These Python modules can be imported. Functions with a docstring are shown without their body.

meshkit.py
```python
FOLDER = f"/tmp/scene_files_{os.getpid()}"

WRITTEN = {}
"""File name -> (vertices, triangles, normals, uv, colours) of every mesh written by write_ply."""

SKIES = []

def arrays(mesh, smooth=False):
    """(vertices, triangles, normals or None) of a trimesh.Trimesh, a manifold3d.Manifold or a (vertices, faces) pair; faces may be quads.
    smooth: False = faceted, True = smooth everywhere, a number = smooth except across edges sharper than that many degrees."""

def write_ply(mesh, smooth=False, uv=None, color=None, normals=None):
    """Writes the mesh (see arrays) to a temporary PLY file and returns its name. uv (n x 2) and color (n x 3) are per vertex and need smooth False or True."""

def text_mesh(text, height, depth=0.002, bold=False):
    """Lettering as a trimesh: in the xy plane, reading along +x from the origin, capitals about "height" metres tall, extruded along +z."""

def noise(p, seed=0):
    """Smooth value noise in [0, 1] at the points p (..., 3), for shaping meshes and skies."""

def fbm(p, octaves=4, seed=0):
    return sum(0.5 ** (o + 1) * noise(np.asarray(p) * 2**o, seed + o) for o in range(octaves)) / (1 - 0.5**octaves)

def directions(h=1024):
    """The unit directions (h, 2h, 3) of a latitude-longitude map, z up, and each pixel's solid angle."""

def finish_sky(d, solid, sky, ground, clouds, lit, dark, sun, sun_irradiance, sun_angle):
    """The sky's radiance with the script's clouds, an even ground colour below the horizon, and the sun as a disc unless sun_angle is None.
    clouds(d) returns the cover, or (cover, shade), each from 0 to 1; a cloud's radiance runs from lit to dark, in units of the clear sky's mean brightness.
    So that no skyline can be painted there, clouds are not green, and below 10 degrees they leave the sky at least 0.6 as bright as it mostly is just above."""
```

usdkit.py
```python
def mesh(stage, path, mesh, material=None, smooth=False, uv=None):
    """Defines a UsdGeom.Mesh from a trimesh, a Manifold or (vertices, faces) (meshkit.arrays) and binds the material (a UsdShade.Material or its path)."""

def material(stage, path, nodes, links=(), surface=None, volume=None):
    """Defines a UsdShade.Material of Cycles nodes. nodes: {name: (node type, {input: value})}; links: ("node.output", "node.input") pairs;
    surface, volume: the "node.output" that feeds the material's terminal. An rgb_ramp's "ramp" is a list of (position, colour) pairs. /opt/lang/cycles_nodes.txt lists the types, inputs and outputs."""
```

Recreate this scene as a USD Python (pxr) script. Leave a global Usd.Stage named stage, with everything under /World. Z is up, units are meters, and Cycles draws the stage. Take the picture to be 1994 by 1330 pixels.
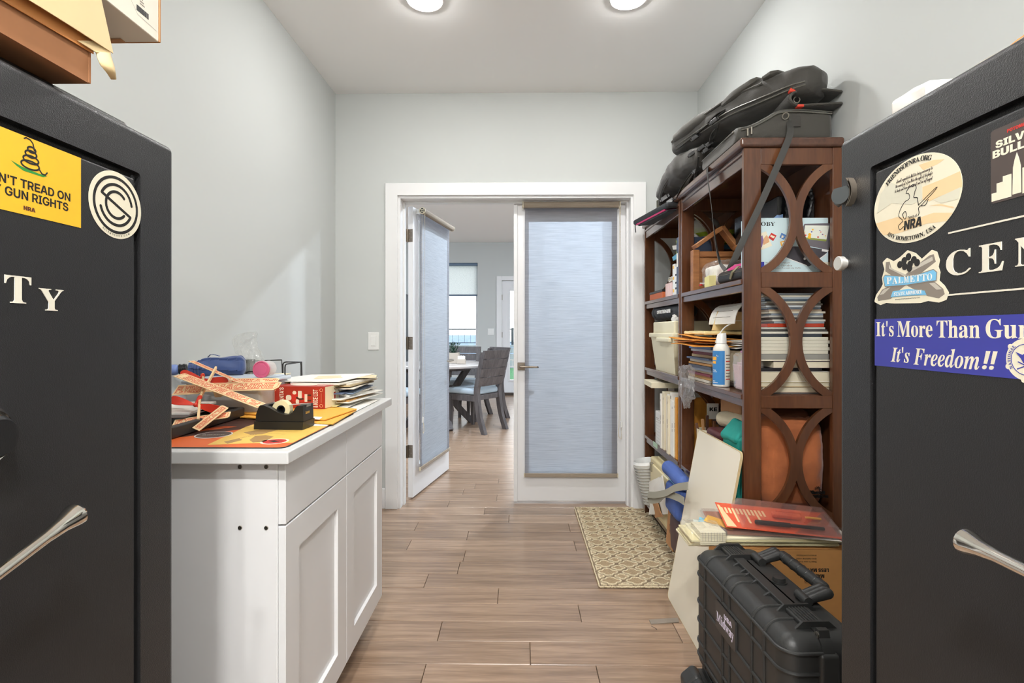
import glob, math, random
import numpy as np
import trimesh
import shapely.geometry as sg
import shapely.affinity as sa
from shapely import union_all
import manifold3d as m3
import meshkit
import usdkit
from pxr import Gf, Sdf, Usd, UsdGeom, UsdLux, UsdShade

stage = Usd.Stage.CreateInMemory()
UsdGeom.SetStageUpAxis(stage, 'Z')
UsdGeom.SetStageMetersPerUnit(stage, 1.0)
UsdGeom.Xform.Define(stage, '/World')
UsdGeom.Scope.Define(stage, '/World/Looks')

# ---------------------------------------------------------------- camera, sky, lights, exposure
EYE = 1.16
YAW = math.atan(14 / 997.0)
CY, SY = math.cos(YAW), math.sin(YAW)
cam = UsdGeom.Camera.Define(stage, '/World/camera')
cam.AddTransformOp().Set(Gf.Matrix4d(CY, SY, 0, 0, 0, 0, 1, 0, SY, -CY, 0, 0, 0, 0, EYE, 1))
cam.CreateHorizontalApertureAttr(36.0)
cam.CreateVerticalApertureAttr(36.0 * 1330 / 1994)
cam.CreateFocalLengthAttr(18.0)
cam.CreateVerticalApertureOffsetAttr(-19.5 * 36 / 1994)
cam.CreateClippingRangeAttr(Gf.Vec2f(0.02, 500))
cam.CreateExposureAttr(2.1)

sky = UsdLux.DomeLight.Define(stage, '/World/sky')
sky.CreateColorAttr(Gf.Vec3f(0.96, 0.965, 1.0))
sky.CreateIntensityAttr(0.21)
CAN_STRENGTH = 66.0         # recessed ceiling lamps near the doorway, dimmed
CAN2_STRENGTH = 205.0       # recessed ceiling lamps over the aisle, at full power
FAR_CAN_STRENGTH = 310.0    # recessed ceiling lamps of the dining room
CAN_COLOR = (1.0, 0.99, 0.97)


def at(px, py, X=None, Y=None, Z=None):
    """The point of the plane X, Y or Z = const that the photograph shows at pixel (px, py)."""
    u, w = (px - 997) / 997.0, -(py - 645.5) / 997.0
    d = (CY * u - SY, SY * u + CY, w)
    t = X / d[0] if X is not None else Y / d[1] if Y is not None else (Z - EYE) / d[2]
    return np.array([d[0] * t, d[1] * t, EYE + d[2] * t])


# ---------------------------------------------------------------- prims
_used, _inv = {}, {}


def numbered(parent, name):
    k = parent + '/' + name
    n = _used.get(k, 0)
    _used[k] = n + 1
    return k if n == 0 else '%s_%03d' % (k, n)


def mat4(loc=(0, 0, 0), rz=0.0, rx=0.0, ry=0.0, scale=1.0):
    """rotation Z * Y * X in degrees, then translation"""
    R = trimesh.transformations.euler_matrix(math.radians(rx), math.radians(ry), math.radians(rz), 'sxyz')
    R[:3, :3] *= scale
    R[:3, 3] = loc
    return R


def frame(O, U, V, N=None):
    """matrix that takes the local axes to U, V and U x V at the origin O"""
    U = np.array(U, float); U /= np.linalg.norm(U)
    V = np.array(V, float); V -= U * (U @ V); V /= np.linalg.norm(V)
    M = np.eye(4)
    M[:3, 0], M[:3, 1], M[:3, 2], M[:3, 3] = U, V, np.cross(U, V), O
    return M


def setdata(path, label=None, cat=None, group=None, kind=None):
    p = stage.GetPrimAtPath(path)
    for k, v in (('label', label), ('category', cat), ('group', group), ('kind', kind)):
        if v:
            p.SetCustomDataByKey(k, v)


def T(name, label, cat, loc=(0, 0, 0), rz=0.0, rx=0.0, ry=0.0, group=None, kind=None, M=None, world=False):
    """a thing: an Xform under /World whose children are its parts. world: parts are given in world coordinates"""
    path = numbered('/World', name)
    M = mat4(loc, rz, rx, ry) if M is None else M
    UsdGeom.Xform.Define(stage, path).AddTransformOp().Set(Gf.Matrix4d(*M.T.ravel().tolist()))
    _inv[path] = np.linalg.inv(M) if world else None
    setdata(path, label, cat, group, kind)
    return path


def add(parent, name, mesh, mat, label=None, kind=None, smooth=30):
    path = numbered(parent, name)
    root = '/'.join(parent.split('/')[:3])
    if _inv.get(root) is not None:
        mesh = mesh.copy()
        mesh.apply_transform(_inv[root])
    usdkit.mesh(stage, path, mesh, mat, smooth=smooth)
    setdata(path, label, kind=kind)
    return path


def solo(name, label, cat, mesh, mat, loc=(0, 0, 0), rz=0.0, rx=0.0, ry=0.0, group=None, kind=None, M=None, smooth=30, world=False):
    """a thing that is one mesh"""
    path = numbered('/World', name)
    M = mat4(loc, rz, rx, ry) if M is None else M
    if world:
        mesh = mesh.copy(); mesh.apply_transform(np.linalg.inv(M))
    m = usdkit.mesh(stage, path, mesh, mat, smooth=smooth)
    m.AddTransformOp().Set(Gf.Matrix4d(*M.T.ravel().tolist()))
    _inv[path] = np.linalg.inv(M) if world else None
    setdata(path, label, cat, group, kind)
    return path


def S(name, mesh, mat, smooth=False):
    """a piece of the setting"""
    path = numbered('/World', name)
    usdkit.mesh(stage, path, mesh, mat, smooth=smooth)
    setdata(path, kind='structure')
    _inv[path] = None
    return path


def copy_of(src, M, label=None, group=None, cat=None):
    """another of a thing: the same parts by an internal reference"""
    name = src.split('/')[-1]
    if name[-4:-3] == '_' and name[-3:].isdigit():
        name = name[:-4]
    path = numbered('/World', name)
    x = UsdGeom.Xform.Define(stage, path)
    x.GetPrim().GetReferences().AddInternalReference(Sdf.Path(src))
    x.GetPrim().SetInstanceable(True)
    op = x.GetOrderedXformOps()
    (op[0] if op else x.AddTransformOp()).Set(Gf.Matrix4d(*M.T.ravel().tolist()))
    setdata(path, label, cat, group)
    return path


# ---------------------------------------------------------------- shapes
def J(*ms):
    out = []
    for m in ms:
        out.extend(m if isinstance(m, (list, tuple)) else [m])
    return trimesh.util.concatenate(out)


def mv(m, M=None, **k):
    m = m.copy()
    m.apply_transform(M if M is not None else mat4(**k))
    return m


def B(x0, x1, y0, y1, z0, z1, c=0.0015):
    """a box with chamfered edges"""
    x0, x1 = min(x0, x1), max(x0, x1); y0, y1 = min(y0, y1), max(y0, y1); z0, z1 = min(z0, z1), max(z0, z1)
    c = min(c, 0.3 * (x1 - x0), 0.3 * (y1 - y0), 0.3 * (z1 - z0))
    if c <= 0:
        m = trimesh.creation.box((x1 - x0, y1 - y0, z1 - z0)); m.apply_translation(((x0 + x1) / 2, (y0 + y1) / 2, (z0 + z1) / 2)); return m
    p = []
    for x, xi in ((x0, x0 + c), (x1, x1 - c)):
        for y, yi in ((y0, y0 + c), (y1, y1 - c)):
            for z, zi in ((z0, z0 + c), (z1, z1 - c)):
                p += [(x, yi, zi), (xi, y, zi), (xi, yi, z)]
    return hull(p)


def hull(pts):
    h = m3.Manifold.hull_points(np.asarray(pts, float))
    v, f, _ = meshkit.arrays(h)
    return trimesh.Trimesh(v, f, process=False)


def man(m):
    return m3.Manifold(m3.Mesh(np.asarray(m.vertices, np.float32), np.asarray(m.faces, np.uint32)))


def tri(m):
    v, f, _ = meshkit.arrays(m)
    return trimesh.Trimesh(v, f, process=False)


def box3(x0, x1, y0, y1, z0, z1):
    return m3.Manifold.cube((x1 - x0, y1 - y0, z1 - z0)).translate((x0, y0, z0))


def cut(m, *others):
    m = man(m) if isinstance(m, trimesh.Trimesh) else m
    for o in others:
        m = m - (man(o) if isinstance(o, trimesh.Trimesh) else o)
    return tri(m)


_sph = {}


def sphere_pts(n=2):
    if n not in _sph:
        _sph[n] = np.array(trimesh.creation.icosphere(n).vertices)
    return _sph[n]


def RB(x0, x1, y0, y1, z0, z1, r, n=2):
    """a box with rounded edges"""
    r = min(r, (x1 - x0) / 2.01, (y1 - y0) / 2.01, (z1 - z0) / 2.01)
    s = sphere_pts(n) * r
    return hull(np.vstack([s + (x, y, z) for x in (x0 + r, x1 - r) for y in (y0 + r, y1 - r) for z in (z0 + r, z1 - r)]))


def hull_balls(balls, n=1):
    return hull(np.vstack([sphere_pts(n) * r + np.array(c) for c, r in balls]))


def CYL(p0, p1, r0, r1=None, n=20):
    r1 = r0 if r1 is None else r1
    p0, p1 = np.array(p0, float), np.array(p1, float)
    a = np.linspace(0, 2 * np.pi, n, endpoint=False)
    z = (p1 - p0) / np.linalg.norm(p1 - p0)
    u = np.cross(z, (1, 0, 0) if abs(z[0]) < 0.9 else (0, 1, 0)); u /= np.linalg.norm(u)
    w = np.cross(z, u)
    ring = np.cos(a)[:, None] * u + np.sin(a)[:, None] * w
    v = np.vstack([p0 + ring * r0, p1 + ring * r1, [p0], [p1]])
    i = np.arange(n); j = (i + 1) % n
    f = np.vstack([np.c_[i, j, j + n], np.c_[i, j + n, i + n], np.c_[j, i, np.full(n, 2 * n)], np.c_[i + n, j + n, np.full(n, 2 * n + 1)]])
    return trimesh.Trimesh(v, f, process=False)


def tube(pts, r, n=8, closed=False, flat=None):
    """a round wire along the points; flat=(width, thickness, up) gives a strap instead"""
    P = np.asarray(pts, float)
    k = len(P)
    t = np.gradient(P, axis=0) if not closed else np.roll(P, -1, 0) - np.roll(P, 1, 0)
    t /= np.maximum(np.linalg.norm(t, axis=1, keepdims=True), 1e-9)
    ref = np.array((0, 0, 1.0)) if abs(t[0][2]) < 0.9 else np.array((1.0, 0, 0))
    rings = []
    u = np.cross(ref, t[0]); u /= np.linalg.norm(u)
    for i in range(k):
        u = u - t[i] * (u @ t[i]); u /= np.linalg.norm(u)
        w = np.cross(t[i], u)
        a = np.linspace(0, 2 * np.pi, n, endpoint=False)
        rr = r[i] if np.ndim(r) else r
        rings.append(P[i] + rr * (np.cos(a)[:, None] * u + np.sin(a)[:, None] * w))
    return loft(rings, closed)


def loft(rings, closed=False):
    n, k = len(rings[0]), len(rings)
    v = np.vstack(rings)
    f = []
    for i in range(k if closed else k - 1):
        a, b = i * n, ((i + 1) % k) * n
        for j in range(n):
            q = (j + 1) % n
            f += [(a + j, a + q, b + q), (a + j, b + q, b + j)]
    if not closed:
        c0, c1 = len(v), len(v) + 1
        v = np.vstack([v, [np.mean(rings[0], 0)], [np.mean(rings[-1], 0)]])
        for j in range(n):
            q = (j + 1) % n
            f += [(c0, q, j), (c1, (k - 1) * n + j, (k - 1) * n + q)]
    return trimesh.Trimesh(v, np.array(f), process=False)


def strap(pts, width, thick):
    """a flat webbing strap: centre points and the vector across its width at each"""
    P, W = np.asarray(pts, float), np.asarray(width, float)
    if W.ndim == 1:
        W = np.repeat(W[None], len(P), 0)
    t = np.gradient(P, axis=0)
    nrm = np.cross(t, W); nrm /= np.maximum(np.linalg.norm(nrm, axis=1, keepdims=True), 1e-9)
    return loft([np.array([P[i] - W[i] / 2 - nrm[i] * thick / 2, P[i] + W[i] / 2 - nrm[i] * thick / 2, P[i] + W[i] / 2 + nrm[i] * thick / 2, P[i] - W[i] / 2 + nrm[i] * thick / 2]) for i in range(len(P))])


def curve(pts, n=24):
    """a smooth curve through the points (Catmull-Rom)"""
    P = np.asarray(pts, float)
    P = np.vstack([2 * P[0] - P[1], P, 2 * P[-1] - P[-2]])
    out = []
    m = len(P) - 3
    for s in np.linspace(0, m, n):
        i = min(int(s), m - 1); t = s - i
        a, b, c, d = P[i:i + 4]
        out.append(0.5 * (2 * b + (c - a) * t + (2 * a - 5 * b + 4 * c - d) * t ** 2 + (3 * b - a - 3 * c + d) * t ** 3))
    return np.array(out)


def sheet(G, thick=0.001):
    """a grid of points (n, m, 3) as a thin solid"""
    G = np.asarray(G, float)
    n, m = G.shape[:2]
    du, dv = np.gradient(G, axis=0), np.gradient(G, axis=1)
    N = np.cross(du, dv); N /= np.maximum(np.linalg.norm(N, axis=2, keepdims=True), 1e-12)
    v = np.vstack([(G + N * thick / 2).reshape(-1, 3), (G - N * thick / 2).reshape(-1, 3)])
    o, f = n * m, []
    I = lambda i, j: i * m + j
    for i in range(n - 1):
        for j in range(m - 1):
            a, b, c, d = I(i, j), I(i + 1, j), I(i + 1, j + 1), I(i, j + 1)
            f += [(a, b, c), (a, c, d), (o + a, o + c, o + b), (o + a, o + d, o + c)]
    edge = [I(i, 0) for i in range(n)] + [I(n - 1, j) for j in range(1, m)] + [I(i, m - 1) for i in range(n - 2, -1, -1)] + [I(0, j) for j in range(m - 2, 0, -1)]
    for a, b in zip(edge, edge[1:] + edge[:1]):
        f += [(a, o + a, o + b), (a, o + b, b)]
    return trimesh.Trimesh(v, np.array(f), process=False)


def quad(p00, p10, p11, p01, n=2, m=2, bend=None, thick=0.001):
    """a paper sheet with four corners; bend(u, v) gives an offset vector"""
    p00, p10, p11, p01 = (np.array(p, float) for p in (p00, p10, p11, p01))
    G = np.zeros((n, m, 3))
    for i in range(n):
        for j in range(m):
            u, v = i / (n - 1), j / (m - 1)
            G[i, j] = p00 * (1 - u) * (1 - v) + p10 * u * (1 - v) + p11 * u * v + p01 * (1 - u) * v
            if bend:
                G[i, j] += bend(u, v)
    return sheet(G, thick)


def prism(poly, h, z=0.0):
    """a flat outline (shapely) of thickness h"""
    gs = [g for g in getattr(poly, 'geoms', [poly]) if g.area > 1e-10]
    m = J([trimesh.creation.extrude_polygon(g, h, engine='earcut') for g in gs])
    m.apply_translation((0, 0, z))
    return m


def rrect(x0, y0, x1, y1, r, q=4):
    return sg.box(x0 + r, y0 + r, x1 - r, y1 - r).buffer(r, quad_segs=q) if r > 0 else sg.box(x0, y0, x1, y1)


def ellipse(cx, cy, rx, ry, q=16):
    return sa.translate(sa.scale(sg.Point(0, 0).buffer(1, quad_segs=q), rx, ry), cx, cy)


def stroke(pts, w, q=3):
    return sg.LineString(pts).buffer(w / 2, quad_segs=q)


def lathe(prof, n=28, center=(0, 0)):
    prof = np.asarray(prof, float)
    a = np.linspace(0, 2 * np.pi, n, endpoint=False)
    return loft([np.c_[center[0] + r * np.cos(a), center[1] + r * np.sin(a), np.full(n, z)] for r, z in prof])


def blob(m, amp, freq, seed=0, sub=0):
    """the mesh pushed in and out by noise along its normals"""
    for _ in range(sub):
        m = m.subdivide()
    m = trimesh.Trimesh(m.vertices, m.faces, process=True)
    n = meshkit.fbm(np.array(m.vertices) * freq + 17.3 * seed, 3, seed) - 0.5
    m.vertices = m.vertices + m.vertex_normals * (n * 2 * amp)[:, None]
    return m


def soft(x0, x1, y0, y1, z0, z1, r, amp=0.006, freq=12, seed=0, res=0.025, bulge=0.0):
    """a soft bag: a rounded box, finely divided and pushed about by noise"""
    m = man(RB(x0, x1, y0, y1, z0, z1, r)).refine_to_length(res)
    m = tri(m)
    v = np.array(m.vertices)
    c = np.array(((x0 + x1) / 2, (y0 + y1) / 2, (z0 + z1) / 2)); h = np.array((x1 - x0, y1 - y0, z1 - z0)) / 2
    q = (v - c) / h
    if bulge:
        v = c + (v - c) * (1 + bulge * (1 - np.minimum(1, (q ** 2).sum(1) / 2))[:, None])
    m = trimesh.Trimesh(v, m.faces, process=True)
    return blob(m, amp, freq, seed)


def crinkle(m, amp, freq, seed=0, res=0.02):
    """sharp crumpled folds, as in plastic film or paper"""
    m = tri(man(m).refine_to_length(res)) if res else m
    m = trimesh.Trimesh(m.vertices, m.faces, process=True)
    v = np.array(m.vertices)
    n = np.abs(meshkit.noise(v * freq + 9.1 * seed, seed) - 0.5) + 0.5 * np.abs(meshkit.noise(v * freq * 2.3 + 5, seed + 3) - 0.5)
    m.vertices = v + m.vertex_normals * ((n - 0.3) * 2 * amp)[:, None]
    return m


# ---------------------------------------------------------------- lettering
_FD = glob.glob('/opt/blender-*/*/datafiles/fonts')
_fonts, _glyphs = {}, {}
_SETS = {'serif': (0x1D400, 0x1D41A), 'serifi': (0x1D468, 0x1D482), 'script': (0x1D4D0, 0x1D4EA)}


def text(s, font='sans'):
    """lettering as a flat outline, capitals 1 high"""
    from PIL import Image, ImageDraw, ImageFont
    if (s, font) in _glyphs:
        return _glyphs[s, font]
    if font in _SETS:
        u, l = _SETS[font]
        s2 = ''.join(chr(u + ord(c) - 65) if 'A' <= c <= 'Z' else chr(l + ord(c) - 97) if 'a' <= c <= 'z' else c for c in s)
        name = 'NotoSansMath-Regular.woff2'
    else:
        s2, name = s, 'Inter.woff2'
    if (name, font) not in _fonts:
        f = ImageFont.truetype(_FD[0] + '/' + name, 192)
        if font == 'black':
            f.set_variation_by_axes([32, 900])
        elif font == 'bold':
            f.set_variation_by_axes([32, 700])
        _fonts[name, font] = f
    f = _fonts[name, font]
    x0, y0, x1, y1 = f.getbbox(s2, anchor='ls')
    im = Image.new('L', (x1 - x0 + 8, y1 - y0 + 8))
    ImageDraw.Draw(im).text((4 - x0, 4 - y0), s2, 255, f, anchor='ls')
    on = np.pad(np.asarray(im) > 127, ((0, 0), (1, 1))).astype(np.int8)
    rows, starts = np.nonzero(np.diff(on, axis=1) == 1)
    ends = np.nonzero(np.diff(on, axis=1) == -1)[1]
    import shapely
    g = union_all(shapely.box(starts, -rows - 1, ends, -rows)).buffer(0.6).buffer(-0.6).simplify(1.25)
    g = sa.affine_transform(g, [1 / 140.0, 0, 0, 1 / 140.0, -4 / 140.0, (4 - y0) / 140.0])
    _glyphs[s, font] = g
    return g


def fit(g, x0, y0, x1, y1, skew=0.0):
    """the outline stretched to fill a box"""
    if skew:
        g = sa.skew(g, xs=skew, origin=(0, 0))
    a, b, c, d = g.bounds
    return sa.affine_transform(g, [(x1 - x0) / (c - a), 0, 0, (y1 - y0) / (d - b), x0 - a * (x1 - x0) / (c - a), y0 - b * (y1 - y0) / (d - b)])


def words(s, x, y, h, font='sans', width=None):
    g = sa.scale(text(s, font), h, h, origin=(0, 0))
    if width:
        a, b, c, d = g.bounds
        g = sa.scale(g, width / (c - a), 1, origin=(0, 0))
    return sa.translate(g, x - g.bounds[0], y)


def arc_words(s, cx, cy, rx, ry, a0, a1, h, font='serif', inward=False):
    """letters along an ellipse from angle a0 to a1 (degrees)"""
    out = []
    w = [text(c, font).bounds[2] if c != ' ' else 0.35 for c in s]
    w = [max(0.3, x) + 0.12 for x in w]
    tot, acc = sum(w), 0
    for c, k in zip(s, w):
        a = math.radians(a0 + (a1 - a0) * (acc + k / 2) / tot)
        acc += k
        if c == ' ':
            continue
        g = sa.scale(text(c, font), h, h, origin=(0, 0))
        b = g.bounds
        g = sa.translate(g, -(b[0] + b[2]) / 2, 0)
        tang = math.degrees(math.atan2(ry * math.cos(a), -rx * math.sin(a)))
        g = sa.rotate(g, tang if inward else tang - 180, origin=(0, 0))
        out.append(sa.translate(g, cx + rx * math.cos(a), cy + ry * math.sin(a)))
    return union_all(out)


# ---------------------------------------------------------------- materials
def C(h, k=1.0):
    h = h.lstrip('#')
    v = [int(h[i:i + 2], 16) / 255 for i in (0, 2, 4)]
    return tuple(k * (x / 12.92 if x <= 0.04045 else ((x + 0.055) / 1.055) ** 2.4) for x in v)


LK = '/World/Looks/'


def mat(name, col, rough=0.5, metal=0.0, spec=0.5, bump=None, var=None, coat=0.0, trans=0.0, sheen=0.0, emit=None, vary=0.0, stretch=(1, 1, 1), ior=1.5):
    """a principled material. bump=(scale, strength, distance); var=(scale, amount) mottles the colour; vary: tone per object"""
    col = C(col) if isinstance(col, str) else tuple(col)
    p = {'roughness': rough, 'metallic': metal, 'specular_ior_level': spec, 'coat_weight': coat, 'transmission_weight': trans, 'sheen_weight': sheen, 'ior': ior}
    nodes, links = {}, []
    if emit:
        p['emission_color'], p['emission_strength'] = emit[0], emit[1]
    if bump or var:
        nodes['tc'] = ('texture_coordinate', {})
        nodes['mp'] = ('mapping', {'scale': stretch})
        links.append(('tc.object', 'mp.vector'))
    if var or vary:
        a = var[1] if var else 0.0
        nodes['hs'] = ('hsv', {'color': col})
        if var:
            nodes['nv'] = ('noise_texture', {'scale': var[0], 'detail': 4.0, 'roughness': 0.6})
            nodes['mr'] = ('map_range', {'from_min': 0.3, 'from_max': 0.7, 'to_min': 1 - a, 'to_max': 1 + a})
            links += [('mp.vector', 'nv.vector'), ('nv.fac', 'mr.value')]
        if vary:
            nodes['oi'] = ('object_info', {})
            nodes['mo'] = ('map_range', {'from_min': 0.0, 'from_max': 1.0, 'to_min': 1 - vary, 'to_max': 1 + vary})
            links.append(('oi.random', 'mo.value'))
        if var and vary:
            nodes['mm'] = ('math', {'math_type': 'multiply'})
            links += [('mr.result', 'mm.value1'), ('mo.result', 'mm.value2'), ('mm.value', 'hs.value')]
        else:
            links.append((('mr' if var else 'mo') + '.result', 'hs.value'))
        links.append(('hs.color', 'p.base_color'))
    else:
        p['base_color'] = col
    nodes['p'] = ('principled_bsdf', p)
    if bump:
        nodes['nb'] = ('noise_texture', {'scale': bump[0], 'detail': 3.0})
        nodes['b'] = ('bump', {'strength': bump[1], 'distance': bump[2] if len(bump) > 2 else 0.002})
        links += [('mp.vector', 'nb.vector'), ('nb.fac', 'b.height'), ('b.normal', 'p.normal')]
    return usdkit.material(stage, LK + name, nodes, links, surface='p.BSDF')


def wood(name, dark, mid, light, grain=(1.3, 26, 26), rough=0.4, rnd=0.12, bump=0.15, coat=0.0, spec=0.5):
    """streaked wood; grain is the noise scale along x, y, z; each object takes its own cut and tone"""
    nodes = {
        'geo': ('geometry', {}), 'oi': ('object_info', {}),
        'w': ('math', {'math_type': 'multiply', 'value2': 60.0}),
        'mp': ('mapping', {'scale': grain}),
        'n1': ('noise_texture', {'dimensions': '4D', 'scale': 1.0, 'detail': 5.0, 'roughness': 0.62, 'distortion': 0.4}),
        'rp': ('rgb_ramp', {'ramp': [(0.28, C(dark)), (0.5, C(mid)), (0.72, C(light))]}),
        'mp2': ('mapping', {'scale': tuple(g * 7 for g in grain)}),
        'n2': ('noise_texture', {'dimensions': '4D', 'scale': 1.0, 'detail': 3.0}),
        'r2': ('map_range', {'from_min': 0.3, 'from_max': 0.6, 'to_min': 0.84, 'to_max': 1.04}),
        'ro': ('map_range', {'to_min': 1 - rnd, 'to_max': 1 + rnd}),
        'mm': ('math', {'math_type': 'multiply'}),
        'hs': ('hsv', {}),
        'b': ('bump', {'strength': bump, 'distance': 0.001}),
        'p': ('principled_bsdf', {'roughness': rough, 'coat_weight': coat, 'coat_roughness': 0.2, 'specular_ior_level': spec}),
    }
    links = [('oi.random', 'w.value1'), ('geo.position', 'mp.vector'), ('mp.vector', 'n1.vector'), ('w.value', 'n1.w'), ('n1.fac', 'rp.fac'),
             ('geo.position', 'mp2.vector'), ('mp2.vector', 'n2.vector'), ('w.value', 'n2.w'), ('n2.fac', 'r2.value'), ('oi.random', 'ro.value'),
             ('r2.result', 'mm.value1'), ('ro.result', 'mm.value2'), ('rp.color', 'hs.color'), ('mm.value', 'hs.value'), ('hs.color', 'p.base_color'),
             ('n2.fac', 'b.height'), ('b.normal', 'p.normal')]
    return usdkit.material(stage, LK + name, nodes, links, surface='p.BSDF')


def pane_mat(name, tint=(0.96, 0.98, 0.97)):
    return usdkit.material(stage, LK + name, {'f': ('layer_weight', {'blend': 0.5}), 'pw': ('math', {'math_type': 'power', 'value2': 4.0}), 'k': ('math', {'math_type': 'multiply_add', 'value2': 0.5, 'value3': 0.035}), 't': ('transparent_bsdf', {'color': tint}), 'g': ('glossy_bsdf', {'color': (1, 1, 1), 'roughness': 0.02}), 'm': ('mix_closure', {})},
                           [('f.facing', 'pw.value1'), ('pw.value', 'k.value1'), ('k.value', 'm.fac'), ('t.BSDF', 'm.closure1'), ('g.BSDF', 'm.closure2')], surface='m.closure')


def film_mat(name, tint=(0.95, 0.95, 0.93), haze=0.25, rough=0.12, gl=0.12):
    """clear plastic film: see-through, with a milky part and a gloss"""
    return usdkit.material(stage, LK + name, {
        't': ('transparent_bsdf', {'color': tint}), 'd': ('diffuse_bsdf', {'color': tint}), 'tl': ('translucent_bsdf', {'color': tint}),
        'md': ('mix_closure', {'fac': 0.5}), 'm1': ('mix_closure', {'fac': haze}), 'g': ('glossy_bsdf', {'color': (1, 1, 1), 'roughness': rough}),
        'lw': ('layer_weight', {'blend': 0.5}), 'pw': ('math', {'math_type': 'power', 'value2': 3.0}), 'ad': ('math', {'math_type': 'multiply_add', 'value2': 0.4, 'value3': gl}), 'm2': ('mix_closure', {})},
        [('d.BSDF', 'md.closure1'), ('tl.BSDF', 'md.closure2'), ('t.BSDF', 'm1.closure1'), ('md.closure', 'm1.closure2'), ('m1.closure', 'm2.closure1'), ('g.BSDF', 'm2.closure2'), ('lw.facing', 'pw.value1'), ('pw.value', 'ad.value1'), ('ad.value', 'm2.fac')],
        surface='m2.closure')


def shade_mat(name, dark, light, clear=0.10, trans=0.45, tcol='#f4f3f0', grain=(7, 7, 420)):
    """woven roller-shade cloth: streaked yarn that scatters, lets light through and is slightly see-through between the yarns"""
    return usdkit.material(stage, LK + name, {
        'tc': ('texture_coordinate', {}), 'mp': ('mapping', {'scale': grain}), 'n': ('noise_texture', {'scale': 1.0, 'detail': 3.0, 'roughness': 0.6}),
        'mp2': ('mapping', {'scale': (900, 900, 700)}), 'n2': ('noise_texture', {'scale': 1.0, 'detail': 1.0}),
        'rp': ('rgb_ramp', {'ramp': [(0.3, C(dark)), (0.7, C(light))]}),
        'rt': ('rgb_ramp', {'ramp': [(0.28, C(tcol, 0.8)), (0.6, C(tcol))]}),
        'd': ('diffuse_bsdf', {}), 't': ('translucent_bsdf', {}), 'm': ('mix_closure', {'fac': trans}),
        'c': ('map_range', {'from_min': 0.35, 'from_max': 0.7, 'to_min': clear * 0.3, 'to_max': clear * 1.9}),
        'x': ('transparent_bsdf', {'color': (1, 1, 1)}), 'm2': ('mix_closure', {})},
        [('tc.object', 'mp.vector'), ('mp.vector', 'n.vector'), ('tc.object', 'mp2.vector'), ('mp2.vector', 'n2.vector'), ('n.fac', 'rp.fac'), ('n.fac', 'rt.fac'), ('rp.color', 'd.color'), ('rt.color', 't.color'),
         ('d.BSDF', 'm.closure1'), ('t.BSDF', 'm.closure2'), ('n2.fac', 'c.value'), ('m.closure', 'm2.closure1'), ('x.BSDF', 'm2.closure2'), ('c.result', 'm2.fac')], surface='m2.closure')
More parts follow.
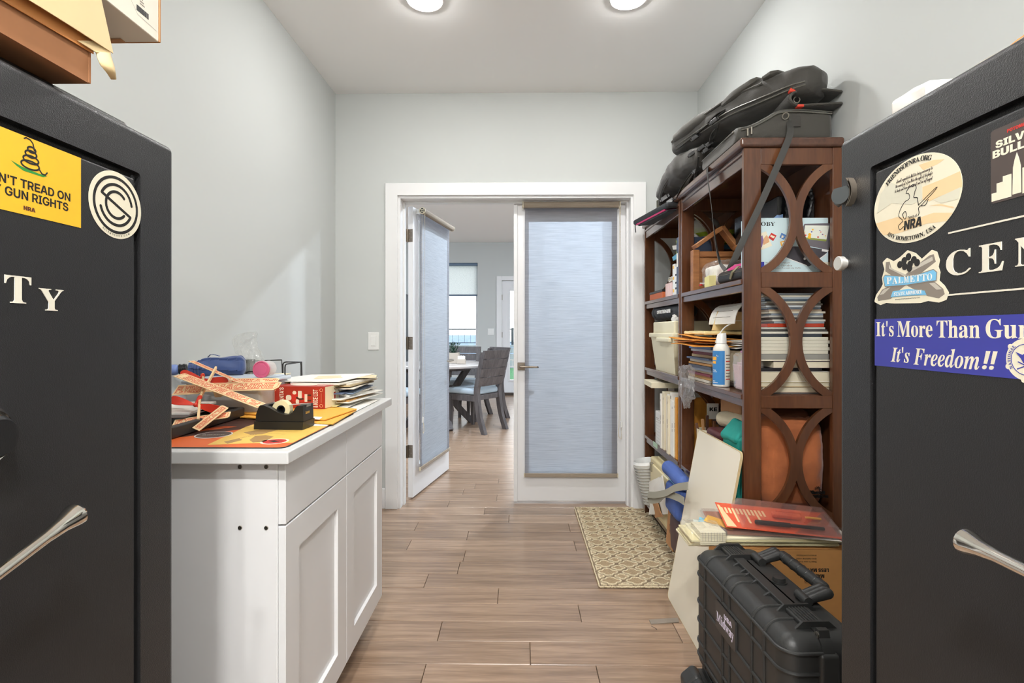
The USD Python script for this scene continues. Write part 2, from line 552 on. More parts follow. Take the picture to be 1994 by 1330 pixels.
# ================================================================ MATERIALS OF THE ROOM
m_wall = mat('wall_paint', '#c5c8c6', 0.75, bump=(900, 0.05, 0.0005))
m_ceil = mat('ceiling_paint', '#f5f4f3', 0.85, bump=(160, 0.12, 0.001))
m_trim = mat('trim_paint', '#e6e6e6', 0.35)
m_white = mat('white_paint', '#e4e4e5', 0.33)
m_floor = wood('plank_wood', '#7b6350', '#9a806a', '#b69a82', (1.6, 30, 30), 0.27, 0.10, 0.08, spec=0.6, coat=0.25)
m_gap = mat('floor_gap', '#3a2d24', 0.8)
m_nickel = mat('satin_nickel', '#b9b2a6', 0.32, 1.0)
m_bronze = mat('aged_nickel', '#8b8175', 0.38, 1.0)
m_chrome = mat('chrome', '#e8e4dc', 0.08, 1.0)
m_plastic_w = mat('white_plastic', '#e9e9e6', 0.35)
m_paper = mat('white_paper', '#eeebe4', 0.7)
m_cream = mat('cream_paper', '#e9dfc4', 0.7)
m_kraft = mat('kraft_board', '#b9875a', 0.75, var=(30, 0.06))
m_manila = mat('manila_paper', '#dcc292', 0.65)
m_gold = mat('golden_envelope_paper', '#f2b247', 0.6)
m_orange_env = mat('orange_envelope_paper', '#e39a3a', 0.6, var=(12, 0.12))
m_ink = mat('black_ink', '#1c1a18', 0.5)
m_black = mat('black_plastic', '#17181a', 0.38, bump=(700, 0.25, 0.0006))
m_blackgloss = mat('glossy_black', '#0d0d0e', 0.2)
m_pane = pane_mat('window_glass')
m_film = film_mat('clear_film', (0.97, 0.97, 0.96), 0.10, 0.10, 0.08)
m_milky = film_mat('milky_plastic', (0.93, 0.93, 0.91), 0.6, 0.2, 0.05)

# ================================================================ THE ROOM
XL, XR, YB, YB2, YF, ZC = -1.207, 1.160, 3.345, 3.500, -2.6, 2.72
YD, ZD, DXL, DXR = 9.3, 2.78, -5.2, 3.4
OX0, OX1, OZ = -0.794, 0.742, 2.048       # inner edge of the door casing

# --- floor: planks run across the view; the near ones one by one, those beyond the door joined
fl = S('floor', B(DXL, DXR, YF, YD, -0.06, -0.0075, 0), m_gap)
ROW0, PW = 1.7836 - 6 * 0.1324, 0.1324
JOINT = {0: [(525, 1240)], 5: [(1155, 1272), (825, 1310)], 6: [(1031, 1228), (1440, 1270)], 7: [(866, 1193), (1298, 1191)], 8: [(1122, 1161)], 9: [(972, 1132)], 10: [(839, 1106)], 11: [(899, 1083)],
         13: [(806, 1042), (1115, 1044)], 14: [(915, 1025)], 15: [(819, 1009), (1104, 1009)], 16: [(992, 995)], 17: [(946, 982)], 18: [(878, 970)], 19: [(969, 958)], 20: [(906, 947)], 21: [(928, 937)], 22: [(972, 928)]}
rnd = random.Random(4)


def plank(x0, x1, y0, y1):
    g = 0.0009
    x0, x1, y0, y1 = x0 + g, x1 - g, y0 + g, y1 - g
    c = 0.0016
    return hull([(x0, y0, -0.0074), (x1, y0, -0.0074), (x0, y1, -0.0074), (x1, y1, -0.0074), (x0, y0, -c), (x1, y0, -c), (x0, y1, -c), (x1, y1, -c),
                 (x0 + c, y0 + c, 0), (x1 - c, y0 + c, 0), (x0 + c, y1 - c, 0), (x1 - c, y1 - c, 0)])


rest = []
k = -int((ROW0 - YF) / PW)
while ROW0 + k * PW < YD:
    y0, y1 = ROW0 + k * PW, min(ROW0 + (k + 1) * PW, YD)
    near = 4 <= k <= 24
    a, b = (XL, XR) if y1 < YB else (DXL, DXR)
    x0 = at(*JOINT[k][0], Z=0)[0] if k in JOINT else a + rnd.uniform(0.1, 1.2)
    ends = sorted({round(x0 + i * 1.26 + (rnd.uniform(-0.04, 0.04) if i else 0), 4) for i in range(-6, 6)})
    if k in JOINT and len(JOINT[k]) > 1:
        x1 = at(*JOINT[k][1], Z=0)[0]
        ends = sorted([e for e in ends if abs(e - x1) > 0.55] + [x1])
    ends = [a] + [e for e in ends if a + 0.12 < e < b - 0.12] + [b]
    for e0, e1 in zip(ends, ends[1:]):
        m = plank(e0, e1, y0, y1)
        if near and e1 > -1.4 and e0 < 1.3:
            add(fl, 'plank', m, m_floor, smooth=False)
        else:
            rest.append(m)
    k += 1
add(fl, 'plank_field', J(rest), m_floor, kind='stuff', smooth=False)

# --- walls and ceilings
S('wall_left', B(XL - 0.12, XL, YF, YB, 0, ZC, 0), m_wall)
S('wall_right', B(XR, XR + 0.12, YF, YB, 0, ZC, 0), m_wall)
S('wall_front', B(XL - 0.12, XR + 0.12, YF - 0.12, YF, 0, ZC, 0), m_wall)
S('wall_back', cut(box3(DXL, DXR, YB, YB2, 0, 2.95), box3(OX0 - 0.006, OX1 + 0.006, YB - 1, YB2 + 1, -1, OZ + 0.006)), m_wall)
S('ceiling', B(XL - 0.12, XR + 0.12, YF - 0.12, YB, ZC, ZC + 0.1, 0), m_ceil)
S('ceiling', B(DXL, DXR, YB2, YD, ZD, ZD + 0.1, 0), m_ceil)
W1 = (-1.80, -0.756, 0.60, 2.408)
W2 = (-3.20, -2.13, 0.60, 2.408)
FD = (-0.317, 1.17, 0.0, 2.085)            # pair of garden doors
S('wall_back', cut(box3(DXL - 0.15, DXR + 0.15, YD, YD + 0.16, 0, 2.95), *[box3(a, b, YD - 1, YD + 1, c if c > 0 else -1, d) for a, b, c, d in (W1, W2, FD)]), m_wall)
S('wall_left', B(DXL - 0.15, DXL, YB2, YD, 0, 2.95, 0), m_wall)
S('wall_right', B(DXR, DXR + 0.15, YB2, YD, 0, 2.95, 0), m_wall)
# --- the doorway: jamb, stops and casing
YJ0, YJ1 = YB - 0.002, YB2 + 0.004
S('trim', cut(box3(OX0 - 0.006, OX1 + 0.006, YJ0, YJ1, 0, OZ + 0.006), box3(OX0 + 0.016, OX1 - 0.016, YJ0 - 1, YJ1 + 1, -1, OZ - 0.016)), m_trim)
S('trim', cut(box3(OX0 + 0.015, OX1 - 0.015, YB + 0.072, YB + 0.114, 0, OZ - 0.015), box3(OX0 + 0.027, OX1 - 0.027, YB - 1, YB + 1, -1, OZ - 0.029)), m_trim)
S('trim', cut(B(OX0 - 0.081, OX1 + 0.081, YB - 0.019, YB, 0, OZ + 0.081, 0.003), box3(OX0, OX1, YB - 1, YB + 1, -1, OZ)), m_trim)
S('baseboard_back', J(B(XL, OX0 - 0.081, YB - 0.014, YB, 0, 0.135, 0.004), B(OX1 + 0.081, XR, YB - 0.014, YB, 0, 0.135, 0.004)), m_trim)
S('baseboard_left', B(XL, XL + 0.014, YF, YB - 0.014, 0, 0.135, 0.004), m_trim)
S('baseboard_right', B(XR - 0.014, XR, YF, YB - 0.014, 0, 0.135, 0.004), m_trim)
S('baseboard_back', J(B(DXL, FD[0] - 0.08, YD - 0.014, YD, 0, 0.135, 0.004), B(FD[1] + 0.08, DXR, YD - 0.014, YD, 0, 0.135, 0.004)), m_trim)

# --- the two glazed doors. local x runs from the hinge edge, o * y points into the office, z up
DW, DH, DT = 0.757, 2.022, 0.035


def door(M, o, name):
    d = numbered('/World', name)
    UsdGeom.Xform.Define(stage, d).AddTransformOp().Set(Gf.Matrix4d(*M.T.ravel().tolist()))
    setdata(d, kind='structure')
    _inv[d] = None
    ya, yb = sorted((0, -o * DT))
    add(d, 'stile_and_rail_frame', cut(B(0, DW, ya, yb, 0.014, DH, 0.002), box3(0.105, 0.655, -1, 1, 0.215, 1.942)), m_white, smooth=False)
    ym = -o * DT / 2
    add(d, 'pane', B(0.100, 0.660, ym - 0.003, ym + 0.003, 0.21, 1.947, 0), m_pane, smooth=False)
    for f in (0, -o * DT):
        y2 = f + (o if f == 0 else -o) * 0.004
        add(d, 'glazing_bead', cut(B(0.093, 0.667, min(f, y2), max(f, y2), 0.203, 1.954, 0.001), box3(0.107, 0.653, -1, 1, 0.217, 1.940)), m_white, smooth=False)
    for z in (0.332, 1.079, 1.822):
        h = add(d, 'hinge', J(prism(rrect(-0.001, z - 0.044, 0.001, z + 0.044, 0.0), 0.001) if False else B(-0.0015, 0.001, -o * 0.001, -o * 0.036, z - 0.044, z + 0.044, 0.001), CYL((-0.006, -o * 0.039, z - 0.045), (-0.006, -o * 0.039, z + 0.045), 0.006, n=12), B(-0.026, -0.004, -o * 0.038, -o * 0.041, z - 0.044, z + 0.044, 0.001)), m_bronze)
        add(h, 'screw', J([CYL((-0.0015, -o * yy, z + zz), (-0.0028, -o * yy, z + zz), 0.0035, n=8) for yy, zz in ((0.012, 0.03), (0.024, 0.012), (0.012, -0.012), (0.024, -0.03))]), m_nickel)
    return d


dl = math.radians(78.8)
M_open = frame((-0.733, 3.520, 0), (math.cos(dl), math.sin(dl), 0), (-math.sin(dl), math.cos(dl), 0))
M_shut = frame((OX1 - 0.018, 3.463, 0), (-1, 0, 0), (0, -1, 0))
d1 = door(M_open, -1, 'door')
d2 = door(M_shut, 1, 'door')
add(d2, 'astragal', B(DW - 0.022, DW + 0.004, 0.0, 0.010, 0.012, DH - 0.006, 0.003), m_white)


def lever(d, x, o, face, mtl, flip=1):
    s = o if face == 0 else -o
    f = 0 if face == 0 else -o * DT
    h = add(d, 'door_handle', J(B(x - 0.026, x + 0.026, f, f + s * 0.009, 0.898, 0.950, 0.002), CYL((x, f + s * 0.008, 0.924), (x, f + s * 0.05, 0.924), 0.0095, n=14)), m_bronze)
    add(h, 'lever', hull_balls([((x + 0.006, f + s * 0.05, 0.924), 0.0085), ((x - 0.105 * flip, f + s * 0.05, 0.922), 0.0062), ((x - 0.11 * flip, f + s * 0.044, 0.922), 0.0062)], 2), mtl)


lever(d2, DW - 0.047, 1, 0, m_bronze)
lever(d2, DW - 0.047, 1, 1, m_bronze)
lever(d1, DW - 0.047, -1, 0, m_nickel)
lever(d1, DW - 0.047, -1, 1, m_nickel)

# --- roller shades hung on the doors
m_shade = shade_mat('shade_cloth', '#4f4438', '#85776a', 0.13, 0.76, '#eceff6')
m_roll = mat('shade_roll_cloth', '#9c8f7f', 0.8, var=(1.0, 0.22), stretch=(5, 5, 420))
m_alu = mat('shade_end_cap', '#d8cdb4', 0.4)


def roller_shade(M, o, label):
    t = T('roller_shade', label, 'roller shade', M=M)
    x0, x1, zr, yr = 0.062, 0.692, 2.004, o * 0.047
    add(t, 'cloth', B(x0 + 0.006, x1 - 0.006, o * 0.0255, o * 0.0263, 0.205, zr, 0), m_shade, smooth=False)
    add(t, 'roller', CYL((x0, yr, zr), (x1, yr, zr), 0.0215, n=28), m_roll)
    for x, sgn in ((x0, -1), (x1, 1)):
        b = add(t, 'bracket', J(B(x + sgn * 0.001, x + sgn * 0.004, 0, yr + o * 0.012, zr - 0.02, zr + 0.012, 0.001), B(x - 0.016, x + 0.016, 0, o * 0.0025, zr - 0.02, zr + 0.014, 0.001)), m_plastic_w)
        add(b, 'end_cap', J(CYL((x + sgn * 0.003, yr, zr), (x + sgn * 0.010, yr, zr), 0.0235, n=24)), m_alu)
        add(b, 'cap_slot', J([B(x + sgn * 0.0098, x + sgn * 0.0108, yr + dy - 0.003 - ex * 0.004, yr + dy + 0.003 + ex * 0.004, zr + dz - 0.003 - (1 - ex) * 0.004, zr + dz + 0.003 + (1 - ex) * 0.004, 0) for dy, dz, ex in ((0.013, 0, 0), (-0.013, 0, 0), (0, 0.013, 1), (0, -0.013, 1))] + [CYL((x + sgn * 0.0098, yr, zr), (x + sgn * 0.0108, yr, zr), 0.004, n=10)]), m_ink)
    add(t, 'hem_bar', RB(x0 + 0.004, x1 - 0.004, *sorted((o * 0.021, o * 0.031)), 0.183, 0.209, 0.004), m_roll)
    for xa in (x0 + 0.002, x1 - 0.002):
        add(t, 'hem_bar_cap', RB(xa - 0.003, xa + 0.003, *sorted((o * 0.019, o * 0.033)), 0.182, 0.210, 0.003), m_alu)
    xb = 0.052 if o > 0 else 0.075
    loop = [(xb - 0.004, yr - 0.012, zr)] + [(xb - 0.004 - 0.004 * math.sin(i), yr - 0.012, zr - 0.1 - i * 0.3) for i in range(5)] + [(xb - 0.008, yr, 0.47), (xb + 0.006, yr, 0.455), (xb + 0.012, yr, 0.49)] + [(xb + 0.008 + 0.003 * math.sin(i), yr + 0.012, 0.6 + i * 0.3) for i in range(5)] + [(xb + 0.006, yr + 0.012, zr)]
    P = curve(loop, 420)
    add(t, 'bead_chain', J(tube(P[::6], 0.0006, 4), [mv(trimesh.creation.icosphere(0, 0.0021), loc=tuple(p)) for p in P]), m_alu, kind='stuff')
    add(t, 'chain_clip', RB(xb - 0.016, xb - 0.002, yr - 0.006, yr + 0.006, 0.52, 0.56, 0.004), m_plastic_w)
    return t


roller_shade(M_open, -1, 'grey woven roller shade hanging on the open glass door')
roller_shade(M_shut, 1, 'taupe woven roller shade covering the glass of the closed door')

# --- light switch beside the doorway
t = T('light_switch', 'white rocker light switch on the grey wall left of the doorway', 'light switch', (-0.954, YB, 1.097))
add(t, 'cover_plate', B(-0.036, 0.036, -0.006, 0, -0.058, 0.058, 0.003), m_plastic_w)
add(t, 'rocker', hull([(-0.016, -0.006, -0.033), (0.016, -0.006, -0.033), (-0.016, -0.006, 0.033), (0.016, -0.006, 0.033), (-0.015, -0.0105, -0.031), (0.015, -0.0105, -0.031), (-0.015, -0.0075, 0.032), (0.015, -0.0075, 0.032)]), m_plastic_w)
t = T('light_switch', 'white double light switch beside the garden door in the dining room', 'light switch', (-0.515, YD, 1.155))
add(t, 'cover_plate', B(-0.058, 0.058, -0.006, 0, -0.058, 0.058, 0.003), m_plastic_w)
for x in (-0.024, 0.024):
    add(t, 'rocker', B(x - 0.016, x + 0.016, -0.010, -0.005, -0.033, 0.033, 0.002), m_plastic_w)

# --- recessed ceiling lamps
m_lens = mat('lamp_lens', (0.9, 0.9, 0.9), 0.5, emit=(CAN_COLOR, CAN_STRENGTH))
m_lens2 = mat('lamp_lens_dining', (0.9, 0.9, 0.9), 0.5, emit=((0.78, 0.88, 1.0), FAR_CAN_STRENGTH))


def can(x, y, z, lens, label, group=None):
    t = T('ceiling_light', label, 'ceiling light', (x, y, z), group=group)
    add(t, 'trim_ring', lathe([(0.086, 0.0), (0.088, -0.003), (0.084, -0.006), (0.068, -0.004), (0.064, -0.001), (0.064, 0.0)], 40), m_plastic_w)
    add(t, 'lens', lathe([(0.001, -0.020), (0.026, -0.0185), (0.046, -0.0135), (0.058, -0.007), (0.064, -0.001), (0.001, -0.0005)], 40), lens)
    return t


can(-0.444, 2.400, ZC, m_lens, 'round recessed ceiling light above the left side of the doorway')
can(0.511, 2.400, ZC, m_lens, 'round recessed ceiling light above the right side near the shelves')
m_lens3 = mat('lamp_lens_aisle', (0.9, 0.9, 0.9), 0.5, emit=(CAN_COLOR, CAN2_STRENGTH))
for x in (-0.27, 0.27):
    for y in (-0.3, -1.7):
        can(x, y, ZC, m_lens3, 'round recessed ceiling light over the aisle between the safes', 'ceiling lights over the aisle')
for x in (-3.0, -1.75, 0.45, 1.7):
    can(x, 4.7, ZD, m_lens2, 'round recessed ceiling light of the dining room near the doors', 'dining room ceiling lights')
for x in (-3.6, 2.3):
    can(x, 7.2, ZD, m_lens2, 'round recessed ceiling light at the far side of the dining room', 'far dining room ceiling lights')

# ================================================================ THE DINING ROOM
m_blind = shade_mat('window_blind_cloth', '#c9d3d8', '#eef2f4', 0.08, 0.7, '#f4f6f6', (40, 40, 260))
m_blindbar = mat('blind_bar', '#5f7388', 0.5)
for (a, b, c, d), lb in ((W1, 'sheer white roller blind in the upper part of the window behind the table'), (W2, 'sheer white roller blind in the upper part of the window by the dark cupboard')):
    w = S('window', cut(box3(a, b, YD + 0.07, YD + 0.13, c, d), box3(a + 0.04, b - 0.04, YD, YD + 1, c + 0.05, d - 0.04)), m_white)
    add(w, 'pane', B(a + 0.035, b - 0.035, YD + 0.098, YD + 0.104, c + 0.04, d - 0.035, 0), m_pane, smooth=False)
    add(w, 'window_sill', B(a, b, YD - 0.02, YD + 0.07, c - 0.02, c + 0.003, 0.003), m_trim)
    t = T('window_blind', lb, 'roller blind', ((a + b) / 2, YD + 0.04, d), world=True)
    add(t, 'cassette', B(a + 0.003, b - 0.003, YD + 0.01, YD + 0.068, d - 0.05, d - 0.002, 0.004), m_blindbar)
    add(t, 'cloth', B(a + 0.014, b - 0.014, YD + 0.04, YD + 0.041, 1.83, d - 0.045, 0), m_blind, smooth=False)
    add(t, 'hem_bar', B(a + 0.012, b - 0.012, YD + 0.034, YD + 0.047, 1.812, 1.836, 0.002), m_blindbar)
S('trim', J(B(FD[0] - 0.094, FD[0], YD - 0.018, YD, 0, FD[3] + 0.08, 0.003), B(FD[1], FD[1] + 0.094, YD - 0.018, YD, 0, FD[3] + 0.08, 0.003), B(FD[0], FD[1], YD - 0.018, YD, FD[3], FD[3] + 0.08, 0.003)), m_trim)
m_thr = mat('threshold_metal', '#5a5149', 0.4, 0.6)
S('trim', B(FD[0], FD[1], YD - 0.01, YD + 0.15, 0.0, 0.045, 0.003), m_thr)
xm = (FD[0] + FD[1]) / 2
for i, (a, b, g0, g1) in enumerate(((FD[0] + 0.004, xm - 0.001, -0.168, 0.300), (xm + 0.001, FD[1] - 0.004, 0.560, 1.040))):
    d = S('door', cut(box3(a, b, YD + 0.02, YD + 0.064, 0.05, FD[3] - 0.006), box3(g0, g1, YD - 1, YD + 1, 0.28, 1.90)), m_white)
    add(d, 'pane', B(g0 - 0.005, g1 + 0.005, YD + 0.039, YD + 0.045, 0.275, 1.905, 0), m_pane, smooth=False)
    add(d, 'glazing_bead', cut(box3(g0 - 0.03, g1 + 0.03, YD + 0.008, YD + 0.02, 0.25, 1.93), box3(g0, g1, YD - 1, YD + 1, 0.28, 1.90)), m_white, smooth=False)
    if i == 0:
        for z in (0.4, 1.10, 1.78):
            add(d, 'hinge', CYL((a + 0.002, YD + 0.012, z - 0.05), (a + 0.002, YD + 0.012, z + 0.05), 0.009, n=10), m_nickel)

# dining chairs: local -y is the back, the sitter faces +y
m_ash = wood('grey_washed_wood', '#3f3b3b', '#565050', '#6b6463', (30, 30, 2.2), 0.5, 0.05, 0.1)
m_seat = mat('chair_seat_cloth', '#aebcc6', 0.75, bump=(600, 0.3, 0.0006))


def leg_sweep(pts, w):
    return loft([np.array([(x - w / 2, y - w * 0.55, z), (x + w / 2, y - w * 0.55, z), (x + w / 2, y + w * 0.55, z), (x - w / 2, y + w * 0.55, z)]) for x, y, z in pts])


def chair(M, label):
    t = T('dining_chair', label, 'chair', M=M)
    for x in (-0.205, 0.205):
        P = curve([(x, -0.10, 0.0), (x, -0.03, 0.2), (x, 0.004, 0.43), (x, 0.0, 0.53), (x, -0.045, 0.72), (x, -0.098, 0.925)], 16)
        add(t, 'leg', leg_sweep(P, 0.05), m_ash)
        add(t, 'leg', loft([np.array([(x + sx * w, 0.40 + sy * w, z) for sx, sy in ((-1, -1), (1, -1), (1, 1), (-1, 1))]) for z, w in ((0.0, 0.015), (0.40, 0.024))]), m_ash)
    add(t, 'seat_rail', J(B(-0.2, 0.2, -0.012, 0.012, 0.375, 0.43), B(-0.2, 0.2, 0.39, 0.414, 0.36, 0.43), B(-0.22, -0.196, 0.0, 0.4, 0.36, 0.43), B(0.196, 0.22, 0.0, 0.4, 0.36, 0.43)), m_ash)
    add(t, 'seat', soft(-0.222, 0.222, 0.0, 0.44, 0.432, 0.505, 0.03, 0.001, 9, 1, 0.03), m_seat)
    for i in range(4):
        z0 = 0.535 + i * 0.104
        y = -0.018 - i * 0.026
        seg = []
        for zz, yy in ((z0, y), (z0 + 0.098, y - 0.025)):
            seg.append(zz)
        G = [np.array([(x, y + 0.016 + 0.02 * (1 - (x / 0.23) ** 2) * -1, z0), (x, y - 0.012 - 0.02 * (1 - (x / 0.23) ** 2), z0), (x, y - 0.038 - 0.02 * (1 - (x / 0.23) ** 2), z0 + 0.097), (x, y - 0.010 - 0.02 * (1 - (x / 0.23) ** 2), z0 + 0.097)]) for x in np.linspace(-0.232, 0.232, 9)]
        add(t, 'back_slat', loft(G), m_ash)
    return t


def chair_at(bx, by, fx, fy):
    f = np.array((fx, fy)) / math.hypot(fx, fy)
    return frame((bx, by, 0), (f[1], -f[0], 0), (f[0], f[1], 0))


c0 = chair(chair_at(-0.36, 5.98, -0.83, 0.56), 'grey wooden dining chair with slatted back, nearest in the doorway')
copy_of(c0, chair_at(-0.36, 6.97, -0.8, -0.6), 'grey wooden dining chair behind the slatted chair, in front of the garden door')
copy_of(c0, chair_at(-0.80, 7.30, -0.2, -0.97), 'dark dining chair beyond the table, its back to the window')
copy_of(c0, chair_at(-1.50, 5.62, 0.5, 0.87), 'dining chair seen through the gap at the hinges of the open door')

m_top = mat('table_top', '#cfcac6', 0.18, spec=0.6, var=(6, 0.05))
t = T('dining_table', 'round dining table with a pale glossy top and crossed dark legs', 'table', (-1.0, 6.36, 0))
add(t, 'table_top', lathe([(0.001, 0.765), (0.60, 0.765), (0.612, 0.755), (0.606, 0.735), (0.56, 0.725), (0.001, 0.725)], 56), m_top)
add(t, 'apron_ring', lathe([(0.35, 0.725), (0.40, 0.725), (0.40, 0.69), (0.35, 0.69)], 40), m_ash)
for a in (25, 115, 205, 295):
    c, s = math.cos(math.radians(a)), math.sin(math.radians(a))
    P = curve([(0.38 * c, 0.38 * s, 0.70), (0.20 * c, 0.20 * s, 0.42), (0.22 * c, 0.22 * s, 0.25), (0.45 * c, 0.45 * s, 0.0)], 12)
    w = np.array((-s, c, 0)) * 0.075
    add(t, 'leg', strap(P, w, 0.07), m_ash)
m_box = mat('pale_planter_wood', '#b9ad9f', 0.7)
m_leaf = mat('dark_leaf', '#2f4a3a', 0.5)
t = T('potted_plant', 'small leafy plant in a square pale planter on the dining table', 'plant', (-0.83, 6.42, 0.765))
add(t, 'planter', cut(B(-0.075, 0.075, -0.075, 0.075, 0, 0.13, 0.004), box3(-0.065, 0.065, -0.065, 0.065, 0.09, 1)), m_box)
rr = np.random.default_rng(5)
lf = []
for i in range(130):
    a, r, z = rr.uniform(0, 6.28), rr.uniform(0.0, 0.09), rr.uniform(0.13, 0.26)
    p = np.array((r * math.cos(a), r * math.sin(a), z))
    q = mat4(tuple(p), rr.uniform(0, 360), rr.uniform(-60, 60), rr.uniform(-60, 60))
    lf.append(mv(hull([(-0.02, 0, 0), (0.02, 0, 0), (0, 0.009, 0.002), (0, -0.009, 0.002), (0, 0, 0.004)]), q))
add(t, 'foliage', J(lf), m_leaf, kind='stuff')
add(t, 'stem', J([CYL((0.01 * i, 0.006 * i, 0.08), (0.03 * i, 0.02 * i, 0.22), 0.003, n=6) for i in (-2, -1, 0, 1, 2)]), m_leaf)
t = T('napkin_holder', 'pale holder with crumpled napkins on the dining table', 'napkin holder', (-0.70, 6.20, 0.765))
add(t, 'holder', J(B(-0.05, 0.05, -0.03, 0.03, 0, 0.006), B(-0.05, 0.05, -0.03, -0.026, 0, 0.06), B(-0.05, 0.05, 0.026, 0.03, 0, 0.06)), m_box)
add(t, 'napkins', crinkle(RB(-0.045, 0.045, -0.024, 0.024, 0.007, 0.10, 0.012), 0.006, 40, 2, 0.012), m_paper)

m_dark = mat('dark_cupboard_wood', '#2b3542', 0.45)
t = T('cupboard', 'tall dark cupboard against the dining room wall, seen through the hinge gap', 'cupboard', (-2.40, 8.95, 0), world=True)
add(t, 'carcass', B(-2.9, -1.93, 8.72, 9.25, 0, 1.80, 0.004), m_dark)
for x0, x1 in ((-2.89, -2.42), (-2.41, -1.94)):
    dd = add(t, 'cupboard_door', B(x0, x1, 8.70, 8.722, 0.1, 1.76, 0.003), m_dark)
    add(dd, 'knob', mv(trimesh.creation.icosphere(1, 0.014), loc=(x1 - 0.04 if x0 < -2.5 else x0 + 0.04, 8.688, 0.95)), m_bronze)

# ================================================================ OUTDOORS
m_grass = mat('lawn', '#3f7a52', 0.9, var=(20, 0.3))
m_patio = mat('patio_concrete', '#8f8c88', 0.8)
m_block = mat('grey_block', '#9aa3ad', 0.85, vary=0.08)
m_rail = mat('dark_rail', '#39424c', 0.5, 0.3)
m_stucco = mat('pale_stucco', '#e9e4dc', 0.9)
m_roof = mat('blue_grey_roof', '#7f97b3', 0.85, var=(3, 0.08))
S('patio', B(-9, 9, YD + 0.16, 12.6, -0.2, -0.02, 0), m_patio)
solo('lawn', 'strip of green lawn outside the garden door', 'lawn', B(-14, 14, 12.6, 16.6, -0.2, -0.03, 0), m_grass, kind='stuff')
t = T('garden_wall', 'low grey block wall at the end of the lawn', 'wall', (0, 16.8, -0.2))
for r in range(4):
    for i in range(-14, 14):
        x = i * 0.41 + (r % 2) * 0.2
        add(t, 'block', B(x + 0.004, x + 0.406, -0.1, 0.1, r * 0.21 + 0.02, r * 0.21 + 0.205, 0.006), m_block, smooth=False)
add(t, 'coping', B(-5.9, 5.9, -0.12, 0.12, 0.86, 0.92, 0.01), m_block)
t = T('railing', 'dark metal railing with thin bars on top of the garden wall', 'railing', (0, 16.8, 0.72))
add(t, 'top_rail', B(-5.8, 5.8, -0.02, 0.02, 0.50, 0.53, 0.003), m_rail)
add(t, 'bottom_rail', B(-5.8, 5.8, -0.02, 0.02, 0.06, 0.08, 0.003), m_rail)
for x in (-5.7, -2.95, -0.22, 2.5, 5.7):
    add(t, 'post', B(x - 0.035, x + 0.035, -0.035, 0.035, 0, 0.56, 0.004), m_rail)
for i in range(57):
    x = -5.6 + i * 0.2
    add(t, 'bar', B(x - 0.004, x + 0.004, -0.004, 0.004, 0.08, 0.50, 0), m_rail, smooth=False)
for (x, y, w, zb, ze, zr, lb) in ((-4.3, 46, 10, -4, -0.75, 0.85, 'pale house with a blue grey gabled roof beyond the railing, at the window middle'), (-15, 62, 9, -4, -0.2, 1.1, 'pale house with a blue grey roof farther off, left in the window'), (8, 50, 11, -4, -0.6, 1.0, 'pale house with a blue grey roof seen over the railing behind the garden doors')):
    t = T('house', lb, 'house', (x, y, zb))
    add(t, 'wall', B(-w / 2, w / 2, -4, 4, 0, ze - zb, 0.02), m_stucco)
    add(t, 'roof', hull([(-w / 2 - 0.4, -4.5, ze - zb), (w / 2 + 0.4, -4.5, ze - zb), (-w / 2 - 0.4, 4.5, ze - zb), (w / 2 + 0.4, 4.5, ze - zb), (-w / 2 + 1.6, 0, zr - zb), (w / 2 - 2.6, 0, zr - zb)]), m_roof)
    add(t, 'chimney', B(w / 4, w / 4 + 0.9, -0.6, 0.4, zr - zb - 1.0, zr - zb + 0.45, 0.02), m_stucco)
    for k in (-1, 1):
        wd = add(t, 'window', B(k * w / 4 - 0.7, k * w / 4 + 0.7, -4.08, -3.98, 1.2, 2.4, 0.02), m_white)
        add(wd, 'pane', B(k * w / 4 - 0.6, k * w / 4 + 0.6, -4.10, -4.07, 1.3, 2.3, 0), m_dark)
S('terrain', B(-60, 60, 17.2, 70, -4.3, -4.0, 0), m_patio)
# ================================================================ THE TWO SAFES
m_safe = mat('black_textured_paint', (0.016, 0.016, 0.017), 0.34, spec=0.5, bump=(760, 0.55, 0.0012))
m_safe2 = mat('black_safe_panel', (0.018, 0.018, 0.019), 0.40, spec=0.45, bump=(760, 0.45, 0.0010))
m_letter = mat('cream_lettering', '#e6e0cf', 0.5)
m_stick = mat('cream_sticker', '#ece4cc', 0.45)
m_yel = mat('yellow_sticker', '#f9bd2e', 0.45)
m_blue = mat('blue_sticker', '#3c3f9e', 0.45)
m_sky = mat('pale_blue_print', '#79bfe6', 0.45)
m_grey1 = mat('grey_print', '#8b8176', 0.5)
m_grey2 = mat('light_grey_print', '#c4bdb0', 0.5)
m_peach = mat('peach_print', '#efd0a0', 0.5)
m_palebl = mat('pale_grey_print', '#dcd8c4', 0.5)
m_green = mat('green_print', '#2f8f3a', 0.5)
m_dkpur = mat('dark_card_print', '#4f4440', 0.45)
m_red = mat('red_print', '#c8322a', 0.5)


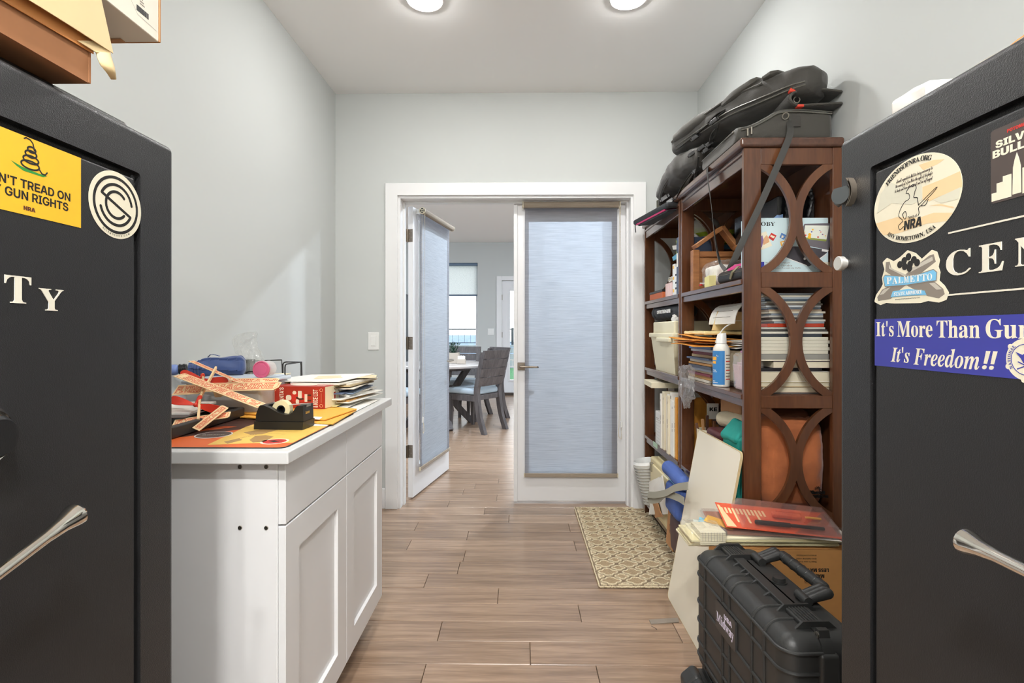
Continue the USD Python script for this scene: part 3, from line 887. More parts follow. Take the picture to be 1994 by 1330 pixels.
def safe(name, label, sgn, X, yf, zt, yn, bodyx, bodyy, bodyz):
    """sgn +1: the door faces +x (left safe); -1: faces -x. yf, zt: the door's far edge and top"""
    t = T(name, label, 'safe', ((bodyx + X) / 2, (yn + yf) / 2, 0), world=True)
    bk = X - sgn * 0.038
    far = XL + 0.018 if sgn > 0 else XR - 0.018
    add(t, 'body', RB(min(far, bk), max(far, bk), yn - 0.01, bodyy, 0.0, bodyz, 0.02, 1), m_safe)
    g0, g1, zb = yf - 0.080, zt - 0.069, 0.05
    door = cut(RB(min(bk + sgn * 0.003, X), max(bk + sgn * 0.003, X), yn, yf, zb, zt, 0.011, 2), RB(X - 0.014, X + 0.014, yn + 0.09, g0, zb + 0.08, g1, 0.006, 1))
    d = add(t, 'door', door, m_safe)
    add(d, 'door_panel', RB(min(X, X - sgn * 0.012), max(X, X - sgn * 0.012), yn + 0.101, g0 - 0.0115, zb + 0.091, g1 - 0.011, 0.004, 1), m_safe2)
    return t, d


LEFT_X, RIGHT_X = -0.6, 0.56
sl, sld = safe('gun_safe', 'tall black safe at the left with a round cream sticker and the letters TY', 1, LEFT_X, 0.883, 1.479, 0.03, -1.19, 0.845, 1.507)
sr, srd = safe('gun_safe', 'tall black safe at the right with the letters CEN and blue bumper sticker', -1, RIGHT_X, 0.905, 1.491, 0.03, 1.14, 0.868, 1.478)
FL = lambda h=0.0: frame((LEFT_X + h, 0, 0), (0, 1, 0), (0, 0, 1))
FR = lambda h=0.0: frame((RIGHT_X - h, 0, 0), (0, -1, 0), (0, 0, 1))


def PL(x, y):
    p = at(x, y, X=LEFT_X); return (p[1], p[2])


def PR(x, y):
    p = at(x, y, X=RIGHT_X); return (-p[1], p[2])


def wbox(P, s, font, xl, yt, xr, yb, ybr=None, ytr=None):
    """the word stretched between the photograph's corners, on the plane of P"""
    u0, v0 = P(xl, yb); u1, v1 = P(xr, ytr if ytr is not None else yt)
    return fit(text(s, font), u0, v0, u1, v1)


def dec(parent, name, poly, F, h0, h, m, label=None):
    return add(parent, name, mv(prism(poly, h), F(h0)), m, label=label, smooth=False)


# --- left safe
for (s, a, b, c, d) in (('T', 8, 533, 60, 594), ('Y', 75, 559, 123, 607)):
    u0, v0 = PL(a, d - (10 if s == 'T' else 3)); u1, v1 = PL(c, b + (9 if s == 'T' else 12))
    dec(sl, 'door_letter', fit(text(s, 'serif'), u0, PL(a, 589)[1] if s == 'T' else PL(100, 605)[1], u1, PL(30, 537)[1] if s == 'T' else PL(100, 563)[1]), FL, 0.0, 0.0008, m_letter)
y0, y1 = PL(157, 300)[0] - 0.152, PL(157, 300)[0]
zt, zb = PL(157, 308)[1], PL(157, 444)[1]
st = dec(sl, 'sticker', sg.box(y0, zb, y1, zt), FL, 0.0002, 0.0003, m_yel, 'yellow sticker with a coiled snake')
uT = lambda s, xr, yt, yb, w: fit(text(s, 'bold'), PL(xr, yb)[0] - w, PL(xr, yb)[1], PL(xr, yb)[0], PL(xr, yt)[1])
dec(st, 'lettering', uT("DON'T TREAD ON", 136, 377, 393, 0.114), FL, 0.0005, 0.0002, m_ink)
dec(st, 'lettering', uT('MY GUN RIGHTS', 132, 396, 412, 0.109), FL, 0.0005, 0.0002, m_ink)
n0, n1 = PL(45, 402)[0], PL(68, 402)[0]
dec(st, 'lettering', fit(text('NRA', 'black'), n0, PL(56, 411)[1], n1, PL(56, 403)[1]), FL, 0.0005, 0.0002, mat('brown_print', '#5a2f1c', 0.5))
sc = (PL(58, 320)[0], PL(58, 322)[1] + 0.0105)
sk_ = 0.86
sn = [sa.translate(sa.scale(sg.Point(0, 0).buffer(1).exterior, a * sk_, b * sk_), sc[0] + dx * sk_, sc[1] + dz * sk_).buffer(0.0010) for a, b, dx, dz in ((0.0135, 0.0058, 0, -0.012), (0.0115, 0.0055, 0.001, -0.004), (0.0085, 0.0048, 0.001, 0.004), (0.006, 0.004, 0.002, 0.0105))]
sn += [stroke([(sc[0] + x * sk_, sc[1] + z * sk_) for x, z in p], 0.0016) for p in (((0.006, 0.011), (0.004, 0.02), (0.0, 0.024), (-0.006, 0.025)), ((0.013, -0.013), (0.018, -0.019), (0.023, -0.019), (0.026, -0.015)), ((-0.006, 0.025), (-0.009, 0.023)))]
dec(st, 'snake_drawing', union_all(sn), FL, 0.0006, 0.0002, m_ink)
dec(st, 'grass_drawing', union_all([sg.Polygon([(sc[0] + x * sk_, sc[1] + z * sk_) for x, z in ((-0.028, -0.014), (-0.012, -0.018), (0.012, -0.020), (0.026, -0.020), (0.02, -0.023), (-0.01, -0.023), (-0.02, -0.019))])]), FL, 0.0005, 0.00015, m_green)
cu, cv, R = 0.754, 1.348, 0.0495
st = dec(sl, 'sticker', sg.Point(cu, cv).buffer(R, quad_segs=24), FL, 0.0002, 0.0003, m_stick, 'round cream sticker with interlocked letters')


def arcp(r, a0, a1, n=28):
    return [(cu + r * math.cos(math.radians(a)), cv + r * math.sin(math.radians(a))) for a in np.linspace(a0, a1, n)]


lw = 0.0042
dec(st, 'monogram', union_all([sg.LinearRing(arcp(0.0405, 0, 359, 60)).buffer(lw / 2), stroke(arcp(0.0195, 42, 318), lw), stroke(arcp(0.0298, 10, 155) + arcp(0.0298, -25, -165), lw)]), FL, 0.0005, 0.0002, m_ink)
dec(st, 'lettering', arc_words('SILENCERCO.COM', cu, cv, 0.0465, 0.0465, 235, 305, 0.0026, 'sans', inward=True), FL, 0.0005, 0.0002, m_ink)


def handle(t, X, sgn, hub, ang0, lenv, n=3):
    y, z = hub
    h = add(t, 'handle', J(CYL((X, y, z), (X + sgn * 0.022, y, z), 0.036, n=32), CYL((X + sgn * 0.02, y, z), (X + sgn * 0.068, y, z), 0.020, 0.017, n=24)), m_chrome)
    for i in range(n):
        a = math.radians(ang0 + 360.0 * i / n)
        d = np.array((0, math.cos(a), math.sin(a)))
        c = np.array((X + sgn * 0.058, y, z))
        prof = [(0.0, 0.006), (lenv * 0.66, 0.0072), (lenv * 0.82, 0.0095), (lenv * 0.93, 0.0135), (lenv * 0.975, 0.0142), (lenv, 0.0118), (lenv + 0.001, 0.001)]
        u = np.array((1.0, 0, 0)); w = np.cross(d, u)
        an = np.linspace(0, 2 * np.pi, 20, endpoint=False)
        add(h, 'spoke', loft([c + d * s + r * (np.cos(an)[:, None] * u + np.sin(an)[:, None] * w) for s, r in prof]), m_chrome)


handle(sl, LEFT_X, 1, (0.490, 0.897), 17, 0.138)
handle(sr, RIGHT_X, -1, (0.462, 0.922), 1, 0.124)
lk = add(sl, 'lock_dial', J(lathe([(0.001, 0.03), (0.02, 0.03), (0.024, 0.024), (0.025, 0.0), (0.001, 0.0)], 30)).apply_transform(frame((LEFT_X, 0.556, 1.043), (0, 1, 0), (0, 0, 1))), m_black)
add(lk, 'chrome_ring', lathe([(0.026, 0.012), (0.031, 0.014), (0.036, 0.008), (0.037, 0.0), (0.026, 0.0)], 40).apply_transform(frame((LEFT_X, 0.556, 1.043), (0, 1, 0), (0, 0, 1))), m_chrome)

# --- right safe
for s, a, b, c, d in (('C', 1843, 485, 1891, 537), ('E', 1907, 472, 1955, 530)):
    u0, u1 = PR(a, b)[0], PR(c, d)[0]
    xm_ = (a + c) / 2
    dec(sr, 'door_letter', fit(text(s, 'serif'), u0, PR(xm_, d - 1)[1], u1, PR(xm_, b + 2)[1]), FR, 0.0, 0.0008, m_letter)
u0 = PR(1978, 500)[0]
dec(sr, 'door_letter', fit(text('N', 'serif'), u0, PR(1978, 521)[1], u0 + 0.030, PR(1978, 465)[1]), FR, 0.0, 0.0008, m_letter)
for (a, b), (c, d) in (((1847, 454), (1994, 421)), ((1842, 574.5), (1994, 562.5))):
    p0, p1 = PR(a, b), PR(c, d)
    z = (p0[1] + p1[1]) / 2
    dec(sr, 'door_line', sg.box(p0[0], z - 0.0011, p0[0] + 0.20, z + 0.0011), FR, 0.0, 0.0006, m_letter)
# oval sticker
Oc = (PR(1703, 400)[0] + PR(1875, 380)[0]) / 2
Or = (PR(1875, 380)[0] - PR(1703, 400)[0]) / 2
Ov, Oh = 1.3475, 0.0605
oval = ellipse(Oc, Ov, Or, Oh, 24)
st = dec(sr, 'sticker', oval, FR, 0.0002, 0.0003, m_stick, 'oval cream sticker with the outline of a rifleman')
q4 = lambda x, y: PR(1690 + x * 0.14286, 290 + y * 0.14286)
bands = [[(105, 1020), (400, 930), (700, 940), (900, 870), (1180, 870), (1100, 980), (800, 1020), (420, 1150), (200, 1180)], [(750, 520), (1000, 420), (1290, 290), (1290, 520), (1000, 640), (840, 715), (750, 690)], [(700, 220), (900, 150), (1050, 140), (950, 210), (760, 290)], [(160, 1060), (400, 960), (420, 1010), (200, 1120)], [(840, 770), (1000, 750), (1180, 790), (1170, 810), (1000, 775)]]
dec(st, 'flag_print', union_all([sg.Polygon([q4(*p) for p in b]).buffer(0) for b in bands]).intersection(oval.buffer(-0.0005)), FR, 0.0005, 0.0001, m_peach)
bands = [[(130, 880), (180, 620), (300, 450), (500, 520), (740, 480), (750, 690), (600, 760), (330, 740)], [(900, 690), (1270, 520), (1250, 680), (1000, 740)]]
dec(st, 'flag_print', union_all([sg.Polygon([q4(*p) for p in b]).buffer(0) for b in bands]).intersection(oval.buffer(-0.0005)), FR, 0.00058, 0.0001, m_palebl)
paths = [([(527, 605), (540, 570), (575, 520), (612, 490), (630, 485), (660, 500), (665, 540), (650, 575), (640, 620), (635, 660), (680, 665), (690, 720), (697, 765)], 10), ([(700, 760), (922, 540), (930, 555), (735, 768)], 7), ([(725, 775), (790, 762), (830, 690)], 8), ([(720, 775), (697, 810), (705, 870), (690, 912)], 8),
         ([(527, 605), (565, 612), (575, 662), (560, 690), (515, 718), (475, 775), (440, 850), (430, 920), (472, 960), (476, 985)], 8), ([(478, 890), (515, 850), (530, 890), (522, 950), (500, 948), (478, 890)], 8), ([(482, 990), (425, 1050), (445, 1100), (495, 1055)], 7), ([(600, 500), (622, 512), (630, 485)], 12)]
dec(st, 'rifleman_outline', union_all([stroke(curve([q4(*p) + (0,) for p in pp], 5 * len(pp))[:, :2], w * 0.000112, 2) for pp, w in paths]), FR, 0.0007, 0.0002, m_ink)
dec(st, 'lettering', fit(text('NRA', 'black'), q4(497, 0)[0], q4(600, 1085)[1], q4(742, 0)[0], q4(600, 955)[1], 8), FR, 0.0008, 0.0002, m_ink)
dec(st, 'lettering', arc_words('FRIENDSOFNRA.ORG', Oc, Ov, Or * 0.815, Oh * 0.845, 140, 62, 0.0072), FR, 0.0008, 0.0002, m_ink)
dec(st, 'lettering', arc_words('ANY HOMETOWN, USA', Oc, Ov, Or * 0.93, Oh * 0.94, 226, 302, 0.0064, inward=True), FR, 0.0008, 0.0002, m_ink)
scr = []
for i, s in enumerate(('A well regulated Militia being necessary to', 'the security of a free State the right of the people', 'to keep and bear Arms shall not be infringed')):
    a = q4(395 - 10 * i, 0)[0]; b = q4(890, 0)[0]
    v = q4(500, 430)[1] - i * 0.0068
    scr.append(fit(text(s, 'script').simplify(0.02), a, v - 0.002, b, v + 0.0052))
dec(st, 'lettering', fit(text('Friends of', 'sans'), q4(555, 0)[0], q4(600, 945)[1], q4(675, 0)[0], q4(600, 905)[1]), FR, 0.0008, 0.0002, m_dkpur)
dec(st, 'script_lettering', union_all(scr), FR, 0.0008, 0.0002, m_dkpur)
# sticker in the shape of crossed cannons
q5 = lambda x, y: PR(1690 + x * 0.21053, 480 + y * 0.21053)
P5 = lambda pts: sg.Polygon([q5(*p) for p in pts]).buffer(0)
out = P5([(72, 505), (85, 455), (130, 390), (150, 350), (142, 290), (165, 210), (148, 150), (180, 118), (240, 150), (300, 112), (370, 48), (440, 72), (500, 130), (595, 45), (635, 60), (657, 130), (645, 190), (662, 240), (652, 320), (705, 372), (740, 430), (722, 482), (660, 505), (560, 490), (490, 510), (250, 515), (170, 510), (120, 530)]).buffer(0.0012).buffer(0.0008)
st = dec(sr, 'sticker', out, FR, 0.0002, 0.0003, m_stick, 'cut-out sticker with crossed cannons and a pale blue banner')
cans_ = [P5([(570, 85), (612, 70), (632, 140), (600, 165), (300, 400), (215, 485), (100, 505), (90, 470), (135, 400), (260, 330)]), P5([(170, 145), (205, 140), (220, 200), (420, 300), (620, 325), (700, 390), (715, 440), (660, 480), (560, 460), (380, 370), (165, 230)])]
dec(st, 'cannon_print', union_all(cans_), FR, 0.0005, 0.0001, m_grey1)
dec(st, 'cannon_highlight', union_all([P5([(200, 165), (215, 200), (370, 265), (340, 275), (200, 205)]), P5([(570, 110), (600, 95), (605, 130), (400, 235), (380, 215)]), P5([(570, 340), (620, 335), (690, 395), (640, 400)]), P5([(110, 450), (150, 400), (215, 375), (150, 440)])]), FR, 0.0006, 0.0001, m_grey2)
dec(st, 'cannonballs_print', union_all([sg.Point(*q5(x, y)).buffer(0.0052) for x, y in ((380, 95), (430, 122), (340, 132), (300, 168), (345, 185), (395, 165), (460, 150), (390, 200))]), FR, 0.00072, 0.0001, m_ink)
ban = P5([(150, 292), (165, 268), (350, 282), (480, 258), (610, 216), (640, 240), (634, 312), (560, 322), (350, 355), (165, 368)])
dec(st, 'banner_print', union_all([ban.buffer(0.0012)]), FR, 0.0007, 0.0001, m_grey1)
ban2 = P5([(215, 470), (235, 415), (380, 392), (530, 408), (548, 448), (380, 455)])
dec(st, 'banner_print', union_all([ban, ban2]), FR, 0.0008, 0.0001, m_sky)
u0, v0 = q5(178, 345); u1, v1 = q5(608, 300)
pal = []
for i, ch in enumerate('PALMETTO'):
    k = i / 8.0
    x0, x1 = 178 + 430 * k, 178 + 430 * (k + 0.108)
    yb = 350 - 45 * max(0, k - 0.1) ** 1.0
    pal.append(fit(text(ch, 'serif'), q5(x0, 0)[0], q5(x0, yb)[1], q5(x1, 0)[0], q5(x0, yb - 62)[1]))
dec(st, 'lettering', fit(text('STATE ARMORY', 'serif'), q5(248, 0)[0], q5(380, 446)[1], q5(508, 0)[0], q5(380, 410)[1]), FR, 0.0010, 0.0002, m_plastic_w)
dec(st, 'lettering', union_all(pal), FR, 0.0010, 0.0002, m_plastic_w)
dec(st, 'lettering', fit(text('www.palmettostatearmory.com', 'sans'), q5(255, 0)[0], q5(370, 490)[1], q5(485, 0)[0], q5(370, 474)[1]), FR, 0.0005, 0.0001, m_ink)
# blue bumper sticker
b0, b1 = q5(66, 672), q5(66, 1100)
st = dec(sr, 'sticker', sg.box(b0[0], b1[1], b0[0] + 0.292, b0[1]), FR, 0.0002, 0.0003, m_blue, 'long blue bumper sticker')
ws = []
for s, f, xl, yt, xr, yb in (("It's", 'serif', 80, 690, 242, 832), ('More', 'serif', 275, 688, 600, 838), ('Than', 'serif', 640, 680, 1040, 846), ('Guns', 'serif', 1095, 668, 1640, 852), ("It's", 'serifi', 215, 930, 390, 1072), ('Freedom', 'serifi', 425, 945, 1035, 1118), ('!!', 'bold', 1060, 968, 1205, 1140)):
    xm_ = (xl + min(xr, 1444)) / 2
    ws.append(fit(text(s, f), q5(xl, 0)[0], q5(xm_, yb)[1], q5(xr, 0)[0], q5(xm_, yt)[1], 12 if s == '!!' else 0))
dec(st, 'lettering', union_all(ws), FR, 0.0005, 0.0002, m_stick)
ec = (q5(1470, 0)[0], q5(1440, 1045)[1])
dec(st, 'seal_print', union_all([sg.Point(ec).buffer(0.0235)] + [sg.Point(ec[0] + 0.023 * math.cos(a), ec[1] + 0.023 * math.sin(a)).buffer(0.003) for a in np.arange(0.4, 6.6, 1.047)]), FR, 0.0005, 0.0001, m_stick)
dec(st, 'seal_print', union_all([sg.Point(ec).buffer(0.0175).difference(sg.Point(ec).buffer(0.0168)), arc_words('NATIONAL', ec[0], ec[1], 0.0182, 0.0182, 215, 130, 0.0035), sg.Polygon([(ec[0] + x, ec[1] + y) for x, y in ((-0.012, 0.008), (-0.004, 0.005), (0.0, 0.009), (0.004, 0.005), (0.012, 0.008), (0.006, 0.001), (0.003, -0.004), (-0.003, -0.004), (-0.006, 0.001))]), stroke([(ec[0] - 0.010, ec[1] - 0.011), (ec[0] + 0.009, ec[1] - 0.003)], 0.0012), stroke([(ec[0] + 0.010, ec[1] - 0.011), (ec[0] - 0.009, ec[1] - 0.003)], 0.0012)]), FR, 0.0006, 0.0002, m_blue)
# dark card sticker with a skyline
s0, s1 = PR(1930, 256), PR(1926, 399)
sb = rrect(s0[0], s1[1], s0[0] + 0.064, s0[1], 0.004)
st = dec(sr, 'sticker', sb, FR, 0.0002, 0.0003, m_dkpur, 'dark card sticker with a pale skyline')
h = s0[1] - s1[1]
U = lambda x: s0[0] + 0.064 * x
V = lambda y: s1[1] + h * y
dec(st, 'lettering', union_all([fit(text('SILVER', 'black'), U(0.10), V(0.735), U(0.92), V(0.835)), fit(text('BULLET', 'black'), U(0.04), V(0.61), U(0.96), V(0.715))]), FR, 0.0005, 0.0002, m_stick)
dec(st, 'lettering', union_all([fit(text('POTOMAC', 'black'), U(0.32), V(0.89), U(0.72), V(0.935))]), FR, 0.0005, 0.0002, m_red)
sk = [sg.box(U(a), V(0.03), U(b), V(c)) for a, b, c in ((0.02, 0.14, 0.14), (0.12, 0.24, 0.26), (0.24, 0.40, 0.33), (0.60, 0.78, 0.36), (0.76, 0.88, 0.22), (0.86, 0.98, 0.13))]
sk.append(sg.Polygon([(U(0.42), V(0.05)), (U(0.43), V(0.40)), (U(0.46), V(0.50)), (U(0.50), V(0.585)), (U(0.54), V(0.50)), (U(0.57), V(0.40)), (U(0.58), V(0.05))]))
dec(st, 'skyline_print', union_all(sk), FR, 0.0005, 0.0002, m_stick)
# magnets on the door's edge
p = at(1646, 513, X=RIGHT_X)
t = T('magnet', 'round silver button magnet on the edge of the right safe door', 'magnet', tuple(p))
add(t, 'button', mv(lathe([(0.001, 0.0), (0.0085, 0.0), (0.0085, 0.004), (0.0122, 0.005), (0.0122, 0.0125), (0.0112, 0.0135), (0.001, 0.0135)], 28), frame((0, 0, 0), (0, -1, 0), (0, 0, 1))), mat('brushed_steel', '#dedcd6', 0.5, 0.7))
m_smoke = film_mat('smoky_plastic', (0.45, 0.47, 0.48), 0.55, 0.15, 0.06)
p = at(1652, 378, X=RIGHT_X)
t = T('magnetic_clip', 'smoky plastic magnetic clip near the top edge of the right safe door', 'clip', tuple(p))
add(t, 'jaw', mv(tri(man(prism(sg.Point(0, 0).buffer(0.0165, quad_segs=10).intersection(sg.box(-0.02, -0.02, 0.02, 0.012)), 0.010))), frame((-0.004, 0.004, 0), (0.35, -0.94, 0), (0, 0, 1))), mat('smoke_grey', '#4b4f50', 0.2))
add(t, 'jaw_tip', hull([(-0.004, 0.020, -0.018), (-0.004, 0.022, -0.004), (-0.014, 0.018, -0.012), (-0.004, 0.004, -0.014)]), mat('smoke_grey_tip', '#6d7274', 0.2))
for i, dy in enumerate((-0.013, -0.018)):
    G = np.array([[(-0.003 - 0.010 * u + 0.004 * (1 - (2 * v - 1) ** 2), dy - 0.004 * (1 - (2 * v - 1) ** 2), (2 * v - 1) * (0.024 - 0.002 * i)) for v in np.linspace(0, 1, 9)] for u in (0.0, 1.0)])
    add(t, 'spring_plate', sheet(G, 0.0009), m_bronze, smooth=60)

# ================================================================ BASE CABINET AND COUNTERTOP
CX, CYN, CYF = -0.545, 1.186, 2.030
m_counter = mat('counter_stone', '#d9d9d8', 0.3, var=(9, 0.02))
t = T('base_cabinet', 'white shaker base cabinet with two drawers and two doors behind the left safe', 'cabinet', ((XL + CX) / 2, (CYN + CYF) / 2, 0), world=True)
add(t, 'carcass', B(XL + 0.003, CX - 0.0185, CYN, CYF, 0.10, 0.858, 0.002), m_white)
add(t, 'toe_kick', B(XL + 0.003, CX - 0.085, CYN + 0.004, CYF - 0.004, 0, 0.10, 0.001), m_white)
ym = (CYN + CYF) / 2
for a, b in ((CYN + 0.001, ym - 0.0015), (ym + 0.0015, CYF - 0.001)):
    add(t, 'drawer_front', B(CX - 0.018, CX, a, b, 0.709, 0.854, 0.0018), m_white)
    d = add(t, 'cabinet_door', cut(B(CX - 0.018, CX, a, b, 0.111, 0.705, 0.0018), hull([(CX + 0.001, y, z) for y in (a + 0.074, b - 0.074) for z in (0.187, 0.629)] + [(CX - 0.010, y, z) for y in (a + 0.0765, b - 0.0765) for z in (0.1895, 0.6265)])), m_white, smooth=False)
for x, y in ((467.6, 1027.5), (518.6, 1028), (467.6, 909), (518.6, 909)):
    p = at(x, y, Y=CYN)
    add(t, 'screw', J(CYL((p[0], CYN, p[2]), (p[0], CYN - 0.002, p[2]), 0.0052, 0.0045, 14)), m_nickel)
solo('countertop', 'pale grey stone countertop covered with papers and model planes', 'countertop', RB(XL + 0.002, -0.522, 1.150, 2.092, 0.858, 0.888, 0.004, 1), m_counter, ((XL - 0.522) / 2, 1.62, 0.858), world=True)
CT = 0.888

# ================================================================ BOOKCASES
m_mah = wood('mahogany', '#4e2f1d', '#613a23', '#70472b', (14, 14, 1.6), 0.26, 0.04, 0.03, coat=0.4)
m_mahx = wood('mahogany_shelf', '#452a1e', '#553425', '#63402e', (14, 2.0, 14), 0.2, 0.04, 0.03, coat=0.6)
BX0, BX1, BY0, BL = 0.797, 1.143, 1.826, 0.716
SHELF = (1.348, 0.935, 0.507, 0.105)
PT = 0.020
RAIL = ((1.752, 1.812), (1.316, 1.371), (0.887, 0.932), (0.446, 0.503), (0.062, 0.105))


def bookcase(label):
    t = T('bookcase', label, 'bookcase', ((BX0 + BX1) / 2, BY0 + BL / 2, 0), world=True)
    y0, y1 = BY0, BY0 + BL
    add(t, 'top_board', RB(BX0 - 0.016, BX1 + 0.003, y0 - 0.012, y1 + 0.002, 1.812, 1.846, 0.010, 2), m_mahx)
    for y in (y0, y1 - PT):
        add(t, 'post', B(BX0, BX0 + 0.061, y, y + PT, 0, 1.812, 0.0025), m_mah)
        add(t, 'post', B(BX1 - 0.034, BX1, y, y + PT, 0, 1.812, 0.0025), m_mah)
        xa, xb = BX0 + 0.061, BX1 - 0.034
        for za, zb in RAIL:
            add(t, 'end_rail', B(xa, xb, y + 0.002, y + PT - 0.002, za, zb, 0.002), m_mah)
        for k in range(4):
            zt, zb = RAIL[k][0], RAIL[k + 1][1]
            zm, hh, xc = (zt + zb) / 2, (zt - zb) / 2, (xa + xb) / 2
            g = []
            for sg_, xe in ((1, xa + 0.004), (-1, xb - 0.004)):
                sag = abs(xc - sg_ * 0.006 - xe)
                r = (sag ** 2 + hh ** 2) / (2 * sag)
                cx = xc - sg_ * 0.006 - sg_ * r
                aa = math.asin(min(1, hh / r)) * 1.12
                g.append(stroke([(cx + sg_ * r * math.cos(a), zm + r * math.sin(a)) for a in np.linspace(-aa, aa, 30)], 0.029))
            g = union_all(g).intersection(sg.box(xa, zb, xb, zt))
            add(t, 'fretwork', mv(prism(g, 0.013), frame((0, y + 0.0165, 0), (1, 0, 0), (0, 0, 1))), m_mah)
    for i, z in enumerate(SHELF):
        s = add(t, 'shelf', B(BX0 - 0.004, BX1 - 0.012, y0 + 0.016, y1 - 0.016, z - 0.018, z, 0.002), m_mahx)
        add(s, 'shelf_apron', B(BX0 + 0.006, BX0 + 0.024, y0 + 0.020, y1 - 0.020, z - 0.046, z - 0.018, 0.002), m_mahx)
    add(t, 'frieze', B(BX0 + 0.004, BX0 + 0.022, y0 + 0.020, y1 - 0.020, 1.748, 1.812, 0.002), m_mahx)
    add(t, 'frieze_bead', RB(BX0 - 0.002, BX0 + 0.006, y0 + 0.020, y1 - 0.020, 1.790, 1.800, 0.003, 1), m_mahx)
    add(t, 'back_panel', B(BX1 - 0.010, BX1 - 0.003, y0 + 0.01, y1 - 0.01, 0.06, 1.812, 0.001), m_mah)
    return t


bc = bookcase('dark red-brown bookcase with arched fretwork, the one nearer the right safe')
copy_of(bc, mat4(((BX0 + BX1) / 2, BY0 + BL * 1.5 + 0.016, 0)), 'dark red-brown bookcase with arched fretwork, the one next to the doorway')
# ================================================================ ON THE COUNTERTOP
CAT = CT + 0.0003


def PC(x, y, z=CT + 0.002):
    p = at(x, y, Z=z); return (p[0], p[1])


q3 = lambda x, y: PC(330 + x * 0.22568, 620 + y * 0.22568)
P3 = lambda pts: sg.Polygon([q3(*p) for p in pts]).buffer(0)
Z = lambda z=0.0: mat4((0, 0, z))
m_or = mat('orange_print', '#e0672c', 0.45)
m_dkbr = mat('dark_brown_print', '#4a2d24', 0.5, var=(14, 0.3))
m_parch = mat('parchment_print', '#e9c060', 0.5, var=(7, 0.07))
m_tan = mat('tan_print', '#a98552', 0.5)
MX0, MX1, MY0, MY1 = -1.195, -0.543, 1.180, 1.690
t = T('desk_mat', 'orange and yellow printed desk mat with black edge under the tape dispenser', 'desk mat', (-0.87, 1.43, CT), world=True)
mo = rrect(MX0, MY0, MX1, MY1, 0.022)
add(t, 'mat', mv(prism(mo, 0.0018), Z(CT)), m_black)
inn = mo.buffer(-0.0045)
add(t, 'orange_print', mv(prism(inn, 0.0001), Z(CT + 0.0018)), m_or, smooth=False)
add(t, 'dark_band_print', mv(prism(sg.Polygon([(-1.19, 1.26), (-0.86, 1.30), (-0.70, 1.48), (-0.66, 1.60), (-0.86, 1.62), (-1.19, 1.40)]).intersection(inn), 0.0001), Z(CT + 0.00192)), m_dkbr, smooth=False)
add(t, 'stripe_print', mv(prism(sg.Polygon([(-1.19, 1.30), (-0.90, 1.33), (-0.80, 1.44), (-0.84, 1.45), (-0.93, 1.36), (-1.19, 1.33)]).intersection(inn), 0.0001), Z(CT + 0.00204)), m_or, smooth=False)
yel = sg.Polygon([q3(325, 1092), q3(660, 935), q3(900, 860), (-0.60, 1.66), (-0.5495, 1.66), (-0.5495, 1.235), q3(700, 1078)]).intersection(inn)
add(t, 'parchment_print', mv(prism(yel, 0.0001), Z(CT + 0.0021)), m_parch, smooth=False)
add(t, 'sketch_print', mv(prism(union_all([P3([(470, 1065), (600, 1035), (630, 1050), (500, 1082)]), P3([(640, 985), (780, 960), (960, 955), (800, 1000), (700, 1005)]), P3([(690, 1050), (740, 1015), (830, 1008), (900, 1020), (820, 1065), (720, 1072)])] + [stroke([q3(560 + i * 60, 1050 - i * 14), q3(760 + i * 50, 985 - i * 5), q3(1000 + i * 40, 1000 - i * 20)], 0.0012) for i in range(3)] + [stroke([q3(1100 + i * 30, 960 - i * 8), q3(1240 + i * 25, 950 - i * 12)], 0.001) for i in range(4)]).intersection(inn), 0.0001), Z(CT + 0.00222)), m_tan, smooth=False)
c = q3(908, 1062)
add(t, 'emblem_print', mv(prism(ellipse(c[0], c[1], 0.033, 0.033).difference(ellipse(c[0], c[1], 0.027, 0.027)), 0.0001), Z(CT + 0.00222)), m_stick, smooth=False)
em = add(t, 'emblem_disc', mv(prism(ellipse(c[0], c[1], 0.0268, 0.0268), 0.0001), Z(CT + 0.00222)), m_red, smooth=False)
add(em, 'bird_print', mv(prism(sg.Polygon([(c[0] + x, c[1] + y) for x, y in ((-0.018, 0.004), (-0.006, 0.012), (0.004, 0.006), (0.016, 0.010), (0.010, -0.002), (0.002, -0.010), (-0.006, -0.004))]), 0.0001), Z(CT + 0.00234)), m_ink, smooth=False)

c = PC(411, 849)
t = T('oval_sticker', 'dark oval sticker with a white rim lying on the desk mat', 'sticker', (c[0], c[1] + 0.012, CT + 0.0024), rz=4)
add(t, 'white_rim', prism(ellipse(0, 0, 0.044, 0.044), 0.0006), m_plastic_w)
add(t, 'dark_face', mv(prism(ellipse(0, 0, 0.0405, 0.0405), 0.0002), Z(0.0006)), m_dkpur, smooth=False)
add(t, 'lettering', mv(prism(union_all([fit(text('SILVER BULLET', 'sans'), -0.028, -0.006, 0.028, 0.0)]), 0.0002), Z(0.0008)), m_grey2, smooth=False)

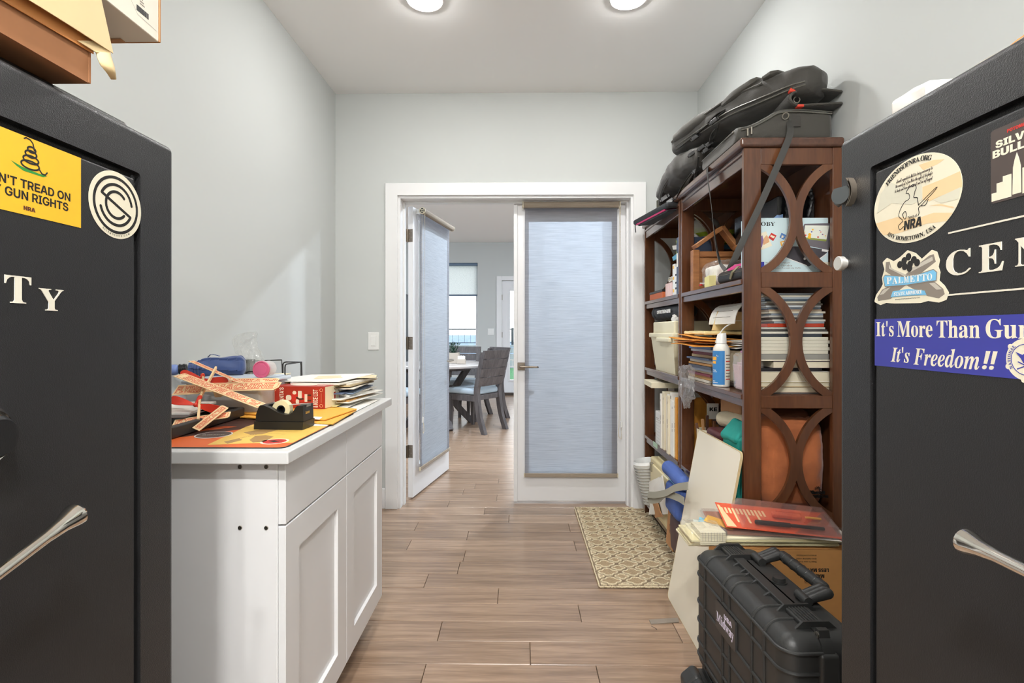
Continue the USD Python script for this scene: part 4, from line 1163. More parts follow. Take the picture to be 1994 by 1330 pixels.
# tape dispenser
m_olive = mat('dispenser_black', '#1d1d1b', 0.42, bump=(900, 0.2, 0.0004))
t = T('tape_dispenser', 'black weighted tape dispenser with a cream roll on the desk mat', 'tape dispenser', (-0.731, 1.400, CT + 0.0024), rz=-3.6)
L = 0.141
add(t, 'base', hull([(0.0, 0.0, 0.0), (L - 0.002, 0.0, 0.0), (0.0, 0.068, 0), (L - 0.002, 0.068, 0), (0.001, 0.0, 0.022), (L, 0, 0.022), (0.001, 0.068, 0.022), (L, 0.068, 0.022)]), m_olive)
prof = [(0.003, 0.0225), (0.004, 0.040), (0.012, 0.062), (0.017, 0.066), (0.026, 0.0655), (0.045, 0.058)] + [tuple(p) for p in curve([(0.045, 0.058), (0.068, 0.046), (0.090, 0.041), (0.106, 0.045), (0.118, 0.062)], 10)[1:]] + [(0.122, 0.0655), (0.138, 0.0655), (0.1395, 0.0225)]
up = mv(prism(sg.Polygon(prof), 0.060), frame((0, 0.064, 0), (1, 0, 0), (0, 0, 1)))
add(t, 'body', cut(up, box3(0.028, 0.112, 0.020, 0.048, 0.030, 0.2)), m_olive)
rl = mv(lathe([(0.0125, 0.0), (0.0260, 0.0), (0.0260, 0.019), (0.0125, 0.019), (0.0125, 0.0)], 36), frame((0.064, 0.044, 0.051), (1, 0, 0), (0, 0, 1)))
add(t, 'tape_roll', rl, mat('cream_tape', '#e9dcae', 0.35))
add(t, 'roll_core', mv(lathe([(0.009, 0.001), (0.0123, 0.001), (0.0123, 0.018), (0.009, 0.018), (0.009, 0.001)], 28), frame((0.064, 0.044, 0.051), (1, 0, 0), (0, 0, 1))), m_black)
add(t, 'tape_strip', quad((0.086, 0.025, 0.0645), (0.086, 0.044, 0.0645), (0.124, 0.044, 0.0672), (0.124, 0.025, 0.0672), 2, 5, thick=0.0004), m_milky)
add(t, 'cutter', J(B(0.122, 0.140, 0.022, 0.047, 0.0655, 0.0672, 0.0003), B(0.138, 0.1405, 0.022, 0.047, 0.060, 0.0675, 0.0003)), m_nickel)
add(t, 'lettering', mv(prism(fit(text('Scotch', 'bold'), 0.016, 0.041, 0.040, 0.049), 0.0003), frame((0.1396, 0.0, 0), (0, 1, 0), (0, 0, 1))), mat('gold_print', '#d9a94a', 0.4, 0.3), smooth=False)


# loose sheets and envelopes: corners from the photograph on their heights
def flat_sheet(name, label, cat, px, z, thick, m, group=None, lift=0.0, parent=None):
    P = [at(x, y, Z=z) for x, y in px]
    return solo(name, label, cat, quad(P[0], P[1], P[2], P[3], 4, 4, (lambda u, v: np.array((0, 0, lift * u * v))), thick), m, M=mat4(tuple(np.mean(P, 0))), group=group, world=True)


flat_sheet('paper', 'white sheet with a dark edge sticking out under the golden envelopes', 'paper', [(560, 828), (637, 829), (737, 779), (660, 775)], CT + 0.003, 0.0012, m_paper)
e1 = flat_sheet('envelope', 'golden padded envelope, the lower of two under the red box', 'envelope', [(450, 811), (648, 826), (694, 799), (520, 786)], CT + 0.0065, 0.003, m_gold)
e2 = flat_sheet('envelope', 'golden padded envelope with a white label, the upper of two under the red box', 'envelope', [(446, 803), (632, 818), (695, 796.5), (500, 781)], CT + 0.0115, 0.003, m_gold)
P = [at(x, y, Z=CT + 0.0135) for x, y in ((606, 816), (622, 817), (628, 812), (611, 811))]
add(e2, 'address_label', quad(P[0], P[1], P[2], P[3], thick=0.0004), m_paper)
flat_sheet('form', 'pale yellow printed form lying in front of the mail pile', 'form', [(620, 790), (655, 792), (692, 774), (640, 769)], CT + 0.016, 0.0008, mat('pale_yellow_paper', '#efe3a4', 0.7))
flat_sheet('paper', 'white folded sheet beside the yellow form', 'paper', [(655, 795), (672, 796), (712, 778), (690, 772)], CT + 0.010, 0.0010, m_paper)

# red card game box
m_rbox = mat('red_card', '#a83222', 0.45)
t = T('card_game_box', 'red card box with cream lettering standing behind the tape dispenser', 'box', (-0.838, 1.727, CT + 0.0135), rz=-8)
add(t, 'carton', B(0, 0.190, 0, 0.102, 0, 0.0735, 0.0008), m_rbox)
add(t, 'end_panel', B(0.1900, 0.1904, 0.004, 0.098, 0.001, 0.072, 0), mat('cream_panel', '#e9ddbc', 0.5), smooth=False)
add(t, 'end_print', B(0.1904, 0.1906, 0.062, 0.074, 0.02, 0.05, 0), m_rbox, smooth=False)
Fz = frame((0, 0, 0), (1, 0, 0), (0, 0, 1))
s1 = sa.rotate(text("SANTA'S", 'bold'), 90, origin=(0, 0)); s2 = sa.rotate(text('& NICE LIST', 'bold'), 90, origin=(0, 0))
add(t, 'lettering', mv(prism(fit(s1, 0.026, 0.014, 0.042, 0.069), 0.0003), Fz), m_letter, smooth=False)
add(t, 'lettering', mv(prism(fit(s2, 0.148, 0.004, 0.166, 0.064), 0.0003), Fz), m_letter, smooth=False)
gift = [rrect(0.050, 0.026, 0.070, 0.044, 0.007), rrect(0.074, 0.046, 0.088, 0.058, 0.006), rrect(0.094, 0.034, 0.108, 0.058, 0.002), rrect(0.118, 0.022, 0.128, 0.048, 0.001), rrect(0.086, 0.016, 0.098, 0.030, 0.003), sg.Point(0.064, 0.018).buffer(0.003)]
orn = [sg.Point(x, z).buffer(0.005).exterior.buffer(0.0005) for x, z in ((0.008, 0.010), (0.178, 0.010), (0.178, 0.062), (0.008, 0.062))] + [sg.box(x - 0.0003, 0.02, x + 0.0003, 0.052) for x in (0.008, 0.178)]
add(t, 'picture_print', mv(prism(union_all(gift), 0.0003), Fz), m_letter, smooth=False)
add(t, 'picture_print', mv(prism(union_all([rrect(0.070, 0.022, 0.118, 0.052, 0.008)] + []), 0.0002), Fz), m_red, smooth=False)
add(t, 'picture_print', mv(prism(union_all([rrect(0.128, 0.042, 0.142, 0.047, 0.002), rrect(0.128, 0.024, 0.142, 0.029, 0.002), stroke([(0.090, 0.036), (0.100, 0.030), (0.112, 0.032)], 0.006)]), 0.0004), Fz), m_dkbr, smooth=False)
add(t, 'ornament_print', mv(prism(union_all(orn), 0.0003), Fz), m_peach, smooth=False)
add(t, 'lid_print', mv(prism(union_all([ellipse(0.085, 0.05, 0.05, 0.022), fit(text('NICE LIST', 'bold'), 0.140, 0.035, 0.170, 0.05)]), 0.0003), mat4((0, 0, 0.0735))), m_letter, smooth=False)

# the mail pile at the counter's far right corner
rr = np.random.default_rng(11)
pal = [mat('mail_%d' % i, c, 0.55) for i, c in enumerate(('#efece4', '#e2d2ae', '#cfd8e6', '#5f6f8e', '#d9cfc0', '#6a5a48', '#c9b58c', '#e8e4dc', '#8ea2bd', '#3f3a36', '#d8a35a', '#e6dfd2'))]
z = CT + 0.0005
for i in range(17):
    th = float(rr.uniform(0.003, 0.0062))
    w, d = float(rr.uniform(0.19, 0.24)), float(rr.uniform(0.25, 0.31))
    a = float(rr.uniform(-9, 9)) - 6
    cx, cy = -0.700 + float(rr.uniform(-0.03, 0.015)) - (0.02 if i > 8 else 0) + 0.02, 1.925 + float(rr.uniform(-0.025, 0.02))
    if i == 0:
        z = CT + 0.0185
    solo('mail_piece', 'thin magazine or folded mailer lying in the pile of mail at the counter end', 'mail', B(-w / 2, w / 2, -d / 2, d / 2, 0, th, 0.0006), pal[int(rr.integers(0, 12))], (cx, cy, z), a, group='pile of mail on the counter')
    z += th + 0.0002
ZP = z
solo('mail_piece', 'wide white envelope lying across the top of the mail pile', 'mail', quad((-0.19, -0.13, 0), (0.12, -0.15, 0.003), (0.145, 0.13, 0.004), (-0.13, 0.15, 0), 5, 5, lambda u, v: np.array((0, 0, 0.004 * u * v)), 0.002), pal[0], (-0.735, 1.93, z + 0.002), -4)
solo('mail_piece', 'cream envelope second from the top of the mail pile, pushed to the right', 'mail', B(-0.11, 0.11, -0.06, 0.06, 0, 0.0018, 0.0004), pal[1], (-0.66, 1.95, z + 0.0055), 14)

# translucent storage bin with a lid
m_bin = film_mat('frosted_bin', (0.86, 0.88, 0.88), 0.72, 0.25, 0.05)
t = T('storage_bin', 'translucent plastic storage bin with a greyish lid under the model planes', 'bin', (-0.955, 1.735, CT + 0.0022))
add(t, 'tub', cut(RB(-0.125, 0.125, -0.10, 0.10, 0, 0.105, 0.012, 1), RB(-0.122, 0.122, -0.097, 0.097, 0.003, 0.2, 0.010, 1)), m_bin)
add(t, 'lid', J(RB(-0.132, 0.132, -0.107, 0.107, 0.100, 0.112, 0.005, 1), RB(-0.115, 0.115, -0.09, 0.09, 0.111, 0.117, 0.003, 1)), mat('pale_grey_lid', '#c3ccd6', 0.4))
rr = np.random.default_rng(3)
for i in range(7):
    cl_ = ['#b43b34', '#8a4f8f', '#4b5d8a', '#caa15a', '#5d5a55', '#3d6a5a', '#a87d4a'][i]
    add(t, 'small_part', mv(RB(-0.02, 0.02, -0.012, 0.012, 0, 0.018, 0.004, 1), loc=(-0.09 + 0.03 * i, float(rr.uniform(-0.07, 0.05)), 0.004), rz=float(rr.uniform(0, 180))), mat('bin_part_%d' % i, cl_, 0.5))
# black tray
t = T('tray', 'long black plastic tray at the left of the counter under the planes', 'tray', (-1.03, 1.425, CT + 0.0022))
add(t, 'shell', cut(RB(-0.165, 0.165, -0.165, 0.18, 0, 0.032, 0.006, 1), RB(-0.152, 0.152, -0.152, 0.167, 0.008, 0.2, 0.005, 1)), mat('tray_plastic', '#2b2a28', 0.45))
sp = curve([(0.06, -0.14, 0.022), (0.075, -0.13, 0.026), (0.09, -0.14, 0.024), (0.08, -0.15, 0.02), (0.065, -0.146, 0.026), (0.10, -0.135, 0.03)], 30)
solo('cord', 'short teal cord lying in the black tray', 'cord', tube(sp, 0.0025, 6), mat('teal_cord', '#4aa79a', 0.6), (-1.03, 1.425, CT + 0.0022))
solo('card', 'black printed card lying across the black tray', 'card', B(-0.11, 0.11, -0.06, 0.06, 0, 0.0015, 0.0003), m_dkpur, (-1.03, 1.43, CT + 0.0355), 8)
solo('notepad', 'white notepad leaning on the black tray behind the propeller', 'notepad', B(-0.12, 0.12, -0.08, 0.08, 0, 0.008, 0.001), m_paper, (-1.06, 1.50, CT + 0.040), 6, 4)

# balsa model planes with red propellers
m_balsa = mat('balsa_wood', '#f0cf9f', 0.6, var=(40, 0.06), stretch=(1, 1, 1))
m_redp = mat('red_propeller_plastic', '#e8402c', 0.28)
m_rprint = mat('red_stamp', '#d9573a', 0.6)
q1 = lambda x, y, Y: at(335 + x * 0.12783, 690 + y * 0.12783, Y=Y)


def outline_text(s):
    g = text(s, 'black').simplify(0.015)
    return g.buffer(0.0).difference(g.buffer(-0.08))


def board(par, name, p00, p10, p01, words_=None, tip=0.2, flip=False, thick=0.0016, edge=True, under=False):
    """a balsa board: corner, corner along its length, corner across; stamped in red"""
    p00, p10, p01 = (np.array(p, float) for p in (p00, p10, p01))
    Lb, Wb = np.linalg.norm(p10 - p00), np.linalg.norm(p01 - p00)
    F = frame(p00, p10 - p00, p01 - p00)
    Wb = abs((p01 - p00) @ F[:3, 1])
    k = tip * Wb
    o = sg.Polygon([(0, 0), (Lb - k, 0), (Lb, k), (Lb, Wb - k * 0.5), (Lb - k * 1.5, Wb), (0, Wb)])
    b = add(par, name, mv(prism(o, thick), F), m_balsa, smooth=False)
    gs = []
    if edge:
        e = o.buffer(-0.005)
        gs.append(e.difference(e.buffer(-0.0011)))
    if words_:
        g = fit(outline_text(words_), 0.07 * Lb, 0.20 * Wb, 0.92 * Lb, 0.80 * Wb)
        if flip:
            g = sa.rotate(g, 180, origin=(Lb / 2, Wb / 2))
        gs.append(g)
    if gs:
        if under:                                        # stamped on the other face, mirrored to read rightly
            gs[-1] = sa.scale(gs[-1], -1, 1, origin=(Lb / 2, Wb / 2))
        add(b, 'stamp', mv(prism(union_all(gs), 0.0003), F @ mat4((0, 0, -0.0003 if under else thick))), m_rprint, smooth=False)
    return b


def stick(par, p0, p1, w=0.0055):
    p0, p1 = np.array(p0), np.array(p1)
    F = frame(p0, p1 - p0, (0.2, 1, 0.4))
    add(par, 'fuselage_stick', mv(B(0, np.linalg.norm(p1 - p0), -w / 2, w / 2, -w, w, 0.0005), F), m_balsa)


def prop(par, c, a, b, w=0.011):
    c, a, b = np.array(c), np.array(a), np.array(b)
    h = add(par, 'propeller', hull_balls([(c, 0.006), (c + (0, 0.012, 0), 0.004)], 1), m_redp)
    for e, s in ((a, 1), (b, -1)):
        d = e - c; Ln = np.linalg.norm(d); d /= Ln
        up = np.array((0.0, 0.35 * s, 1.0)); up -= d * (up @ d); up /= np.linalg.norm(up)
        pts, wd = [], []
        for t_ in np.linspace(0.02, 1, 14):
            pts.append(c + d * Ln * t_ + np.array((0, -0.002, 0)))
            ww = w * 2 * (0.22 + 0.85 * math.sin(min(1, t_ * 1.05) * math.pi * 0.62)) * (1 if t_ < 0.86 else math.sqrt(max(0.02, 1 - ((t_ - 0.86) / 0.145) ** 2)))
            tw = 0.9 * (1 - t_) * s
            wd.append((up * math.cos(tw) + np.cross(d, up) * math.sin(tw)) * ww)
        add(h, 'blade', strap(pts, np.array(wd), 0.0016), m_redp)


t = T('model_plane', 'balsa model plane lying on its wing with FLYING MACHINE upside down, nose towards the mat', 'model plane', tuple(q1(480, 560, 1.47)), world=True)
stick(t, q1(670, 205, 1.60), q1(425, 660, 1.455))
add(t, 'nose_block', hull_balls([(q1(425, 655, 1.455), 0.0065), (q1(372, 742, 1.44), 0.004)], 1), m_redp)
prop(t, q1(355, 770, 1.430), q1(-30, 680, 1.445), q1(800, 862, 1.42), 0.0115)
board(t, 'wing', q1(20, 340, 1.475), q1(1330, 835, 1.435), q1(20, 228, 1.52), 'FLYING MACHINE', 0.25, True)
board(t, 'tail_wing', q1(1080, 425, 1.565), q1(258, 76, 1.625), q1(1000, 450, 1.55) if False else q1(1060, 395, 1.60), 'FLYING MACHINE', 0.5, False) if False else board(t, 'tail_wing', q1(250, 108, 1.610), q1(1010, 440, 1.560), q1(262, 70, 1.635), 'FLYING MACHINE', 0.3, True)
t = T('model_plane', 'balsa model plane with a MACHINE wing facing the room, resting on the storage bin', 'model plane', tuple(q1(1000, 500, 1.56)), world=True)
stick(t, q1(465, 300, 1.60), q1(470, 480, 1.57), 0.006)
add(t, 'nose_block', hull_balls([(q1(466, 318, 1.595), 0.0068), (q1(466, 335, 1.593), 0.0068)], 1), m_redp)
prop(t, q1(495, 392, 1.59), q1(140, 268, 1.60), q1(860, 396, 1.585), 0.0105)
board(t, 'wing', q1(505, 575, 1.535), q1(1600, 545, 1.525), q1(505, 445, 1.57), '  MACHINE', 0.3)
board(t, 'wing', q1(820, 445, 1.60), q1(1590, 440, 1.585), q1(820, 372, 1.625), 'FLYING', 0.3, True)
add(t, 'wing_clip', mv(prism(sg.Polygon([(0, 0), (0.034, 0), (0.034, 0.012), (0.018, 0.020), (0, 0.018)]), 0.0016), frame(q1(625, 570, 1.52), q1(870, 540, 1.52) - q1(625, 570, 1.52), (0, 0.3, -1))), m_balsa, smooth=False)
t = T('model_plane', 'balsa model plane lying tail first across the black tray at the safe', 'model plane', tuple(q1(400, 900, 1.38)), world=True)
stick(t, q1(425, 690, 1.455), q1(398, 1008, 1.375), 0.006)
board(t, 'tail_wing', q1(305, 1118, 1.340), q1(760, 770, 1.42), q1(470, 1122, 1.345), 'FLYING', 0.12, under=True)
board(t, 'wing', q1(0, 1098, 1.36), q1(870, 965, 1.40), q1(0, 1010, 1.385), 'FLYING MACHINE', 0.15)
board(t, 'wing', q1(0, 625, 1.50), q1(430, 605, 1.495), q1(0, 480, 1.53), 'FLYING', 0.15)

# navy umbrella
m_navy = mat('navy_cloth', '#33487a', 0.6, sheen=0.3)
A, Bq = at(478, 711, Y=1.80), at(368, 718, Y=1.735)
A[2] += 0.002
d = Bq - A; Ln = np.linalg.norm(d); d /= Ln
u = np.cross(d, (0, 0, 1.0)); u /= np.linalg.norm(u); w = np.cross(u, d)
rings = []
for s in np.linspace(0, 1, 40):
    R = 0.034 * (0.55 + 0.45 * min(1, s / 0.06)) * (1 - 0.12 * s) * (1.0 if s < 0.72 else 1 - 0.45 * (s - 0.72) / 0.28)
    a = np.linspace(0, 2 * np.pi, 60, endpoint=False)
    R = R * (0.93 + 0.20 * ((a * 5 / (2 * np.pi) + s * 0.55) % 1.0) ** 1.6 + 0.05 * np.sin(a * 3 + 14 * s) + (0.10 * math.sin(s * 110) if s > 0.74 else 0))
    rings.append(A + d * Ln * s + R[:, None] * (np.cos(a)[:, None] * u + np.sin(a)[:, None] * w))
t = T('umbrella', 'folded navy blue compact umbrella lying on the wire letter tray', 'umbrella', tuple(A), world=True)
add(t, 'folded_canopy', loft(rings), m_navy, smooth=40)
E = Bq + d * 0.002
add(t, 'runner', J([CYL(E + d * (0.004 + 0.006 * i), E + d * (0.008 + 0.006 * i), 0.016 + 0.002 * (i % 2), n=18) for i in range(4)]), m_black)
add(t, 'handle', hull_balls([(E + d * 0.04, 0.018), (E + d * 0.085, 0.017)], 2), mat('blue_handle', '#6d83b8', 0.45))
add(t, 'strap', strap(curve([A + d * Ln * 0.45 + w * 0.036, A + d * Ln * 0.60 + w * 0.044 + u * 0.01, A + d * Ln * 0.68 + w * 0.034 + u * 0.02], 8), w * 0.0 + u * 0.02, 0.0015), m_navy)

# wire letter tray with papers
m_wire = mat('black_wire', '#1a1a1a', 0.4)
t = T('letter_tray', 'black wire letter tray against the wall, holding papers under the umbrella', 'letter tray', (-1.02, 1.87, CT))
x0, x1, y0, y1 = -0.165, 0.150, -0.01, 0.165
W = 0.0027
for i, (zz, sx) in enumerate(((0.066, 0), (0.020, 0.0))):
    f = add(t, 'tier_frame', J(tube([(x0, y0, zz), (x1 + sx, y0, zz), (x1 + sx, y1, zz), (x0, y1, zz)], W, 8, True)), m_wire)
    add(f, 'mesh_floor', J([tube([(x0, y, zz), (x1, y, zz)], 0.0009, 4) for y in np.linspace(y0, y1, 12)] + [tube([(x, y0, zz), (x, y1, zz)], 0.0009, 4) for x in np.linspace(x0, x1, 20)]), m_wire, kind='stuff')


def loopw(x, ya, yb, za, zb):
    k = 0.012
    return tube(np.vstack([[(x, ya, za)], curve([(x, ya, zb - k), (x, ya + 0.3 * k, zb - 0.3 * k), (x, ya + k, zb)], 6), curve([(x, yb - k, zb), (x, yb - 0.3 * k, zb - 0.3 * k), (x, yb, zb - k)], 6), [(x, yb, za)]]), W, 8)


add(t, 'side_loop', loopw(x1, y0 + 0.03, y1 - 0.004, 0.0, 0.150), m_wire)
add(t, 'side_loop', tube(np.vstack([[(x1 - 0.075, y1, 0.066)], [(x1 - 0.075, y1, 0.13)], curve([(x1 - 0.075, y1, 0.140), (x1 - 0.071, y1, 0.147), (x1 - 0.062, y1, 0.150)], 6), [(x1, y1, 0.150)], [(x1 + 0.002, y1, 0.066)]]), W, 8), m_wire)
add(t, 'side_loop', tube([(x0, y1, 0.02), (x0, y1, 0.150), (x1 - 0.08, y1, 0.158), (x1 - 0.075, y1, 0.066)], W, 8), m_wire)
add(t, 'front_loop', tube(np.vstack([[(0.02, y0, 0.02), (0.02, y0, 0.105)], curve([(0.02, y0, 0.115), (0.023, y0, 0.122), (0.032, y0, 0.125)], 5), curve([(0.085, y0, 0.125), (0.096, y0, 0.121), (0.10, y0, 0.110)], 5), [(0.10, y0, 0.02)]]), W, 8), m_wire)
add(t, 'foot', J([CYL((x, y, 0), (x, y, 0.02), 0.004, n=8) for x in (x0, x1) for y in (y0, y1)]), m_wire)
for i in range(6):
    solo('paper_sheet', 'sheet of paper in the wire letter tray', 'paper', quad((-0.14, -0.09, 0), (0.13 + 0.004 * (i % 3), -0.09, 0), (0.13, 0.07, 0.001), (-0.14, 0.07, 0), 4, 4, lambda u_, v_: np.array((0, 0, 0.006 * u_ * u_)), 0.004), m_cream if i % 2 else m_paper, (-1.03, 1.94, CT + 0.072 + i * 0.0055), 2.0 * (i % 3), group='papers in the wire letter tray')

# clear bag with a dark carton in it
c = at(486, 728, Y=1.90)
t = T('plastic_bag', 'clear crumpled plastic bag standing over a dark carton by the wall', 'bag', (c[0], c[1], CT + 0.106), world=True)
pts = []
for k, (z_, wx, wy, ox) in enumerate(((0.0, 0.040, 0.03, 0.012), (0.035, 0.046, 0.036, 0.012), (0.07, 0.044, 0.034, 0.006), (0.10, 0.047, 0.026, -0.010), (0.135, 0.048, 0.014, -0.016), (0.160, 0.040, 0.004, -0.008))):
    a = np.linspace(0, 2 * np.pi, 18, endpoint=False)
    pts.append(np.c_[c[0] + ox + wx * np.cos(a) * (1 + 0.1 * np.sin(3 * a + k)), c[1] + wy * np.sin(a) * (1 + 0.2 * np.sin(5 * a + 2 * k)), np.full(18, CT + 0.107 + z_ + 0.008 * (np.cos(a + 0.5) if k == 5 else 0))])
add(t, 'film', crinkle(loft(pts), 0.008, 45, 3, 0.011), m_film, smooth=20)
solo('carton', 'small dark grey carton inside the clear plastic bag', 'box', B(-0.016, 0.010, -0.02, 0.02, 0, 0.060, 0.001), mat('dark_grey_carton', '#4f514c', 0.6), (c[0] + 0.002, c[1], CT + 0.1075))
solo('carton', 'open grey carton behind the umbrella tip', 'box', cut(B(-0.03, 0.03, -0.03, 0.03, 0, 0.045, 0.001), box3(-0.026, 0.026, -0.026, 0.026, 0.004, 1)), mat('grey_carton', '#a7a196', 0.6), (c[0] - 0.075, c[1] + 0.02, CT + 0.107), -10)
# jar with a pink lid lying on the bin
c = at(508, 728, Y=1.66)
t = T('jar', 'plastic jar with a pink lid lying on the storage bin', 'jar', (c[0], c[1], CT + 0.0022 + 0.118 + 0.0275))
add(t, 'pot', mv(lathe([(0.001, 0), (0.0295, 0.0), (0.0295, 0.006), (0.026, 0.006), (0.026, 0.05), (0.001, 0.05)], 28), frame((0, 0.004, 0), (1, 0, 0), (0, 0, -1))), m_milky)
add(t, 'lid', mv(lathe([(0.001, 0), (0.0275, 0.0), (0.0275, 0.012), (0.0245, 0.0125), (0.0235, 0.0100), (0.018, 0.0100), (0.0175, 0.011), (0.001, 0.011)], 36), frame((0, 0.012, 0), (1, 0, 0), (0, 0, 1))), mat('pink_lid', '#d9698f', 0.35))
for lb, cc, (a, b), r in (('stack of pale yellow sticky notes beside the wire tray', '#ece58e', (552, 745), 6), ('teal sticky tabs beside the yellow notes', '#3fb6a8', (541, 744), -8)):
    p = at(a, b, Y=1.83)
    solo('sticky_notes', lb, 'sticky notes', B(-0.02, 0.02, -0.02, 0.02, 0, p[2] - CT + 0.002, 0.001), mat('note_' + cc[1:], cc, 0.7), (p[0], p[1], CT + 0.0003), r)
p = at(522, 775, Y=1.66)
solo('folder', 'bright green plastic folder corner between the bin and the red box', 'folder', mv(prism(sg.Polygon([(-0.05, 0), (0.012, 0), (0.022, 0.05), (-0.02, 0.06)]), 0.002), frame((0, 0, 0), (1, 0, 0), (0, 0.25, 1))), m_green, (p[0] - 0.012, p[1] + 0.07, CT + 0.014))
solo('folder', 'white paper folder standing against the green one', 'folder', mv(prism(sg.Polygon([(-0.04, 0), (0.035, 0), (0.040, 0.06), (-0.01, 0.05)]), 0.002), frame((0, 0, 0), (1, 0, 0), (0, 0.3, 1))), m_paper, (p[0] + 0.008, p[1] + 0.062, CT + 0.014))
# ================================================================ IN THE BOOKCASES
FY = BY0 + BL + 0.016          # near end of the far bookcase
Z1, Z2, Z3, Z4 = (s + 0.0005 for s in SHELF)
m_lime = mat('lime_towel', '#b9cf3c', 0.9, bump=(300, 0.4, 0.001))
m_aqua = mat('aqua_towel', '#6fb3cf', 0.9, bump=(300, 0.4, 0.001))
m_whcl = mat('white_towel', '#ebe7e0', 0.9)
m_maroon = mat('maroon_card', '#5c2a2c', 0.5)
m_beige = mat('beige_plastic', '#e9e0c0', 0.45)


def bx(name, label, cat, x0, x1, y0, y1, z0, z1, m, rz=0.0, c=0.001, group=None):
    return solo(name, label, cat, B(x0 - (x0 + x1) / 2, x1 - (x0 + x1) / 2, y0 - (y0 + y1) / 2, y1 - (y0 + y1) / 2, 0, z1 - z0, c), m, ((x0 + x1) / 2, (y0 + y1) / 2, z0), rz, group=group)


def stamp(par, name, poly, x, m, z0=0.0, h=0.0002, side='x'):
    """flat print on the face that looks to -x (side x) or to -y (side y); par's own coordinates"""
    F = frame((x, 0, 0), (0, -1, 0), (0, 0, 1)) if side == 'x' else frame((0, x, 0), (1, 0, 0), (0, 0, 1))
    return add(par, name, mv(prism(poly, h), F), m, smooth=False)


# ---- far bookcase, top shelf
t = T('box', 'small orange box with a black lid at the far end of the upper shelf', 'box', (0.855, 3.03, Z1))
add(t, 'carton', B(-0.05, 0.05, -0.14, 0.14, 0, 0.036, 0.002), mat('orange_card', '#c9673a', 0.6))
add(t, 'lid', B(-0.052, 0.052, -0.142, 0.142, 0.036, 0.050, 0.003), m_black)
for i in range(3):
    bx('packet', 'small pink packet standing beside the orange box on the upper shelf', 'packet', 0.815, 0.90, 2.745 + i * 0.042, 2.782 + i * 0.042, Z1, Z1 + 0.075, mat('pink_packet', '#eccbc6', 0.5) if i == 0 else LK + 'pink_packet', group='pink packets on the upper shelf')
for i, (h, lb) in enumerate(((0.165, 'tall white box with yellow dots, left of its pair'), (0.145, 'tall white box with black print next to the blue binder'))):
    y = 2.698 - i * 0.042
    t = T('slim_box', lb, 'box', (0.855, y, Z1))
    add(t, 'carton', B(-0.045, 0.045, -0.0185, 0.0185, 0, h, 0.001), m_plastic_w)
    stamp(t, 'dot_print', union_all([sg.box(-0.012, h * k, 0.010, h * (k + 0.1)) for k in (0.1, 0.5, 0.85)]) if i == 0 else union_all([sg.box(-0.012, h * k, 0.008, h * (k + 0.07)) for k in (0.2, 0.4, 0.68)]), -0.0452, m_yel if i == 0 else m_ink)
t = T('binder', 'dark blue binder with a white spine label on the far upper shelf', 'binder', (0.90, 2.618, Z1))
add(t, 'cover', B(-0.095, 0.11, -0.016, 0.016, 0, 0.29, 0.002), mat('slate_blue', '#46536b', 0.5))
stamp(t, 'spine_label', sg.box(-0.011, 0.14, 0.011, 0.21), -0.0952, m_paper)
bx('wooden_box', 'small brown wooden box behind the white slim boxes', 'box', 0.91, 1.02, 2.67, 2.80, Z1, Z1 + 0.10, m_mah)
t = T('magazine', 'magazine with an orange and red flower cover leaning behind the slim boxes', 'magazine', (0.925, 2.70, Z1 + 0.101), ry=6)
add(t, 'pages', B(-0.004, 0.004, -0.07, 0.07, 0, 0.115, 0.0005), m_maroon)
fl_ = np.random.default_rng(2)
for m_, n_ in ((m_orange_env, 9), (m_red, 6), (m_green, 5)):
    stamp(t, 'flower_print', union_all([ellipse(float(fl_.uniform(-0.05, 0.05)), float(fl_.uniform(0.012, 0.09)), 0.013, 0.009, 5) for _ in range(n_)]).intersection(sg.box(-0.069, 0.001, 0.069, 0.114)), -0.0043, m_, h=0.0001 * (1 + n_ % 3))
bx('carton', 'maroon carton under the folded towels on the upper shelf', 'box', 0.95, 1.10, 2.66, 2.86, Z1, Z1 + 0.235, m_maroon)
zt = Z1 + 0.2365
for i, (m_, lb) in enumerate(((m_aqua, 'folded aqua towel at the bottom of the towel pile'), (m_lime, 'folded lime green towel in the middle of the towel pile'), (m_whcl, 'folded grey white towel in the towel pile'), (m_lime, 'folded lime green towel on top of the towel pile'))):
    G = np.array([[(0.85 + 0.02 * (i % 2) + 0.24 * v + 0.0, 2.66 + 0.19 * u, zt + 0.013 + 0.026 * i - 0.03 * (1 - v) ** 2 + 0.006 * math.sin(5 * u + i)) for v in np.linspace(0, 1, 10)] for u in np.linspace(0, 1, 8)])
    solo('towel', lb, 'towel', sheet(G, 0.022), m_, M=mat4((0.96, 2.75, zt + 0.026 * i)), world=True)
solo('cloth', 'white crumpled cloth beside the towel pile', 'cloth', crinkle(RB(-0.03, 0.06, -0.035, 0.035, -0.03, 0.05, 0.025), 0.012, 30, 4, 0.015), m_whcl, (0.865, 2.665, zt + 0.035))
for i in range(5):
    solo('leaflet', 'cream leaflet in the slanted bundle left of the flower magazine', 'leaflet', B(-0.055, 0.055, -0.05, 0.05, 0, 0.004, 0.0005), m_cream if i % 2 else m_paper, (0.875 + 0.004 * i, 2.82, Z1 + 0.10 + 0.0065 * i), 8 * (i - 2), 0, -22, group='bundle of leaflets on the far upper shelf')
bx('carton', 'dark brown carton holding up the leaflets on the upper shelf', 'box', 0.88, 1.0, 2.84, 2.94, Z1, Z1 + 0.095, m_dkbr)
solo('cap', 'white cap stuffed under the top of the far bookcase', 'cap', hull_balls([((0, 0, 0.03), 0.05), ((0.05, 0.02, 0.03), 0.05), ((-0.07, -0.02, 0.012), 0.012)], 2), m_whcl, (0.98, 2.76, zt + 0.108))

